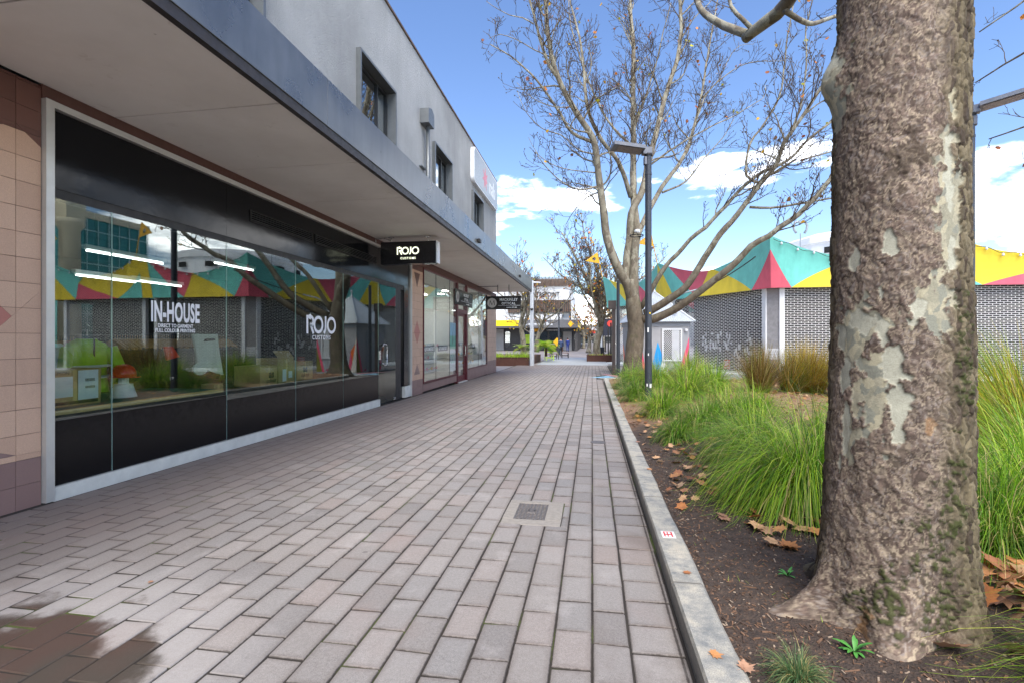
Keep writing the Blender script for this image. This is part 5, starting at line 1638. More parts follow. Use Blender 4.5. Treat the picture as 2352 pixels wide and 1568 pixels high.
part(t, 'bolt', MB().tube([p2 + Vector((-.085, -.02, 1.4)), p2 + Vector((-.12, -.02, 1.4))], .03, 8), M['steel'])
# ------------------------------------------------------------------ far end of the mall
G2 = gz(26)
def box_planter(x0, x1, y0, y1, h, label):
    t = thing('planter', label, 'planter', ((x0 + x1) / 2, y0, G2), 'rust steel planters')
    for q in ((x0, x1, y0, y0 + .05), (x0, x1, y1 - .05, y1), (x0, x0 + .05, y0 + .051, y1 - .051), (x1 - .05, x1, y0 + .051, y1 - .051)):
        part(t, 'side', MB().box(q[0], q[1], q[2], q[3], G2 - .05, G2 + h), M['corten'])
    part(t, 'rim', MB().box(x0 - .02, x1 + .02, y0 - .02, y0 + .09, G2 + h + .002, G2 + h + .03), M['corten'])
    part(t, 'soil', MB().box(x0 + .051, x1 - .051, y0 + .051, y1 - .051, G2, G2 + h - .06), M['soil'])
    return t
box_planter(-9.5, -3.95, 30.3, 37.5, .48, 'long rust steel planter full of grass beyond the shop corner')
box_planter(-.4, 5.2, 36.2, 39.5, .45, 'low rust steel planter round a leaning plane tree')
# pale band of paving across the mall
mb = MB().box(-3.6, 1.0, 31.2, 44, G2 - .05, G2 + .006)
struct('path', mb, M['pale_paving'])
# white pole
pw = Vector((-3.72, 30.1, G2))
t = thing('white_pole', 'white round camera pole beside the long planter', 'pole', pw)
part(t, 'shaft', MB().lathe([(.14, 0), (.14, 2.2), (.12, 2.22), (.12, 4.4), (.10, 4.42), (.10, 5.3)], pw, 16), M['post_pale'])
part(t, 'camera_arm', MB().tube([pw + Vector((-.25, 0, 5.2)), pw + Vector((.55, 0, 5.15))], .05, 8), M['post_pale'])
part(t, 'camera_dome', MB().lathe([(.10, 0), (.09, -.08), (.04, -.13), (.005, -.14)], pw + Vector((0, -.14, 3.55)), 12), M['black_gloss'], smooth=True)
# seats
def seat(x, y, rot, mk, label):
    t = thing('seat', label, 'seat', (x, y, G2), 'timber seats by the planter')
    m = Matrix.Translation((x, y, G2)) @ Matrix.Rotation(rot, 4, 'Z')
    for k in range(3): part(t, 'seat_slat', MB().box(-.25 + k * .17, -.10 + k * .17, -.5, .5, .44, .47, m), M['bench_wood'])
    for k in range(2): part(t, 'back_slat', MB().box(-.30, -.27, -.5, .5, .55 + k * .18, .71 + k * .18, m), M['bench_wood'])
    for s_ in (-.46, .46):
        part(t, 'leg', MB().box(.20, .25, s_ - .025, s_ + .025, 0, .44, m), M[mk])
        part(t, 'leg', MB().box(-.34, -.30, s_ - .025, s_ + .025, 0, .92, m), M[mk])
        part(t, 'rail', MB().box(-.299, .20, s_ - .02, s_ + .02, .20, .24, m).box(-.299, .25, s_ - .02, s_ + .02, .62, .65, m), M[mk])
seat(-3.25, 37.6, .25, 'lime', 'timber seat with lime green frame nearest the white pole')
seat(-3.05, 40.0, .25, 'black_metal', 'timber seat with dark frame behind the lime one')
seat(-2.3, 42.6, .1, 'black_metal', 'farthest timber seat of the three by the planter')

# ---- bank building with slatted top
by = 70.0
bx0, bx1 = -40.0, -1.9
bank = thing('bank_building', 'grey corner building with yellow awning band and slatted brown upper storey', 'building', (-16, by, G2))
part(bank, 'wall', MB().box(bx0, bx1 - .6, by, by + 28, G2, 3.2), M['bank_dark'])
part(bank, 'upper_wall', MB().box(bx0, -3.2, by - .5, by + 28, 3.21, 8.95), M['bank_pale'])
part(bank, 'roof_edge', MB().box(bx0, -4.2, by - 3.0, by - .502, 4.0, 4.75), M['bank_pale'])
aw = part(bank, 'awning', MB().box(bx0, bx1, by - 3.6, by + 26, 2.9, 3.98), M['bank_grey'])
part(aw, 'soffit', MB().box(bx0, bx1, by - 3.55, by + 26, 2.85, 2.898), M['bank_dark'])
part(aw, 'yellow_band', MB().box(-30, -9.75, by - 3.66, by - 3.602, 3.15, 3.95), M['bank_yellow'])
part(aw, 'yellow_band', MB().box(bx1 + .002, bx1 + .06, by - 3.4, by + 8, 2.95, 3.95), M['bank_yellow'])
part(aw, 'lettering', text_mb('Commonwealth Bank', .62, .006, .02, frame_mtx((-7.3, by - 3.64, 3.42), *SG), sx=.72), M['logo_white'])
def diamond(par, x, y, z, r):
    part(par, 'diamond', MB().prism([(x - r * .8, y, z), (x, y, z - r), (x + r * .8, y, z), (x, y, z + r)], (0, -.05, 0)), M['orange_sign'])
diamond(aw, bx1 - 1.0, by - 3.605, 3.42, .45)
for k in range(44):                                              # slatted parapet
    x = -12 + k * .205
    part(bank, 'slat', MB().box(x, x + .11, by - .9, by - .55, 8.9, 10.15 + .06 * (k % 3)), M['slat_brown'])
part(bank, 'parapet_back', MB().box(-12, -2.9, by - .3, by - .1, 8.951, 10.0), M['slat_back'])
part(bank, 'screen', MB().box(-12, -3.0, by - 1.3, by - .52, 5.12, 6.85), M['bank_dark'])
for k in range(30):
    x = -11.9 + k * .3
    part(bank, 'slat', MB().box(x, x + .15, by - 1.5, by - 1.31, 5.12, 6.88), M['slat_brown'])
part(bank, 'lettering', text_mb('CENTREPOINT', .92, .015, .05, frame_mtx((-7.0, by - .56, 7.72), *SG), sx=.78), M['bank_dark'])
part(bank, 'upper_wall', MB().prism([(-3.0, by - .45, 3.99), (-1.9, by - .45, 3.99), (-3.0, by - .45, 6.9)], (0, 24, 0)), M['bank_pale'])
for x0, x1 in ((-20.5, -14.2), (-12.6, -11.9), (-10.0, -6.4), (-6.1, -4.3)):
    part(bank, 'shop_window', MB().box(x0, x1, by - .06, by - .02, G2 + .4, 2.45), M['bank_glass'])
    part(bank, 'room', MB().box(x0, x1, by - .015, by - .004, G2 + .4, 2.45), M['black_matt'])
part(bank, 'window_rail', MB().box(-6.1, -4.3, by - .12, by - .07, .62, .74), M['bank_pale'])
part(bank, 'door_panel', MB().box(-9.6, -8.9, by - .12, by - .07, .8, 2.0), M['lime'])
part(bank, 'sign_strip', MB().box(-10.0, -4.3, by - .14, by - .08, 2.46, 2.84), M['black_matt'])
part(bank, 'sign_strip', MB().box(-8.4, -7.0, by - .2, by - .142, 2.40, 2.84), M['orange_sign'])
part(bank, 'lettering', text_mb('CommonwealthBank', .3, .003, .01, frame_mtx((-5.6, by - .15, 2.65), *SG), sx=.7), M['logo_white'])
part(bank, 'pier', MB().box(-14.1, -12.8, by - .3, by - .002, G2, 2.84), M['bank_wall'])
part(bank, 'pier', MB().box(-4.1, -2.9, by - .3, by - .002, G2, 2.84), M['bank_wall'])
for k in range(9):
    part(bank, 'pier', MB().box(bx1 - .45, bx1 - .12, by - 2.6 + k * 2.9, by - 2.2 + k * 2.9, G2, 2.84), M['bank_dark'])
    part(bank, 'shop_window', MB().box(bx1 - .599, bx1 - .56, by + .4 + k * 2.9, by + 2.6 + k * 2.9, G2 + .3, 2.4), M['bank_glass'])
hs = thing('hanging_sign', 'black hanging bank sign with yellow diamond under the far awning', 'sign', (-3.2, by - 2.6, 2.35))
part(hs, 'board', MB().box(-4.2, -2.1, by - 2.7, by - 2.55, 2.38, 2.76), M['black_matt'])
diamond(hs, -2.4, by - 2.705, 2.57, .15)
for x_ in (-3.9, -2.5): part(hs, 'hanger', MB().box(x_, x_ + .04, by - 2.64, by - 2.6, 2.76, 2.85), M['black_metal'])

# row of shops further down on the left, and the shop that closes the view
row = thing('shop_row', 'far row of low shops with a continuous awning down the mall', 'building', (-6, 110, G2))
part(row, 'wall', MB().box(-20, -3.2, 101, 165, G2, 5.4), M['bank_pale'])
part(row, 'awning', MB().box(-3.2, -.2, 101, 165, 3.0, 3.6), M['bank_grey'])
for k in range(14): part(row, 'shop_window', MB().box(-3.199, -3.15, 103 + k * 4.3, 106 + k * 4.3, G2 + .4, 2.6), M['bank_glass'])
for k in range(14): part(row, 'post', MB().box(-.6, -.45, 102 + k * 4.4, 102.15 + k * 4.4, G2, 3.0), M['post_pale'])
end = thing('end_shop', 'distant shop with red sign closing the view down the mall', 'building', (-1, 185, G2))
part(end, 'wall', MB().box(-40, 60, 186, 200, G2, 6.5), M['bank_wall'])
part(end, 'upper_band', MB().box(-40, 60, 185.5, 185.99, 4.6, 5.6), M['bank_pale'])
part(end, 'sign', MB().box(-5.0, 1.2, 185.2, 185.49, 3.4, 4.4), M['sign_red'])
part(end, 'sign', MB().box(-4.4, .4, 185.0, 185.19, 2.3, 3.3), M['inside_dark'])
for k in range(4): part(end, 'shop_window', MB().box(-9 + k * 4.5, -5.2 + k * 4.5, 185.85, 185.98, .0, 2.2), M['bank_glass'])

# right side of the far mall: posts, sign, low grey buildings
rb = thing('far_building', 'pale grey two storey building behind the far trees', 'building', (40, 90, G2))
part(rb, 'wall', MB().box(24, 60, 84, 130, G2, 7.5), M['bank_wall'])
part(rb, 'roof', MB().box(23, 61, 83, 131, 7.51, 7.9), M['bank_grey'])
for k in range(8): part(rb, 'window', MB().box(25 + k * 4.2, 27.6 + k * 4.2, 83.9, 83.98, 4.4, 6.2), M['bank_glass'])
for k in range(8): part(rb, 'shop_window', MB().box(25 + k * 4.2, 28.4 + k * 4.2, 83.9, 83.98, .2, 2.8), M['bank_glass'])
sgn = thing('banner_sign', 'dark banner sign with red disc on the far mall', 'sign', at(1393, 800, 52))
q = at(1393, 752, 52)
part(sgn, 'board', MB().box(q.x - 1.0, q.x + 1.0, q.y, q.y + .12, q.z - .9, q.z + .9), M['jeans'])
part(sgn, 'disc', MB().tube([(q.x + .4, q.y - .04, q.z + .4), (q.x + .4, q.y - .002, q.z + .4)], .34, 16), M['sign_red'])
part(sgn, 'post', MB().tube([(q.x + 1.1, q.y, G2), (q.x + 1.1, q.y, q.z + 1.2)], .07, 8), M['post_pale'])
for k, (x, Z, h) in enumerate(((1371, 58, 2.6), (1384, 52, 2.6), (1391, 60, 2.4), (1397, 46, 2.7), (1403, 42, 3.0))):
    q = at(x, 800, Z)
    t = solo('slim_bollard', MB().lathe([(.07, 0), (.07, h), (.03, h + .08)], (q.x, q.y, G2), 8), M['black_metal'], 'slim dark post in the row beyond the leaning tree', 'post', (q.x, q.y, G2), 'slim dark posts down the far mall')
q = at(1381, 800, 44)
solo('slim_pole', MB().lathe([(.09, 0), (.08, 4.6), (.05, 4.7)], (q.x, q.y, G2), 10), M['post_pale'], 'pale slender lamp pole right of the leaning tree', 'pole', (q.x, q.y, G2))
q = at(1283.5, 800, 50)
t = thing('street_light', 'grey street light with flat round head in front of the bank', 'street light', (q.x, q.y, G2))
part(t, 'post', MB().lathe([(.11, 0), (.09, 2.6), (.08, 4.4)], (q.x, q.y, G2), 12), M['post_dark'])
part(t, 'head', MB().lathe([(.10, 4.4), (.42, 4.55), (.45, 4.66), (.1, 4.74)], (q.x, q.y, G2), 16), M['black_metal'])
q = at(1280, 792, 49)
t = thing('diamond_sign', 'yellow diamond shaped standing sign beside the street light', 'sign', (q.x, q.y, G2))
z = EYE - .32
part(t, 'board', MB().prism([(q.x - .42, q.y, z), (q.x - .04, q.y, z - .44), (q.x + .06, q.y, z - .36), (q.x + .06, q.y, z + .36), (q.x - .04, q.y, z + .44)], (0, .08, 0)), M['orange_sign'])
part(t, 'post', MB().tube([(q.x + .05, q.y + .12, G2), (q.x + .05, q.y + .12, z + .40)], .05, 8), M['post_dark'])
q = at(1375, 818, 39)
t = solo('dark_crate', MB().cbox(q.x - .45, q.x + .45, q.y - .3, q.y + .3, G2 + .42, G2 + 1.0, .03), M['jeans'], 'dark covered box standing on the far planter', 'crate', (q.x, q.y, G2 + .4))

# ---- two people walking far away
def person(base, face, top_m, leg_m, label, stride=.22, h=1.74):
    t = thing('person', label, 'person', base)
    k = h / 1.75
    m = Matrix.Translation(base) @ Matrix.Rotation(face, 4, 'Z')
    V = [(0, 0, .98), (0, 0, 1.12), (0, .0, 1.30), (0, .01, 1.44), (0, .01, 1.52), (0, .03, 1.60), (0, .03, 1.72),
         (.09, 0, .92), (.10, stride * .5, .50), (.10, stride * .6 - .05, .09), (.10, stride * .6 + .12, .04),
         (-.09, 0, .92), (-.10, -stride * .3, .50), (-.10, -stride - .05, .12), (-.10, -stride + .10, .05),
         (.19, 0, 1.42), (.24, -.08, 1.15), (.23, .06, .92), (.23, .10, .83), (-.19, 0, 1.42), (-.24, .08, 1.15), (-.23, .20, .95), (-.23, .25, .87)]
    E_ = [(0, 1), (1, 2), (2, 3), (3, 4), (4, 5), (5, 6), (0, 7), (7, 8), (8, 9), (9, 10), (0, 11), (11, 12), (12, 13), (13, 14), (3, 15), (15, 16), (16, 17), (17, 18), (3, 19), (19, 20), (20, 21), (21, 22)]
    Rr = [.15, .14, .16, .15, .06, .085, .08, .10, .065, .045, .035, .10, .065, .045, .035, .075, .05, .04, .03, .075, .05, .04, .03]
    me = bpy.data.meshes.new('body'); me.from_pydata([Vector(v) * k for v in V], E_, [])
    o = bpy.data.objects.new('body', me); C.objects.link(o)
    sk = o.modifiers.new('skin', 'SKIN'); 
    for i, r in enumerate(Rr): me.skin_vertices[0].data[i].radius = (r * k, r * k)
    me.skin_vertices[0].data[0].use_root = True
    sb = o.modifiers.new('sub', 'SUBSURF'); sb.levels = 1; sb.render_levels = 1
    me2 = bpy.data.meshes.new_from_object(o.evaluated_get(bpy.context.evaluated_depsgraph_get()))
    bpy.data.objects.remove(o)
    me2.materials.clear()
    for mm in (top_m, leg_m, M['skin'], M['black_metal']): me2.materials.append(mm)
    for p in me2.polygons:
        c = p.center
        p.material_index = 2 if (c.z > 1.50 * k or (abs(c.x) > .17 and c.z < .90 * k and c.z > .78 * k)) else (0 if c.z > .88 * k else (1 if c.z > .10 * k else 3))
        p.use_smooth = True
    b = bpy.data.objects.new('body', me2); C.objects.link(b); b.parent = t; b.rotation_euler = (0, 0, face)
    part(t, 'hair', MB().lathe([(.088 * k, 1.62 * k), (.097 * k, 1.69 * k), (.08 * k, 1.76 * k), (.03 * k, 1.80 * k), (.004, 1.805 * k)], base + (m.to_3x3() @ Vector((0, .012, 0))), 12), M['hair'], smooth=True)
    return t
q = at(1288, 800, 46); person(Vector((q.x, q.y, G2)), .3, M['jacket_blue'], M['jeans'], 'person in blue jacket and dark trousers walking past yellow sign')
q = at(1304, 800, 62); person(Vector((q.x, q.y, G2)), 0, M['jacket_navy'], M['jacket_navy'], 'farther person in a long navy coat under the awning')

# ------------------------------------------------------------------ buildings across the square (seen mirrored in the shop glass)
tw = thing('glass_tower', 'teal glazed office tower across the square', 'tower', (92, 78, 0))
part(tw, 'curtain_wall', MB().box(80, 104, 69, 85, 0, 23), M['tower_glass'])
for k in range(7): part(tw, 'floor_band', MB().box(79.8, 79.99, 69, 85, 2.8 + k * 3, 3.0 + k * 3), M['tower_line'])
for k in range(9): part(tw, 'mullion', MB().box(79.7, 79.799, 69 + k * 2 - .05, 69 + k * 2 + .05, 0, 23), M['tower_line'])
part(tw, 'crown_band', MB().box(79.6, 104.3, 68.7, 85.3, 23, 24.2), M['cream_wall'])
cbld = thing('corner_building', 'cream rounded building with a tall round column across the square', 'building', (38, 27, 0))
part(cbld, 'wall', MB().lathe([(8.5, 0), (8.5, 12), (9.4, 12.1), (9.4, 13.4), (8.5, 13.5)], (39, 25, 0), 28), M['cream_wall'])
part(cbld, 'column', MB().lathe([(.7, 0), (.62, 9.4), (.9, 9.8), (.9, 10.2)], (28.6, 29.9, 0), 18), M['cream_wall'], smooth=True)
part(cbld, 'cornice', MB().box(28, 36, 29.2, 30.6, 10.22, 12.0), M['cream_wall'])
for k in range(8):
    q = R(120 + k * 15)
    mm = Matrix.Translation((39 + 8.52 * math.cos(q), 25 + 8.52 * math.sin(q), 0)) @ Matrix.Rotation(q, 4, 'Z')
    part(cbld, 'window', MB().box(-.02, .06, -.9, .9, 1.2, 10.5, mm), M['win_glass'])
# ------------------------------------------------------------------ trees
def smooth_path(pts, step):
    """Catmull-Rom through points"""
    P = [Vector(p) for p in pts]
    P = [P[0] * 2 - P[1]] + P + [P[-1] * 2 - P[-2]]
    out = []
    for i in range(1, len(P) - 2):
        n = max(2, int((P[i + 1] - P[i]).length / step))
        for k in range(n):
            t = k / n; a_, b_, c_, d_ = P[i - 1], P[i], P[i + 1], P[i + 2]
            out.append(.5 * ((2 * b_) + (c_ - a_) * t + (2 * a_ - 5 * b_ + 4 * c_ - d_) * t * t + (3 * b_ - a_ - 3 * c_ + d_) * t ** 3))
    out.append(P[-2])
    return out

LEAF2D = [(0, -.15), (.10, -.12), (.30, -.22), (.26, -.05), (.50, .02), (.34, .14), (.46, .40), (.26, .34), (.16, .48), (.10, .42), (0, .78), (-.10, .42), (-.16, .48), (-.26, .34), (-.46, .40), (-.34, .14), (-.50, .02), (-.26, -.05), (-.30, -.22), (-.10, -.12)]
LEAFSM = [(0, -.2), (.4, -.05), (.42, .4), (.12, .38), (0, .7), (-.12, .38), (-.42, .4), (-.4, -.05)]

class ColMesh:
    """faces with a colour per vertex (pigment)"""
    def __init__(s): s.v = []; s.f = []; s.c = []
    def add(s, vs, fs, col):
        o = len(s.v); s.v += vs; s.f += [tuple(i + o for i in q) for q in fs]
        s.c += (col if isinstance(col, list) else [col] * len(vs))
    def mesh(s, name, mat, off, smooth=False):
        me = bpy.data.meshes.new(name)
        me.from_pydata([(p[0] - off.x, p[1] - off.y, p[2] - off.z) for p in s.v], [], s.f)
        ca = me.color_attributes.new('Col', 'FLOAT_COLOR', 'POINT')
        ca.data.foreach_set('color', np.array([(c[0], c[1], c[2], 1.0) for c in s.c], dtype=np.float32).ravel())
        me.materials.append(mat)
        if smooth: me.polygons.foreach_set('use_smooth', [True] * len(s.f))
        return me

AUT = [srgb(*c)[:3] for c in ((206, 160, 30), (196, 120, 36), (150, 84, 44), (122, 72, 46), (176, 170, 40), (140, 96, 60))]
class Tree:
    def __init__(s, seed, leaf=.1, leaf_size=.11, twig=.008, detail=1.0, up=.35, pal=None):
        s.r = random.Random(seed); s.limb = MB(); s.tw = MB(); s.lv = ColMesh()
        s.leaf = leaf; s.ls = leaf_size; s.twig = twig; s.detail = detail; s.up = up; s.pal = pal or AUT
    def rv(s):
        while 1:
            v = Vector((s.r.uniform(-1, 1), s.r.uniform(-1, 1), s.r.uniform(-1, 1)))
            if .1 < v.length < 1: return v.normalized()
    def add_leaf(s, p):
        d = s.rv(); d.z -= .5; d.normalize()
        u = d.cross(s.rv()).normalized()
        sz = s.ls * s.r.uniform(.7, 1.3)
        c = s.r.choice(s.pal)
        k = s.r.uniform(.8, 1.15)
        n = d.cross(u)
        vs = [p + (d * (y + .15) + u * x + n * (.25 * x * x)) * sz for x, y in LEAFSM]
        s.lv.add(vs, [tuple(range(8))], tuple(v * k for v in c))
    def branch(s, p, d, L, r, lvl, steps=None):
        n = steps or max(3, int(5 * min(1.5, L / .6) ** .5))
        pts = [p]; d = d.normalized()
        curl = s.rv() * .22
        for i in range(n):
            wob = .30 if lvl >= 2 else .18
            d = (d + s.rv() * wob + curl * .35 + Vector((0, 0, s.up * .28))).normalized()
            pts.append(pts[-1] + d * (L / n))
        rad = [max(s.twig * .75, r * (1 - .75 * i / n)) for i in range(n + 1)]
        tgt = s.limb if r > .03 else s.tw
        tgt.tube(pts, rad, 7 if r > .06 else (5 if r > .02 else 3), cap=False)
        if lvl <= 0 or L < .12:
            if s.r.random() < s.leaf: s.add_leaf(pts[-1])
            elif s.r.random() < .25:
                b = s.twig * 2.2; q = pts[-1]
                s.tw.add([q + Vector((b, 0, 0)), q + Vector((-b, b, 0)), q + Vector((-b, -b, 0)), q + Vector((0, 0, -2.5 * b))], [(0, 1, 3), (1, 2, 3), (2, 0, 3), (0, 2, 1)])
            return
        s.sides(pts, rad, lvl - 1, L, .25)
    def sides(s, pts, rad, lvl, L, start, dens=1.0, scale=1.0):
        n = len(pts)
        tot = sum((pts[i + 1] - pts[i]).length for i in range(n - 1))
        cnt = max(2, int(tot / (.30 if lvl >= 2 else (.17 if lvl == 1 else .10)) * s.detail * dens * .62))
        cnt = min(cnt, 60)
        for k in range(cnt):
            t = start + (1 - start) * (k + s.r.random()) / cnt
            i = min(n - 2, int(t * (n - 1))); p = pts[i].lerp(pts[i + 1], t * (n - 1) - i)
            tg = (pts[i + 1] - pts[i]).normalized()
            side = tg.cross(s.rv()).normalized()
            dd = tg * s.r.uniform(.35, 1.0) + side * s.r.uniform(.5, 1.0) + Vector((0, 0, s.up * .6))
            ln = L * s.r.uniform(.30, .72) * (1.15 - .5 * t) * scale
            s.branch(p, dd, max(ln, .14), max(s.twig, min(rad[i] * .55, ln * .022)), lvl)
    def limb_path(s, pts, r0, r1, lvl=2, start=.3, dens=1.0, L=None, scale=1.0, step=.25):
        P = smooth_path(pts, step)
        n = len(P); w = .03
        Q = [p + Vector((noise.noise(p * 1.7), noise.noise(p * 1.7 + Vector((9, 0, 0))), noise.noise(p * 1.7 + Vector((0, 9, 0))))) * w * min(1, i / 3) for i, p in enumerate(P)]
        rad = [(r0 + (r1 - r0) * (i / (n - 1)) ** .8) * (1 + .09 * noise.noise(P[i] * 3.1)) for i in range(n)]
        s.limb.tube(Q, rad, 12 if r0 > .08 else 8)
        tot = sum((P[i + 1] - P[i]).length for i in range(n - 1))
        if lvl >= 0: s.sides(Q, rad, lvl, L or tot * .55, start, dens, scale)
        return Q
    def finish(s, t, bark):
        part(t, 'limbs', s.limb, bark, smooth=True)
        part(t, 'twigs', s.tw, M['twig'], kind='stuff')
        if s.lv.v: part(t, 'leaves', s.lv.mesh('leaves', M['leafcol'], origin(t)), None, kind='stuff')

def z6(x, y, Z): return at(1102.5 + .3516 * x, .3516 * y, Z)
def z4(x, y, Z): return at(1378.1 + .23438 * x, 520.6 + .23438 * y, Z)

# ---- the spreading plane tree by the hut
base = z4(318, 1470, 19.4); base.z = gz(19) + .02
tr = thing('plane_tree', 'bare spreading plane tree with many limbs in front of the hut', 'tree', base)
T = Tree(21, leaf=.05, leaf_size=.15, twig=.0100, detail=1.12)
trunk = MB()
P = smooth_path([base + Vector((0, 0, -.1)), z4(322, 1330, 19.4), z4(340, 1150, 19.4), z4(352, 980, 19.4), z4(335, 820, 19.4), z4(318, 700, 19.4), z4(305, 600, 19.4), z4(300, 520, 19.4)], .1)
rad = [.46 - .10 * min(1, i / 7) - .06 * i / len(P) + .22 * math.exp(-i * .45) for i in range(len(P))]
rad = [r_ * (1 - .55 * max(0, (i - len(P) * .72) / (len(P) * .28))) for i, r_ in enumerate(rad)]
trunk.tube(P, [r * (1 + .05 * noise.noise(p * 4)) for r, p in zip(rad, P)], 20)
part(tr, 'trunk', trunk, M['bark_dark'], smooth=True)
fork = z4(318, 700, 19.4)
def lf(pts, r0, r1, *a_): T.limb_path(pts, r0 * .82, r1 * .8, *a_)
lf([z4(325, 740, 19.4), z4(255, 550, 19.2), z4(175, 420, 19.1), z4(110, 250, 19.0), z4(60, 50, 18.9), z6(790, 1250, 18.7), z6(760, 1030, 18.5), z6(735, 900, 18.3), z6(640, 760, 18.0), z6(540, 580, 17.7), z6(480, 420, 17.4), z6(440, 200, 17.0), z6(430, 0, 16.8), z6(410, -250, 16.5)], .25, .07, 2, .30, 1.0, 3.2)
lf([z6(520, 520, 17.6), z6(455, 440, 17.3), z6(390, 250, 17.0), z6(350, 100, 16.8), z6(310, -40, 16.6), z6(250, -220, 16.4)], .08, .035, 2, .1, 1.0, 2.6)
lf([z6(735, 930, 18.4), z6(600, 870, 18.0), z6(520, 740, 17.7), z6(440, 620, 17.3), z6(330, 480, 17.0), z6(200, 370, 16.8), z6(70, 290, 16.5)], .085, .02, 2, .15, 1.1, 2.4)
lf([z6(770, 1220, 18.7), z6(640, 1240, 18.2), z6(520, 1180, 17.8), z6(420, 1080, 17.5), z6(360, 980, 17.3)], .05, .015, 2, .1, 1.2, 1.8)
lf([z6(800, 1250, 18.7), z6(700, 1290, 18.9), z6(620, 1370, 19.2), z6(560, 1470, 19.5)], .045, .015, 2, .1, 1.2, 1.6)
lf([z4(300, 690, 19.4), z4(255, 520, 19.6), z4(262, 300, 19.7), z4(290, 100, 19.8), z6(985, 1400, 19.8), z6(1060, 1250, 19.8), z6(1095, 1080, 19.9), z6(1135, 930, 20.0), z6(1185, 720, 20.2), z6(1235, 550, 20.3), z6(1290, 380, 20.3), z6(1312, 180, 20.3), z6(1305, 0, 20.2), z6(1290, -250, 20.0)], .22, .075, 2, .36, 1.0, 3.2)
lf([z4(345, 760, 19.4), z4(330, 500, 19.5), z4(338, 300, 19.6), z4(355, 100, 19.7), z6(1025, 1540, 19.7), z6(1010, 1380, 19.9), z6(1000, 1200, 20.1), z6(1002, 900, 20.5), z6(1000, 600, 20.9), z6(1002, 300, 21.2), z6(985, 100, 21.4), z6(970, -200, 21.6)], .24, .07, 2, .38, 1.0, 3.2)
lf([z6(985, 1290, 19.9), z6(950, 1180, 19.6), z6(900, 1050, 19.2), z6(825, 960, 18.9), z6(760, 860, 18.7), z6(700, 700, 18.6), z6(680, 480, 18.6), z6(650, 250, 18.6), z6(600, 60, 18.6), z6(560, -150, 18.6)], .12, .03, 2, .2, 1.1, 2.8)
lf([z6(985, 950, 20.4), z6(860, 830, 20.2), z6(780, 690, 20.2), z6(720, 560, 20.2), z6(660, 400, 20.2), z6(600, 200, 20.2), z6(575, 0, 20.2)], .07, .02, 2, .15, 1.1, 2.6)
lf([z6(1005, 850, 20.6), z6(1080, 640, 20.8), z6(1150, 420, 21.0), z6(1200, 200, 21.2), z6(1250, 20, 21.3)], .06, .02, 2, .1, 1.0, 2.4)
lf([z6(1020, 1560, 19.7), z6(1090, 1400, 20.0), z6(1150, 1290, 20.3), z6(1210, 1190, 20.6), z6(1295, 1080, 21.0), z6(1370, 930, 21.4), z6(1430, 700, 21.9), z6(1480, 400, 22.3), z6(1520, 180, 22.5), z6(1560, -40, 22.6)], .14, .03, 2, .3, 1.0, 3.0)
lf([z6(1190, 1260, 20.6), z6(1340, 1190, 20.8), z6(1470, 1030, 21.0), z6(1600, 880, 21.2), z6(1660, 780, 21.3)], .06, .015, 2, .2, 1.1, 2.0)
lf([z6(1110, 1080, 20.0), z6(1250, 980, 20.2), z6(1450, 860, 20.4), z6(1650, 760, 20.6), z6(1850, 640, 20.8), z6(1860, 560, 20.9)], .055, .015, 2, .2, 1.1, 2.0)
lf([z6(1380, 900, 21.3), z6(1480, 620, 21.2), z6(1640, 470, 21.0), z6(1780, 410, 20.9), z6(1980, 400, 20.8)], .05, .015, 2, .2, 1.1, 1.8)
lf([z4(400, 800, 19.3), z4(480, 660, 19.1), z4(555, 530, 18.9), z4(640, 395, 18.7), z4(740, 290, 18.5), z4(880, 130, 18.2), z4(1030, 10, 17.9), z6(1600, 1350, 17.6), z6(1720, 1220, 17.3), z6(1850, 1120, 17.1), z6(2010, 1050, 16.9), z6(2160, 900, 16.7), z6(2330, 770, 16.5), z6(2500, 600, 16.3)], .13, .035, 2, .35, 1.0, 2.8)
lf([z4(440, 850, 19.3), z4(560, 790, 19.0), z4(700, 700, 18.7), z4(830, 600, 18.4), z4(950, 440, 18.1), z4(1060, 250, 17.8), z4(1180, 70, 17.5), z6(1640, 1450, 17.3), z6(1720, 1350, 17.1), z6(1830, 1210, 16.8), z6(1930, 1080, 16.5), z6(1985, 940, 16.3), z6(2090, 780, 16.0), z6(2210, 600, 15.7), z6(2330, 420, 15.4)], .20, .05, 2, .5, 1.0, 2.8)
lf([z4(420, 900, 19.3), z4(520, 905, 19.1), z4(700, 830, 18.8), z4(870, 715, 18.4), z4(1080, 560, 17.9), z4(1280, 400, 17.4), z4(1480, 190, 16.9), z4(1650, 95, 16.5), z6(1960, 1485, 16.3), z6(2080, 1400, 16.0), z6(2200, 1280, 15.7), z6(2330, 1120, 15.4), z6(2480, 950, 15.1)], .22, .07, 2, .62, 1.0, 2.4)
lf([z6(1760, 1355, 17.1), z6(1900, 1360, 16.9), z6(2050, 1340, 16.7), z6(2330, 1290, 16.4), z6(2500, 1250, 16.2)], .06, .025, 1, .3, .9, 1.2)
lf([z6(1840, 1200, 16.8), z6(1740, 1150, 16.6), z6(1760, 950, 16.5), z6(1860, 800, 16.4), z6(1960, 620, 16.3), z6(2000, 300, 16.3), z6(2040, 60, 16.2), z6(2080, -120, 16.2)], .055, .02, 2, .1, 1.0, 2.2)
lf([z6(2000, 930, 16.3), z6(2090, 700, 16.5), z6(2130, 450, 16.7), z6(2130, 200, 16.8), z6(2180, -40, 16.9)], .05, .02, 2, .1, 1.0, 2.2)
lf([z6(2090, 1050, 16.9), z6(2230, 1010, 16.7), z6(2400, 960, 16.5)], .045, .02, 1, .1, .9, 1.2)
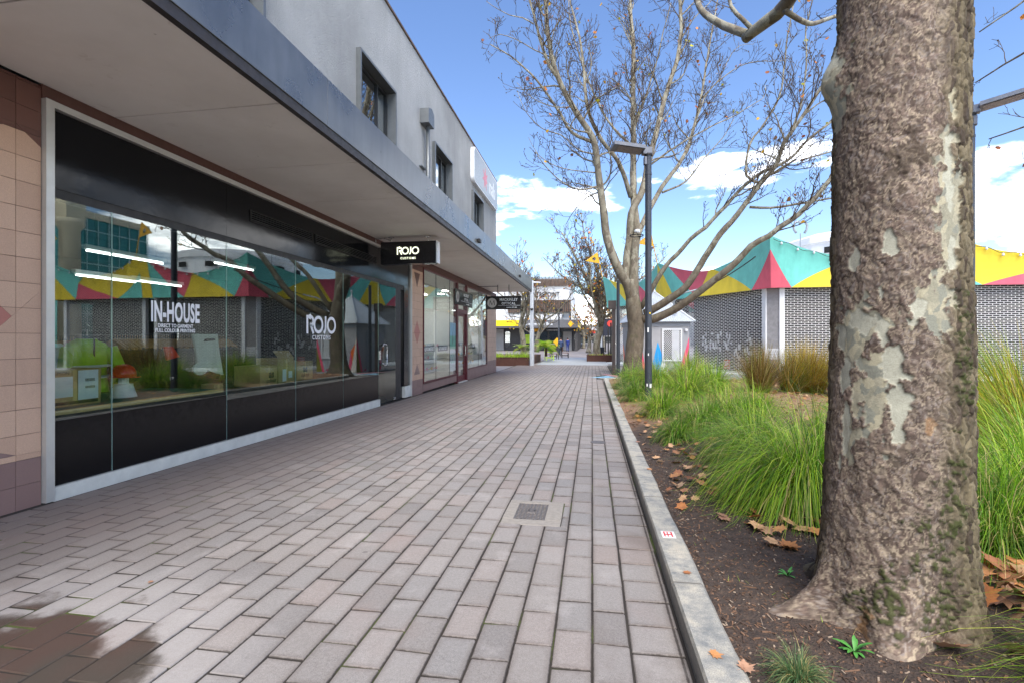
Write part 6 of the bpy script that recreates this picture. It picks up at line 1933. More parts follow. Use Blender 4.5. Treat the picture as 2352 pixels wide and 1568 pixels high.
lf([z6(752, 1130, 18.6), z6(640, 1120, 18.2), z6(500, 1090, 17.9), z6(380, 1010, 17.6), z6(320, 900, 17.5)], .035, .010, 2, .1, .9, 1.7)
lf([z6(745, 1010, 18.5), z6(640, 980, 18.1), z6(520, 880, 17.8), z6(400, 840, 17.5), z6(290, 720, 17.3), z6(245, 600, 17.2)], .04, .010, 2, .1, .9, 1.9)
lf([z6(600, 700, 17.9), z6(480, 700, 17.5), z6(340, 640, 17.2), z6(240, 540, 17.0)], .032, .010, 2, .1, .9, 1.6)
lf([z6(470, 380, 17.3), z6(360, 330, 17.0), z6(240, 260, 16.8), z6(130, 230, 16.6), z6(60, 250, 16.5)], .03, .010, 2, .1, .9, 1.6)
lf([z6(350, 160, 16.8), z6(280, 120, 16.7), z6(190, 100, 16.6), z6(110, 60, 16.5), z6(40, 10, 16.4)], .03, .010, 2, .1, .8, 1.3)
lf([z6(1310, 260, 20.3), z6(1400, 120, 20.6), z6(1500, 20, 20.9), z6(1580, -100, 21.2)], .04, .012, 2, .1, .9, 1.9)
lf([z6(1450, 640, 22.0), z6(1560, 520, 22.0), z6(1640, 360, 22.0), z6(1700, 300, 22.0), z6(1790, 290, 22.0)], .035, .010, 2, .1, .9, 1.6)
T.finish(tr, M['bark_dark'])
# lamp strapped on the fork
q = z4(365, 65, 18.9)
t = thing('strapped_floodlight', 'small clear floodlight strapped on a fork of the plane tree', 'light', q)
part(t, 'lens', MB().lathe([(.09, 0), (.11, .06), (.10, .12), (.03, .15)], q, 14), M['bulb'], smooth=True)
part(t, 'strap', MB().tube([q + Vector((.26 * math.cos(a_), .30 + .26 * math.sin(a_), -.04)) for a_ in np.linspace(0, 2 * PI, 17)], .02, 6), M['black_metal'])

# ---- smaller trees in the distance
def far_tree(base, path, r0, limbs, seed, label, leaf, ls, twig, detail=.8, pal=None, up=.35, L=2.2):
    t = thing('plane_tree', label, 'tree', base, 'plane trees down the mall')
    T = Tree(seed, leaf, ls, twig, detail, up, pal)
    P = smooth_path(path, .25)
    n = len(P)
    part(t, 'trunk', MB().tube(P, [r0 * (1 - .45 * i / n) + r0 * .5 * math.exp(-i * .6) for i in range(n)], 12), M['bark'], smooth=True)
    rr_ = random.Random(seed)
    for k in range(limbs[0]):
        a_ = 2 * PI * (k + rr_.random() * .6) / limbs[0]
        s0 = P[int((n - 1) * rr_.uniform(.48, 1.0))]
        Ln = limbs[1] * rr_.uniform(.75, 1.15); el = rr_.uniform(.12, 1.15)
        d = Vector((math.cos(a_) * math.cos(el), math.sin(a_) * math.cos(el), math.sin(el)))
        pts = [s0]
        for j in range(4):
            d = (d + Vector((rr_.uniform(-.3, .3), rr_.uniform(-.3, .3), .18))).normalized(); pts.append(pts[-1] + d * Ln / 4)
        T.limb_path(pts, r0 * .42, r0 * .10, 2, .12, 1.0, L, step=.4)
    T.finish(t, M['bark'])
def zm(x, y, Z): return at((1750 + x / 3.485) * .6125, (950 + y / 3.485) * .6125, Z)
ORG = [srgb(*c)[:3] for c in ((226, 160, 40), (214, 128, 48), (186, 96, 44), (232, 186, 60), (160, 92, 54), (206, 190, 70))]
b = zm(750, 1290, 33); far_tree(b, [b + Vector((0, 0, -.4)), zm(735, 1100, 33), zm(705, 960, 33), zm(718, 860, 33), zm(750, 760, 33), zm(742, 690, 33)], .20, (9, 4.2), 31, 'bare plane tree in the long planter with a crooked trunk', .18, .15, .012, 1.05, ORG)
b = zm(905, 1200, 37); far_tree(b, [b + Vector((0, 0, -.5)), zm(930, 1090, 37), zm(975, 950, 37), zm(962, 860, 37)], .18, (8, 3.8), 32, 'smaller plane tree behind the white pole leaning to the right', .26, .16, .013, .95, ORG)
b = zm(1700, 1340, 37.5); b.z = G2 if 'G2' in globals() else gz(26)
far_tree(b, [b + Vector((0, 0, -.1)), zm(1700, 1180, 37.5), zm(1745, 980, 37.5), zm(1755, 820, 37.5), zm(1740, 650, 37.5), zm(1735, 480, 37.5)], .30, (15, 6.0), 33, 'tall leaning plane tree in the far planter with orange leaves', .16, .17, .013, 1.2, ORG, L=2.8)
for k, (x, Z, h, l) in enumerate(((1352, 58, 7, 'first orange leaved tree behind the leaning plane tree'), (1384, 66, 8, 'second orange leaved tree, behind the dark banner sign'), (1405, 54, 7, 'orange leaved tree just left of the pavilion tip'), (1340, 84, 9, 'farthest tree closing the avenue of autumn trees'), (1440, 62, 8, 'autumn tree hidden behind the pavilion left side'))):
    b = at(x, 800, Z); b.z = gz(26)
    far_tree(b, [b, b + Vector((.1, 0, h * .2)), b + Vector((-.1, .1, h * .42))], .26, (9, h * .55), 50 + k, l, .6, .24, .02, .8, ORG, L=2.4)
b = Vector((27, 52, gz(26))); far_tree(b, [b, b + Vector((.2, 0, 2.4)), b + Vector((0, .1, 5.0))], .28, (9, 4.6), 71, 'bare tree rising behind the pavilion at the right edge', .1, .2, .02, .6, None)
# ------------------------------------------------------------------ near trunk with flaking bark
CT = Vector((1.466, 2.635, 0)); zb = bz(1.46, 2.63) - .045
near = thing('plane_tree', 'massive near plane tree trunk with flaking bark and pale patches', 'tree', (CT.x, CT.y, zb))
NA, Z0, Z1, NZ = 372, -.06, 3.30, 690
rng = np.random.default_rng(5)
def vnoise(u, v, pu, seed):
    """value noise, periodic in u with period pu cells"""
    g = np.random.default_rng(seed).random((pu, 512))
    iu = np.floor(u).astype(int); iv = np.floor(v).astype(int)
    fu, fv = u - iu, v - iv
    fu = fu * fu * (3 - 2 * fu); fv = fv * fv * (3 - 2 * fv)
    a = g[iu % pu, iv % 512]; b = g[(iu + 1) % pu, iv % 512]; c = g[iu % pu, (iv + 1) % 512]; d = g[(iu + 1) % pu, (iv + 1) % 512]
    return (a * (1 - fu) + b * fu) * (1 - fv) + (c * (1 - fu) + d * fu) * fv
def fbm(u, v, pu, seed, oc=4):
    s_, a_, t_ = 0, 1.0, 0
    for o in range(oc):
        s_ = s_ + a_ * vnoise(u * 2 ** o, v * 2 ** o, pu * 2 ** o, seed + o); t_ += a_; a_ *= .5
    return s_ / t_
def voro(u, v, pu, seed):
    """cellular pattern: F1, F2, cell id randoms, offset inside the cell"""
    g = np.random.default_rng(seed); K = 512
    jx, jy = g.random((pu, K)), g.random((pu, K))
    r1, r2, r3, r4 = (g.random((pu, K)) for _ in range(4))
    iu = np.floor(u).astype(int); iv = np.floor(v).astype(int)
    F1 = np.full(u.shape, 9.); F2 = np.full(u.shape, 9.)
    out = [np.zeros(u.shape) for _ in range(6)]
    for du in (-1, 0, 1):
        for dv in (-1, 0, 1):
            cu, cv = (iu + du), (iv + dv)
            a_, b_ = cu % pu, cv % K
            ox, oy = cu + jx[a_, b_] - u, cv + jy[a_, b_] - v
            d = np.sqrt(ox * ox + oy * oy)
            m = d < F1
            F2 = np.where(m, F1, np.minimum(F2, d)); F1 = np.where(m, d, F1)
            for k, val in enumerate((r1[a_, b_], r2[a_, b_], r3[a_, b_], r4[a_, b_], -ox, -oy)):
                out[k] = np.where(m, val, out[k])
    return F1, F2, out
th = np.linspace(0, 2 * PI, NA, endpoint=False)[None, :].repeat(NZ, 0)
zz = np.linspace(Z0, Z1, NZ)[:, None].repeat(NA, 1)
phi = (th - R(-119) + PI) % (2 * PI) - PI          # 0 = towards the viewer, + = right
uu = th / (2 * PI)
ww = 10.0
wu = (fbm(uu * 24, zz * 14 + ww, 24, 1, 3) - .5); wv = (fbm(uu * 24, zz * 14 + 40 + ww, 24, 9, 3) - .5)
# form: flare, root lobes, burl, gentle lumps
rad = .268 + .012 * np.clip(1.4 - zz, -1.9, 1.4) / 1.4 + .066 * np.exp(-np.clip(zz, 0, 9) / .32)
def lobe(a_deg, A, w, h, zc=0.0):
    d = (phi - R(a_deg) + PI) % (2 * PI) - PI
    return A * np.exp(-(d / w) ** 2) * np.exp(-np.clip(zz - zc, 0, 9) / h)
rad += lobe(-56, .25, .19, .10) + lobe(2, .15, .26, .12) + lobe(150, .10, .3, .12) + lobe(-130, .2, .3, .12) + lobe(-25, .05, .25, .3) - lobe(-22, .07, .16, .16) - lobe(36, .05, .2, .2)
dd = (phi - R(-74) + PI) % (2 * PI) - PI
rad += .075 * np.exp(-(dd / .34) ** 2 - ((zz - 2.66) / .13) ** 2)
rad += .010 * (fbm(uu * 5, zz * 1.7 + 3, 5, 21, 3) - .5) * 2 + .004 * (fbm(uu * 12, zz * 5 + 3, 12, 25, 2) - .5) * 2
dk = np.exp(-((phi - R(4)) / .22) ** 2 - ((zz - 2.15) / .05) ** 2); rad += .012 * dk
# masks
n_edge = fbm(uu * 40, zz * 22 + ww, 40, 31, 4) - .5
def blob(a_deg, zc, sa, sz, k=.9):
    d = (phi - R(a_deg) + PI) % (2 * PI) - PI
    return 1 - np.sqrt((d / R(sa)) ** 2 + ((zz - zc) / sz) ** 2) + n_edge * k * 2.4
pale = np.maximum.reduce([blob(-3, 1.22, 8, .10), blob(0, 1.05, 8.5, .13), blob(2, .93, 6, .07), blob(-46, 1.15, 6, .10), blob(-43, .93, 4.5, .12), blob(-49, .76, 3, .07), blob(43, 2.08, 5, .15), blob(46, 1.70, 4, .10),
                           blob(-30, 1.44, 12, .05), blob(-76, 2.74, 18, .11), blob(-52, 1.36, 5, .07), blob(-5, 1.78, 5, .06), blob(14, 1.47, 7, .05), blob(-12, 1.36, 5, .06), blob(-12, 1.55, 4, .04), blob(-36, 1.7, 5, .05)])
pale_m = np.clip(pale * 14, 0, 1)
olive = np.maximum.reduce([blob(-18, 1.08, 16, .22), blob(-38, 1.34, 14, .12), blob(30, 1.5, 16, .14), blob(-40, .85, 6, .14), blob(44, 1.95, 12, .32), blob(-72, 2.6, 26, .24), blob(-30, 1.42, 24, .10)])
olive_m = np.clip(olive * 12, 0, 1) * (1 - pale_m)
rough_side = np.clip((phi - R(26)) / R(24) + n_edge * .9, 0, 1) + np.clip((R(-56) - phi) / R(16) + n_edge * .9, 0, 1)
rough_side = np.clip(rough_side, 0, 1)
smooth_m = np.clip(pale_m + olive_m * .85, 0, 1)
# flakes
n1 = 56; ua = uu * n1 + wu * 2.2; va = zz / .046 + ww + wv * 2.2
F1, F2, A = voro(ua, va, n1, 3)
n2 = 92; ub = uu * n2 + wu * 3.0; vb = zz / .027 + ww + wv * 2.4
G1, G2_, B = voro(ub, vb, n2, 8)
n3 = 74; uc = uu * n3 + wu * 2.6; vc = zz / .062 + ww + wv * 1.6
K1, K2, D_ = voro(uc, vc, n3, 14)
ln = fbm(uu * 30 + wu * .9, zz * 13 + ww + wv * .9, 30, 131, 4)          # peeling layers
lq = ln * 17; lvl_ = np.floor(lq); lf_ = lq - lvl_
lift = np.clip(1 - lf_ / .22, 0, 1)                                   # lifted rim of each plate
flake = (lvl_ - 8.5) * .0011 + lift * .0020
ln2 = fbm(uu * 64 + wu * 1.6, zz * 30 + ww + wv * 1.6, 64, 171, 3); l2 = np.floor(ln2 * 9)
flake += (l2 - 4) * .0009 + A[0] * .0024 + (A[4] * (A[1] - .5) + A[5] * (A[2] - .1)) * .0045
flake -= .0030 * np.clip(1 - (F2 - F1) / .10, 0, 1)
ridge = D_[0] * .008 + D_[4] * (D_[1] - .5) * .010 - .009 * np.clip(1 - (K2 - K1) / .30, 0, 1) + B[0] * .004
h = (flake * (1 - rough_side) + ridge * rough_side) * (1 - smooth_m) - .0055 * pale_m - .0030 * olive_m
h += .0016 * (fbm(uu * 150, zz * 80, 150, 77, 2) - .5) * (1 - .7 * smooth_m)
rr_ = rad + h
X = CT.x + rr_ * np.cos(th) + .014 * (zz - 1.2) ; Y = CT.y + rr_ * np.sin(th) + .012 * (zz - 1.2)
# pigment
def lin(c): return np.array(srgb(*c)[:3])
pal = np.array([lin(c) for c in ((150, 132, 116), (172, 152, 130), (122, 102, 90), (106, 88, 78), (190, 170, 144), (140, 118, 104), (92, 76, 66), (158, 144, 134))])
ci = np.minimum((A[3] * 8).astype(int), 7); cj = np.minimum((B[3] * 8).astype(int), 7)
mixw = np.where(fbm(uu * 9, zz * 4 + 7, 9, 57, 2) > .5, .8, .25)[..., None]
rl_ = np.random.default_rng(4).permutation(64)
ck = (rl_[(lvl_.astype(int) * 7 + l2.astype(int) * 3) % 64]) % 8
col = pal[ck] * .74 + (pal[ci] * mixw + pal[cj] * (1 - mixw)) * .26
big = fbm(uu * 6, zz * 2.2 + 5, 6, 51, 3)[..., None]
col = col * (0.58 + .50 * big) * np.array([.97, 1.0, 1.02])
edge_ = (np.clip(1 - lf_ / .16, 0, 1) * .5 + np.clip(1 - (F2 - F1) / .09, 0, 1) * .38)[..., None]
col = col * (1 - edge_) + lin((58, 46, 38)) * edge_
rs = rough_side[..., None]
rp_ = np.array([lin(c) for c in ((84, 74, 56), (102, 91, 70), (66, 55, 43), (116, 105, 82))])[np.minimum((D_[3] * 4).astype(int), 3)]
col = col * (1 - rs) + rp_ * rs
ol = np.array([lin(c) for c in ((164, 158, 136), (150, 146, 126), (176, 168, 142), (138, 138, 124))])[np.minimum((A[2] * 4).astype(int), 3)]
col = col * (1 - olive_m[..., None]) + ol * olive_m[..., None]
pc = lin((176, 174, 156)) * (.86 + .28 * fbm(uu * 50, zz * 28, 50, 61, 3)[..., None])
col = col * (1 - pale_m[..., None]) + pc * pale_m[..., None]
rust = np.clip(blob(24, .96, 5, .05) * 5, 0, .6)[..., None] + np.clip(blob(-18, .03, 8, .10) * 8, 0, 1)[..., None] * .8
col = col * (1 - .7 * np.clip(rust, 0, 1)) + lin((176, 132, 86)) * .7 * np.clip(rust, 0, 1)
mn = fbm(uu * 110, zz * 62, 110, 91, 4)
moss = np.maximum.reduce([blob(34, .30, 16, .30, 1.6), blob(44, .58, 10, .22, 1.6), blob(-14, .16, 14, .09, 1.4), blob(-4, .26, 8, .08, 1.4), blob(56, 1.25, 8, .25, 1.6), blob(30, .12, 14, .14, 1.5)])
moss_m = np.clip(moss * 4, 0, 1) * np.clip((mn - .50) * 12, 0, 1)
dark_m = np.clip(moss * 3 + .7, 0, 1) * np.clip((mn - .36) * 5, 0, 1) * .75
col = col * (1 - dark_m[..., None]) + lin((52, 46, 36)) * dark_m[..., None]
mc = lin((62, 72, 24)) * (.3 + 1.2 * mn[..., None])
col = col * (1 - .62 * moss_m[..., None]) + mc * .62 * moss_m[..., None]
up_dark = np.clip(blob(6, 2.15, 12, .10, 1.6) * 5, 0, 1)[..., None]
col = col * (1 - .7 * up_dark) + lin((70, 58, 46)) * .7 * up_dark
rr_mask = moss_m * .006
X += rr_mask * np.cos(th); Y += rr_mask * np.sin(th)
verts = np.stack([X, Y, zz + zb], -1).reshape(-1, 3) - np.array([CT.x, CT.y, zb])
idx = np.arange(NZ * NA).reshape(NZ, NA)
a_ = idx[:-1, :]; b_ = np.roll(idx, -1, 1)[:-1, :]; c_ = np.roll(idx, -1, 1)[1:, :]; d_ = idx[1:, :]
quads = np.stack([a_, b_, c_, d_], -1).reshape(-1, 4)
me = bpy.data.meshes.new('trunk')
me.vertices.add(len(verts)); me.vertices.foreach_set('co', verts.astype(np.float32).ravel())
me.loops.add(quads.size); me.loops.foreach_set('vertex_index', quads.astype(np.int32).ravel())
me.polygons.add(len(quads)); me.polygons.foreach_set('loop_start', np.arange(0, quads.size, 4, dtype=np.int32))
me.polygons.foreach_set('loop_total', np.full(len(quads), 4, dtype=np.int32))
me.update(calc_edges=True)
ca = me.color_attributes.new('Col', 'FLOAT_COLOR', 'POINT')
ca.data.foreach_set('color', np.concatenate([np.clip(col, 0.004, 1).reshape(-1, 3), np.ones((NZ * NA, 1))], 1).astype(np.float32).ravel())
me.materials.append(M['bark_big'])
part(near, 'trunk', me, None)
# upper trunk and limbs (over the frame, mirrored in the shop glass; one limb dips into view)
T = Tree(88, leaf=.12, leaf_size=.13, twig=.006, detail=.8)
tp = Vector((CT.x + .014 * 2.1, CT.y + .012 * 2.1, zb + Z1 - .04))
T.limb_path([tp, tp + Vector((.03, .05, .5)), tp + Vector((.06, .12, 1.1))], .262, .24, -1)
fk = tp + Vector((.06, .12, 1.0))
T.limb_path([fk, at(1960, -330, 4.3), at(1880, -130, 5.3), at(1806, 5, 6.1), at(1765, 45, 6.4), at(1733, 72, 6.6), at(1712, 90, 6.75)], .16, .075, -1, step=.12)
T.limb_path([at(1718, 80, 6.7), at(1690, 72, 6.9), at(1650, 55, 7.2), at(1612, 25, 7.5), at(1588, -20, 7.8), at(1560, -90, 8.3)], .062, .03, 2, .5, .8, 1.5, step=.12)
T.limb_path([at(1728, 68, 6.6), at(1705, 45, 6.6), at(1680, 15, 6.7), at(1672, -30, 6.8)], .035, .02, 1, .4, .8, .8, step=.12)
T.limb_path([at(1802, 25, 6.1), at(1845, 52, 6.3), at(1880, 52, 6.5), at(1935, 35, 6.8), at(1990, 0, 7.1)], .035, .02, 1, .4, .8, .8, step=.12)
T.limb_path([fk, fk + Vector((-.9, .3, 1.3)), fk + Vector((-2.4, .9, 2.6)), fk + Vector((-3.6, 1.2, 4.0))], .17, .05, 2, .3, .8, 2.4)
T.limb_path([fk, fk + Vector((-.6, -.9, 1.4)), fk + Vector((-1.2, -2.4, 2.8))], .15, .05, 2, .3, .7, 2.2)
T.limb_path([fk, fk + Vector((.9, .6, 1.2)), fk + Vector((2.2, 2.0, 2.2)), fk + Vector((3.2, 3.6, 2.6)), fk + Vector((3.9, 5.4, 2.2))], .16, .04, 2, .35, 1.0, 2.2)
T.limb_path([at(2560, -60, 7.5), at(2450, 60, 8.2), at(2370, 110, 8.8), at(2300, 150, 9.3), at(2240, 190, 9.8)], .04, .012, 2, .1, 1.2, 1.3)
T.limb_path([at(2560, 200, 8.5), at(2440, 250, 9.2), at(2350, 290, 9.8), at(2270, 320, 10.4)], .04, .012, 2, .1, 1.3, 1.4)
T.limb_path([at(2600, -200, 8.5), at(2430, -60, 8.8), at(2330, 20, 9.2), at(2250, 75, 9.6)], .035, .012, 2, .1, 1.0, 1.0)
T.finish(near, M['bark'])
# ------------------------------------------------------------------ grasses, weeds, fallen leaves
GREEN = [srgb(*c)[:3] for c in ((112, 160, 34), (134, 178, 46), (88, 136, 30), (156, 192, 64), (118, 164, 54), (70, 112, 28))]
LIME = [srgb(*c)[:3] for c in ((166, 200, 44), (184, 208, 64), (142, 184, 40), (200, 212, 86), (122, 162, 40))]
GOLD = [srgb(*c)[:3] for c in ((206, 176, 40), (190, 150, 50), (160, 120, 50), (214, 196, 70), (140, 130, 40), (122, 96, 50))]
RUST = [srgb(*c)[:3] for c in ((126, 104, 52), (146, 112, 60), (102, 92, 44), (160, 130, 70), (92, 70, 44), (120, 128, 50))]
BLUE = [srgb(*c)[:3] for c in ((92, 126, 78), (112, 142, 92), (74, 108, 66), (140, 150, 100))]
DRY = srgb(190, 172, 116)[:3]
DARKG = [srgb(*c)[:3] for c in ((66, 100, 30), (84, 118, 44), (100, 130, 40), (128, 150, 60))]
def tussock(x, y, n, L, spread, w, pal, label, seed, lean=(0, 0), upright=.0, base_r=.12, group='tussock grasses in the garden bed', name='grass_tussock', z=None, dry=.06):
    r = random.Random(seed); cm = ColMesh()
    for i in range(n):
        a_ = r.uniform(0, 2 * PI); q = math.sqrt(r.random()) * base_r
        bx, by_ = x + q * math.cos(a_), y + q * math.sin(a_)
        ad = a_ + r.gauss(0, .5)
        ln = L * r.uniform(.55, 1.1)
        el = min(1.52, max(.2, r.gauss(1.10 + upright * .3, .27)))
        d = Vector((math.cos(ad) * math.cos(el) + lean[0], math.sin(ad) * math.cos(el) + lean[1], math.sin(el))).normalized()
        droop = r.choice((r.uniform(.7, 1.3), r.uniform(1.1, 2.2))) * (1 - upright) * spread
        side = Vector((-d.y, d.x, 0)); side = side.normalized() if side.length > .01 else Vector((1, 0, 0))
        tw_ = r.uniform(-.8, .8)
        p = Vector((bx, by_, (z if z is not None else bz(bx, by_)) - .01)); seg = 6
        c = r.choice(pal)
        if r.random() < dry: c = DRY
        k = r.uniform(.75, 1.2); ww_ = w * r.uniform(.7, 1.25)
        vs = []; cs = []
        for s_ in range(seg + 1):
            f_ = s_ / seg
            wd = ww_ * (1 - f_ ** 2.2) * .5 + .0003
            sv = side * math.cos(tw_ * f_) + Vector((0, 0, 1)) * math.sin(tw_ * f_) * .6
            vs += [p - sv * wd, p + sv * wd]
            tipk = k * (1 + .12 * f_)
            cc = tuple(min(1, v * tipk) for v in c)
            cs += [cc, cc]
            p = p + d * (ln / seg)
            d = (d + Vector((lean[0] * .1, lean[1] * .1, -droop * 1.55 / seg * (1.0 + .7 * f_)))).normalized()
            if p.z < bz(p.x, p.y) + .01 and z is None: p.z = bz(p.x, p.y) + .01
        cm.add(vs, [(2 * s_, 2 * s_ + 1, 2 * s_ + 3, 2 * s_ + 2) for s_ in range(seg)], cs)
    zb_ = z if z is not None else bz(x, y)
    o = bpy.data.objects.new(name, cm.mesh('blades', M['blade'], Vector((x, y, zb_))))
    o.location = (x, y, zb_); C.objects.link(o)
    tag(o, label, 'grass', group)
    return o
TS = [
 (1.70, 4.35, 3000, 1.08, 1.32, .0048, GREEN + LIME, 'large drooping green tussock left of the near trunk', 1, (-.10, -.08), 0, .20),
 (2.42, 4.75, 2200, 1.06, 1.28, .0050, GREEN + LIME, 'bright green tussock tucked close behind the near trunk', 2, (-.06, -.10), 0, .20),
 (1.75, 5.60, 1900, .95, 1.25, .0052, LIME + GREEN, 'green tussock behind the large drooping one', 3, (0, 0), 0, .19),
 (1.52, 7.15, 1500, .75, 1.25, .0056, GREEN, 'mid green tussock with brown leaves caught in front', 4, (-.05, -.08), 0, .18),
 (1.12, 6.75, 600, .50, 1.1, .0052, GREEN, 'small green tussock nearest the kerb edge', 5, (-.08, -.1), 0, .10),
 (2.05, 7.9, 1300, .78, .95, .006, GREEN + LIME, 'green tussock in the second row right of the lamp post', 6, (0, 0), 0, .19),
 (1.22, 8.9, 1100, .70, .95, .007, GREEN + LIME, 'green tussock in front of the lamp post foot', 7, (0, 0), 0, .18),
 (1.05, 11.4, 900, .72, .9, .008, GREEN, 'green tussock left of the lamp post', 8, (0, 0), 0, .20),
 (2.05, 11.2, 1200, .88, .85, .009, LIME + GREEN, 'lime green tussock behind the lamp post', 9, (0, 0), 0, .24),
 (2.9, 12.6, 1200, .95, .85, .010, LIME + GREEN, 'lime green tussock in front of the hut window', 10, (0, 0), 0, .26),
 (1.8, 14.2, 1200, 1.05, .82, .010, LIME + GREEN, 'tall lime tussock at the back left of the bed', 11, (0, 0), 0, .28),
 (2.9, 15.2, 1200, 1.10, .8, .011, LIME, 'tall lime tussock below the hut mural', 12, (0, 0), 0, .30),
 (1.25, 15.6, 800, .85, .85, .010, GREEN, 'green tussock near the foot of the spreading tree', 13, (0, 0), 0, .26),
 (.90, 12.6, 500, .42, 1.0, .007, BLUE, 'low blue grey tuft spilling over the far kerb', 14, (0, 0), 0, .18),
 (.88, 14.6, 500, .44, 1.0, .008, BLUE, 'second low blue grey tuft by the far kerb', 15, (0, 0), 0, .18),
 (4.15, 13.0, 1100, 1.30, .55, .009, RUST, 'upright rusty brown sedge clump before the white column', 16, (0, 0), .42, .22),
 (5.0, 13.3, 1000, 1.22, .6, .009, RUST + GOLD[:2], 'second rusty sedge clump beside the white column', 17, (.1, 0), .38, .22),
 (5.62, 13.7, 1700, 1.45, .6, .009, GOLD, 'golden yellow sedge clump left of the near trunk top', 18, (.05, 0), .35, .28),
 (6.3, 13.0, 1200, 1.4, .6, .009, GOLD + RUST, 'golden sedge clump half hidden behind the near trunk', 19, (-.05, 0), .35, .28),
 (2.75, 8.8, 1000, .66, 1.0, .0065, LIME + GREEN, 'pale green tussock in the middle of the bed', 20, (0, 0), 0, .18),
 (3.4, 7.0, 1400, .92, 1.0, .006, LIME + GREEN, 'pale green tussock behind the near trunk', 21, (0, 0), 0, .2),
 (2.50, 3.42, 1700, .88, .95, .0042, GREEN, 'deep green tussock right beside the near trunk', 22, (-.10, -.2), 0, .16),
 (2.92, 3.85, 1900, 1.0, .85, .0048, LIME + GREEN, 'lime tussock at the right edge of the bed', 23, (-.22, -.10), 0, .19),
 (4.35, 5.9, 1800, 1.32, .85, .006, GOLD + LIME[:2], 'golden clump at the right edge behind lime grass', 24, (-.20, 0), .22, .22),
 (5.75, 7.8, 1600, 1.62, .65, .007, LIME + GOLD[:2], 'yellow green clump in front of the right shutter', 25, (-.22, 0), .35, .24),
 (3.75, 4.75, 1500, 1.15, .8, .0055, LIME + GREEN, 'yellow green grass reaching in at the right edge', 28, (-.25, -.1), .12, .2),
 (2.20, 1.85, 1100, .88, .85, .0036, LIME + GREEN, 'bright tussock in the lower right corner with long blades', 26, (-.24, .05), 0, .13),
]
for x, y, n, L, sp_, w, pal_, lab, sd_, ln_, up_, br_ in TS:
    tussock(x, y, n, L * (1.06 if not up_ else 1), sp_ * (1.15 if not up_ else 1), w, pal_ + (DARKG if pal_ not in (RUST, GOLD) else []), lab, sd_, ln_, upright=up_, base_r=br_, dry=.16 if pal_ in (RUST, GOLD) else .11)
tussock(.80, 2.06, 420, .17, 1.0, .0020, BLUE, 'small blue green fescue tuft between kerb and trunk', 27, base_r=.035, dry=.16)
# fine dry grass seedlings
def rosette(x, y, n, L, w, label, seed):
    r = random.Random(seed); mb = MB(); z = bz(x, y)
    for i in range(n):
        a_ = 2 * PI * i / n + r.uniform(-.2, .2); el = r.uniform(.45, 1.1); l = L * r.uniform(.7, 1.1)
        d = Vector((math.cos(a_) * math.cos(el), math.sin(a_) * math.cos(el), math.sin(el))); s_ = Vector((-math.sin(a_), math.cos(a_), 0))
        p = Vector((x, y, z)); vs = []
        for k in range(6):
            f_ = k / 5; wd = w * (math.sin(PI * (.1 + .86 * f_)) ** .8) * (.35 + .65 * f_)
            vs += [p - s_ * wd, p - Vector((0, 0, wd * .3)), p + s_ * wd]
            p = p + d * (l / 5); d = (d + Vector((0, 0, -.22))).normalized()
        mb.add(vs, [q for k in range(5) for q in ((3 * k, 3 * k + 1, 3 * k + 4, 3 * k + 3), (3 * k + 1, 3 * k + 2, 3 * k + 5, 3 * k + 4))])
    return solo('weed', mb, M['weed'], label, 'weed', (x, y, z), smooth=True)
w1 = at(1962, 1478, 2.06); rosette(w1.x, w1.y, 14, .085, .011, 'small green rosette weed at the foot of the trunk', 1)
w2 = at(1808, 1300, 2.75); rosette(w2.x, w2.y, 7, .07, .009, 'thin green seedling left of the trunk base', 2)
w3 = at(1640, 1485, 2.15)
r = random.Random(4)
cm = ColMesh()
for i in range(160):
    x, y = r.uniform(.66, 2.1), r.uniform(1.7, 3.6); z = bz(x, y); c = r.choice(LIME + [DRY, DRY])
    a_ = r.uniform(0, 6.3); d = Vector((math.cos(a_) * .7, math.sin(a_) * .7, r.uniform(.3, 1))) * r.uniform(.015, .05); s_ = Vector((-math.sin(a_), math.cos(a_), 0)) * .0012
    p = Vector((x, y, z))
    cm.add([p - s_, p + s_, p + d], [(0, 1, 2)], c)
o = bpy.data.objects.new('seedling_grass', cm.mesh('seedling_grass', M['blade'], Vector((0, 0, 0)))); C.objects.link(o)
tag(o, 'sparse thin grass seedlings coming up through the mulch', 'grass', kind='stuff')

# fallen plane leaves
def leaf_mesh(seed):
    r = random.Random(seed); mb = MB()
    cu, cv, cw = r.uniform(-.5, .7), r.uniform(-.4, .6), r.uniform(.3, 1.0)
    def P(x, y): return (x, y, .16 * cu * x * x + .18 * cv * y * y + .06 * cw * abs(x) + .04 * math.sin(7 * x + seed) * cw)
    rings = []
    out = LEAF2D
    n = len(out)
    pts = [(p[0] * (1 + r.uniform(-.1, .1)), p[1] * (1 + r.uniform(-.1, .1))) for p in out]
    vs = [P(0, .05)] + [P(p[0] * .5, .05 + (p[1] - .05) * .5) for p in pts] + [P(*p) for p in pts]
    fs = [(0, 1 + i, 1 + (i + 1) % n) for i in range(n)] + [(1 + i, 1 + n + i, 1 + n + (i + 1) % n, 1 + (i + 1) % n) for i in range(n)]
    mb.add(vs, fs)
    mb.tube([(0, .05, .004), (.01, -.2, .01), (.03, -.5, .03 + .05 * cw)], [.012, .010, .008], 4)
    return mb.mesh('leaf', M['dead_leaf'], smooth=True)
LM = [leaf_mesh(i) for i in range(9)]
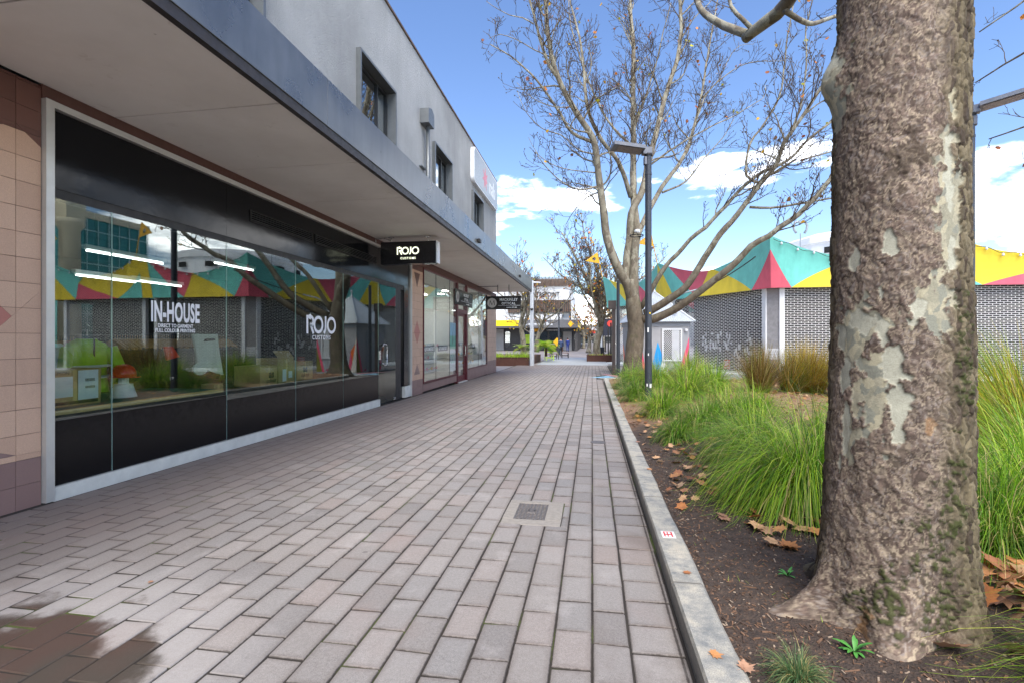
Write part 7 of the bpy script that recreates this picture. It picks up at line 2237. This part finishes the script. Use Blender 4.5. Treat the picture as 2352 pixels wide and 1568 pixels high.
def put_leaf(p, size, yaw, tilt=(0, 0), grp='fallen leaves in the garden bed', label='brown fallen plane leaf lying on the garden bed'):
    o = bpy.data.objects.new('fallen_leaf', random.choice(LM))
    o.location = p; o.rotation_euler = (tilt[0], tilt[1], yaw); o.scale = (size,) * 3
    C.objects.link(o); tag(o, label, 'leaf', grp); return o
r = random.Random(77); random.seed(5)
# singled out ones on the kerb and close to the lens
KL = 'brown fallen plane leaf lying on the kerb top'
for x, y, s_ in ((.50, 2.13, .062), (.60, 2.06, .075), (.53, 2.88, .052), (.58, 5.2, .07), (.60, 6.6, .08), (.61, 8.2, .08), (.57, 10.4, .08), (.60, 13.0, .09), (.62, 15.0, .09)):
    put_leaf((x, y, gz(y) + KT + .006), s_, r.uniform(0, 6.3), (r.gauss(0, .1), r.gauss(0, .1)), 'leaves on the kerb', KL)
for dx, dy, Z, s_, ti, l in ((2170, 1505, 2.02, .16, (.5, -.2), 'largest greyish fallen plane leaf propped against the trunk foot'), (2230, 1445, 2.2, .13, (.4, .3), 'orange brown leaf above the greyish one by the trunk'), (2250, 1370, 2.3, .15, (.7, .2), 'upright curled orange leaf right of the trunk foot'), (2300, 1300, 2.45, .15, (.4, .2), 'tan leaf lying under blades right of the trunk'),
                              (1755, 1185, 3.35, .13, (.15, .1), 'broad tan leaf on soil before the large drooping tussock'), (1665, 1150, 3.6, .11, (.1, .2), 'tan leaf below the left blades of the large tussock')):
    p = at(dx, dy, Z); p.z = max(bz(p.x, p.y) + .02, p.z if Z < 2.6 else 0)
    put_leaf(p, s_, r.uniform(0, 6.3), ti, 'near fallen leaves', l)
spots = []
for i in range(84):                                  # around the trunk and grasses
    spots.append((r.uniform(1.72, 2.25), r.uniform(1.95, 3.05), r.uniform(.10, .17)))
for i in range(52): spots.append((r.uniform(1.12, 2.3), r.uniform(3.15, 4.0), r.uniform(.09, .15)))
for i in range(44): spots.append((r.uniform(.95, 1.7), r.uniform(4.2, 6.6), r.uniform(.09, .14)))
for i in range(44): spots.append((r.uniform(.64, 1.1), r.uniform(3.6, 11.5), r.uniform(.08, .12)))
def leaf_tag(x, y):
    if y < 3.1: return 'leaves right of the near trunk', 'brown curled plane leaf in the pile right of the near trunk'
    if x < 1.1: return 'leaves along the kerb edge', 'brown plane leaf on the soil strip just inside the kerb'
    if y < 4.05: return 'leaves below the large tussock', 'tan plane leaf on the soil below the large drooping tussock'
    return 'leaves among the middle tussocks', 'brown plane leaf caught between the mid green tussocks'
for x, y, s_ in spots:
    if math.hypot(x - CT.x, y - CT.y) < .40: continue
    put_leaf((x, y, bz(x, y) + r.uniform(.012, .05) + (r.uniform(0, .16) if y < 3.1 else 0)), s_, r.uniform(0, 6.3), (r.gauss(0, .3 if y > 3.1 else .5), r.gauss(0, .3 if y > 3.1 else .5)), *leaf_tag(x, y))
# further litter that reads as one carpet
lt = ColMesh()
LC = [srgb(*c)[:3] for c in ((176, 124, 84), (204, 160, 120), (150, 98, 66), (214, 178, 142), (124, 84, 60), (190, 140, 90))]
for i in range(3400):
    x = .66 + r.random() ** .8 * 7.5; y = 4.2 + r.random() * 15
    if x < 1.1 and r.random() < .5: continue
    s_ = r.uniform(.06, .12); a_ = r.uniform(0, 6.3); ta, tb = r.gauss(0, .3), r.gauss(0, .3)
    m = Matrix.Translation((x, y, bz(x, y) + r.uniform(.01, .04))) @ Matrix.Rotation(a_, 4, 'Z') @ Matrix.Rotation(ta, 4, 'X') @ Matrix.Rotation(tb, 4, 'Y')
    if y > 19.3: continue
    k = r.uniform(.8, 1.15); c = tuple(v * k for v in r.choice(LC))
    lt.add([m @ Vector((p[0] * s_, p[1] * s_, s_ * .25 * (p[0] ** 2 + .4 * p[1] ** 2))) for p in LEAFSM], [tuple(range(8))], c)
o = bpy.data.objects.new('leaf_litter', lt.mesh('leaf_litter', M['leafcol'], Vector((0, 0, 0)))); C.objects.link(o)
tag(o, 'carpet of dry brown leaves over the back of the garden bed', 'leaf litter', kind='stuff')
# odd leaves on the paving
for x, y, s_, l in ((-2.55, 2.45, .035, 'tiny orange leaf scrap on the shaded paving'), (.30, 9.0, .06, 'brown leaf in the gutter course by the kerb'), (.25, 12.0, .07, 'second brown leaf further along the gutter course')):
    put_leaf((x, y, gz(y) + .008), s_, r.uniform(0, 6), (0, 0), 'leaves on the paving', l)

# planting in the far planters
k = 0
for x in np.arange(-9.2, -4.1, .55):
    for y in (30.7, 31.4):
        k += 1
        tussock(x + r.uniform(-.15, .15), y, 110, .55, .9, .022, LIME, 'bright green grass tuft in the long rust planter', 200 + k, base_r=.2, group='grass tufts in the long planter', z=gz(26) + .42, dry=.02)
for x in np.arange(0, 5.0, .6):
    k += 1
    tussock(x, 36.7, 70, .32, .9, .022, LIME + GOLD[:2], 'low yellow green tuft in the far planter', 200 + k, base_r=.25, group='tufts in the far planter', z=gz(26) + .40, dry=.2)
def fern(p, n, L, label, seed, pal):
    rr0 = random.Random(seed); cm = ColMesh()
    for i in range(n):
        a_ = 2 * PI * i / n + rr0.uniform(-.3, .3); d = Vector((math.cos(a_), math.sin(a_), rr0.uniform(.2, 2.2))).normalized(); q = Vector(p) + Vector((0, 0, L * .5)); s_ = Vector((-math.sin(a_), math.cos(a_), 0))
        c = rr0.choice(pal)
        for j in range(12):
            w_ = L * .30 * math.sin(PI * (j + 1.2) / 14)
            for sg_ in (-1, 1):
                t0 = q + s_ * sg_ * w_ - d * .02 + Vector((0, 0, -.05 * w_))
                cm.add([q, q + d * L * .045, t0 + d * .06], [(0, 1, 2)], c)
            q = q + d * L / 12; d = (d + Vector((0, 0, -.16))).normalized()
    cm.add([Vector(p) + Vector((-.1, 0, 0)), Vector(p) + Vector((.1, 0, 0)), Vector(p) + Vector((.07, 0, L * .5)), Vector(p) + Vector((-.07, 0, L * .5))], [(0, 1, 2, 3)], srgb(70, 52, 40)[:3])
    cm.add([Vector(p) + Vector((0, -.1, 0)), Vector(p) + Vector((0, .1, 0)), Vector(p) + Vector((0, .07, L * .5)), Vector(p) + Vector((0, -.07, L * .5))], [(0, 1, 2, 3)], srgb(70, 52, 40)[:3])
    o = bpy.data.objects.new('tree_fern', cm.mesh('fronds', M['leafcol'], Vector(p))); o.location = p; C.objects.link(o)
    tag(o, label, 'fern')
q = at(1254, 812, 35); fern((q.x, q.y, gz(26) + .4), 30, 1.25, 'bright tree fern in the long planter behind the white pole', 1, LIME)
q = at(1200, 812, 33); fern((q.x, q.y, gz(26) + .4), 24, .95, 'leafy pale green shrub in the long planter', 2, LIME + [srgb(200, 214, 150)[:3]])
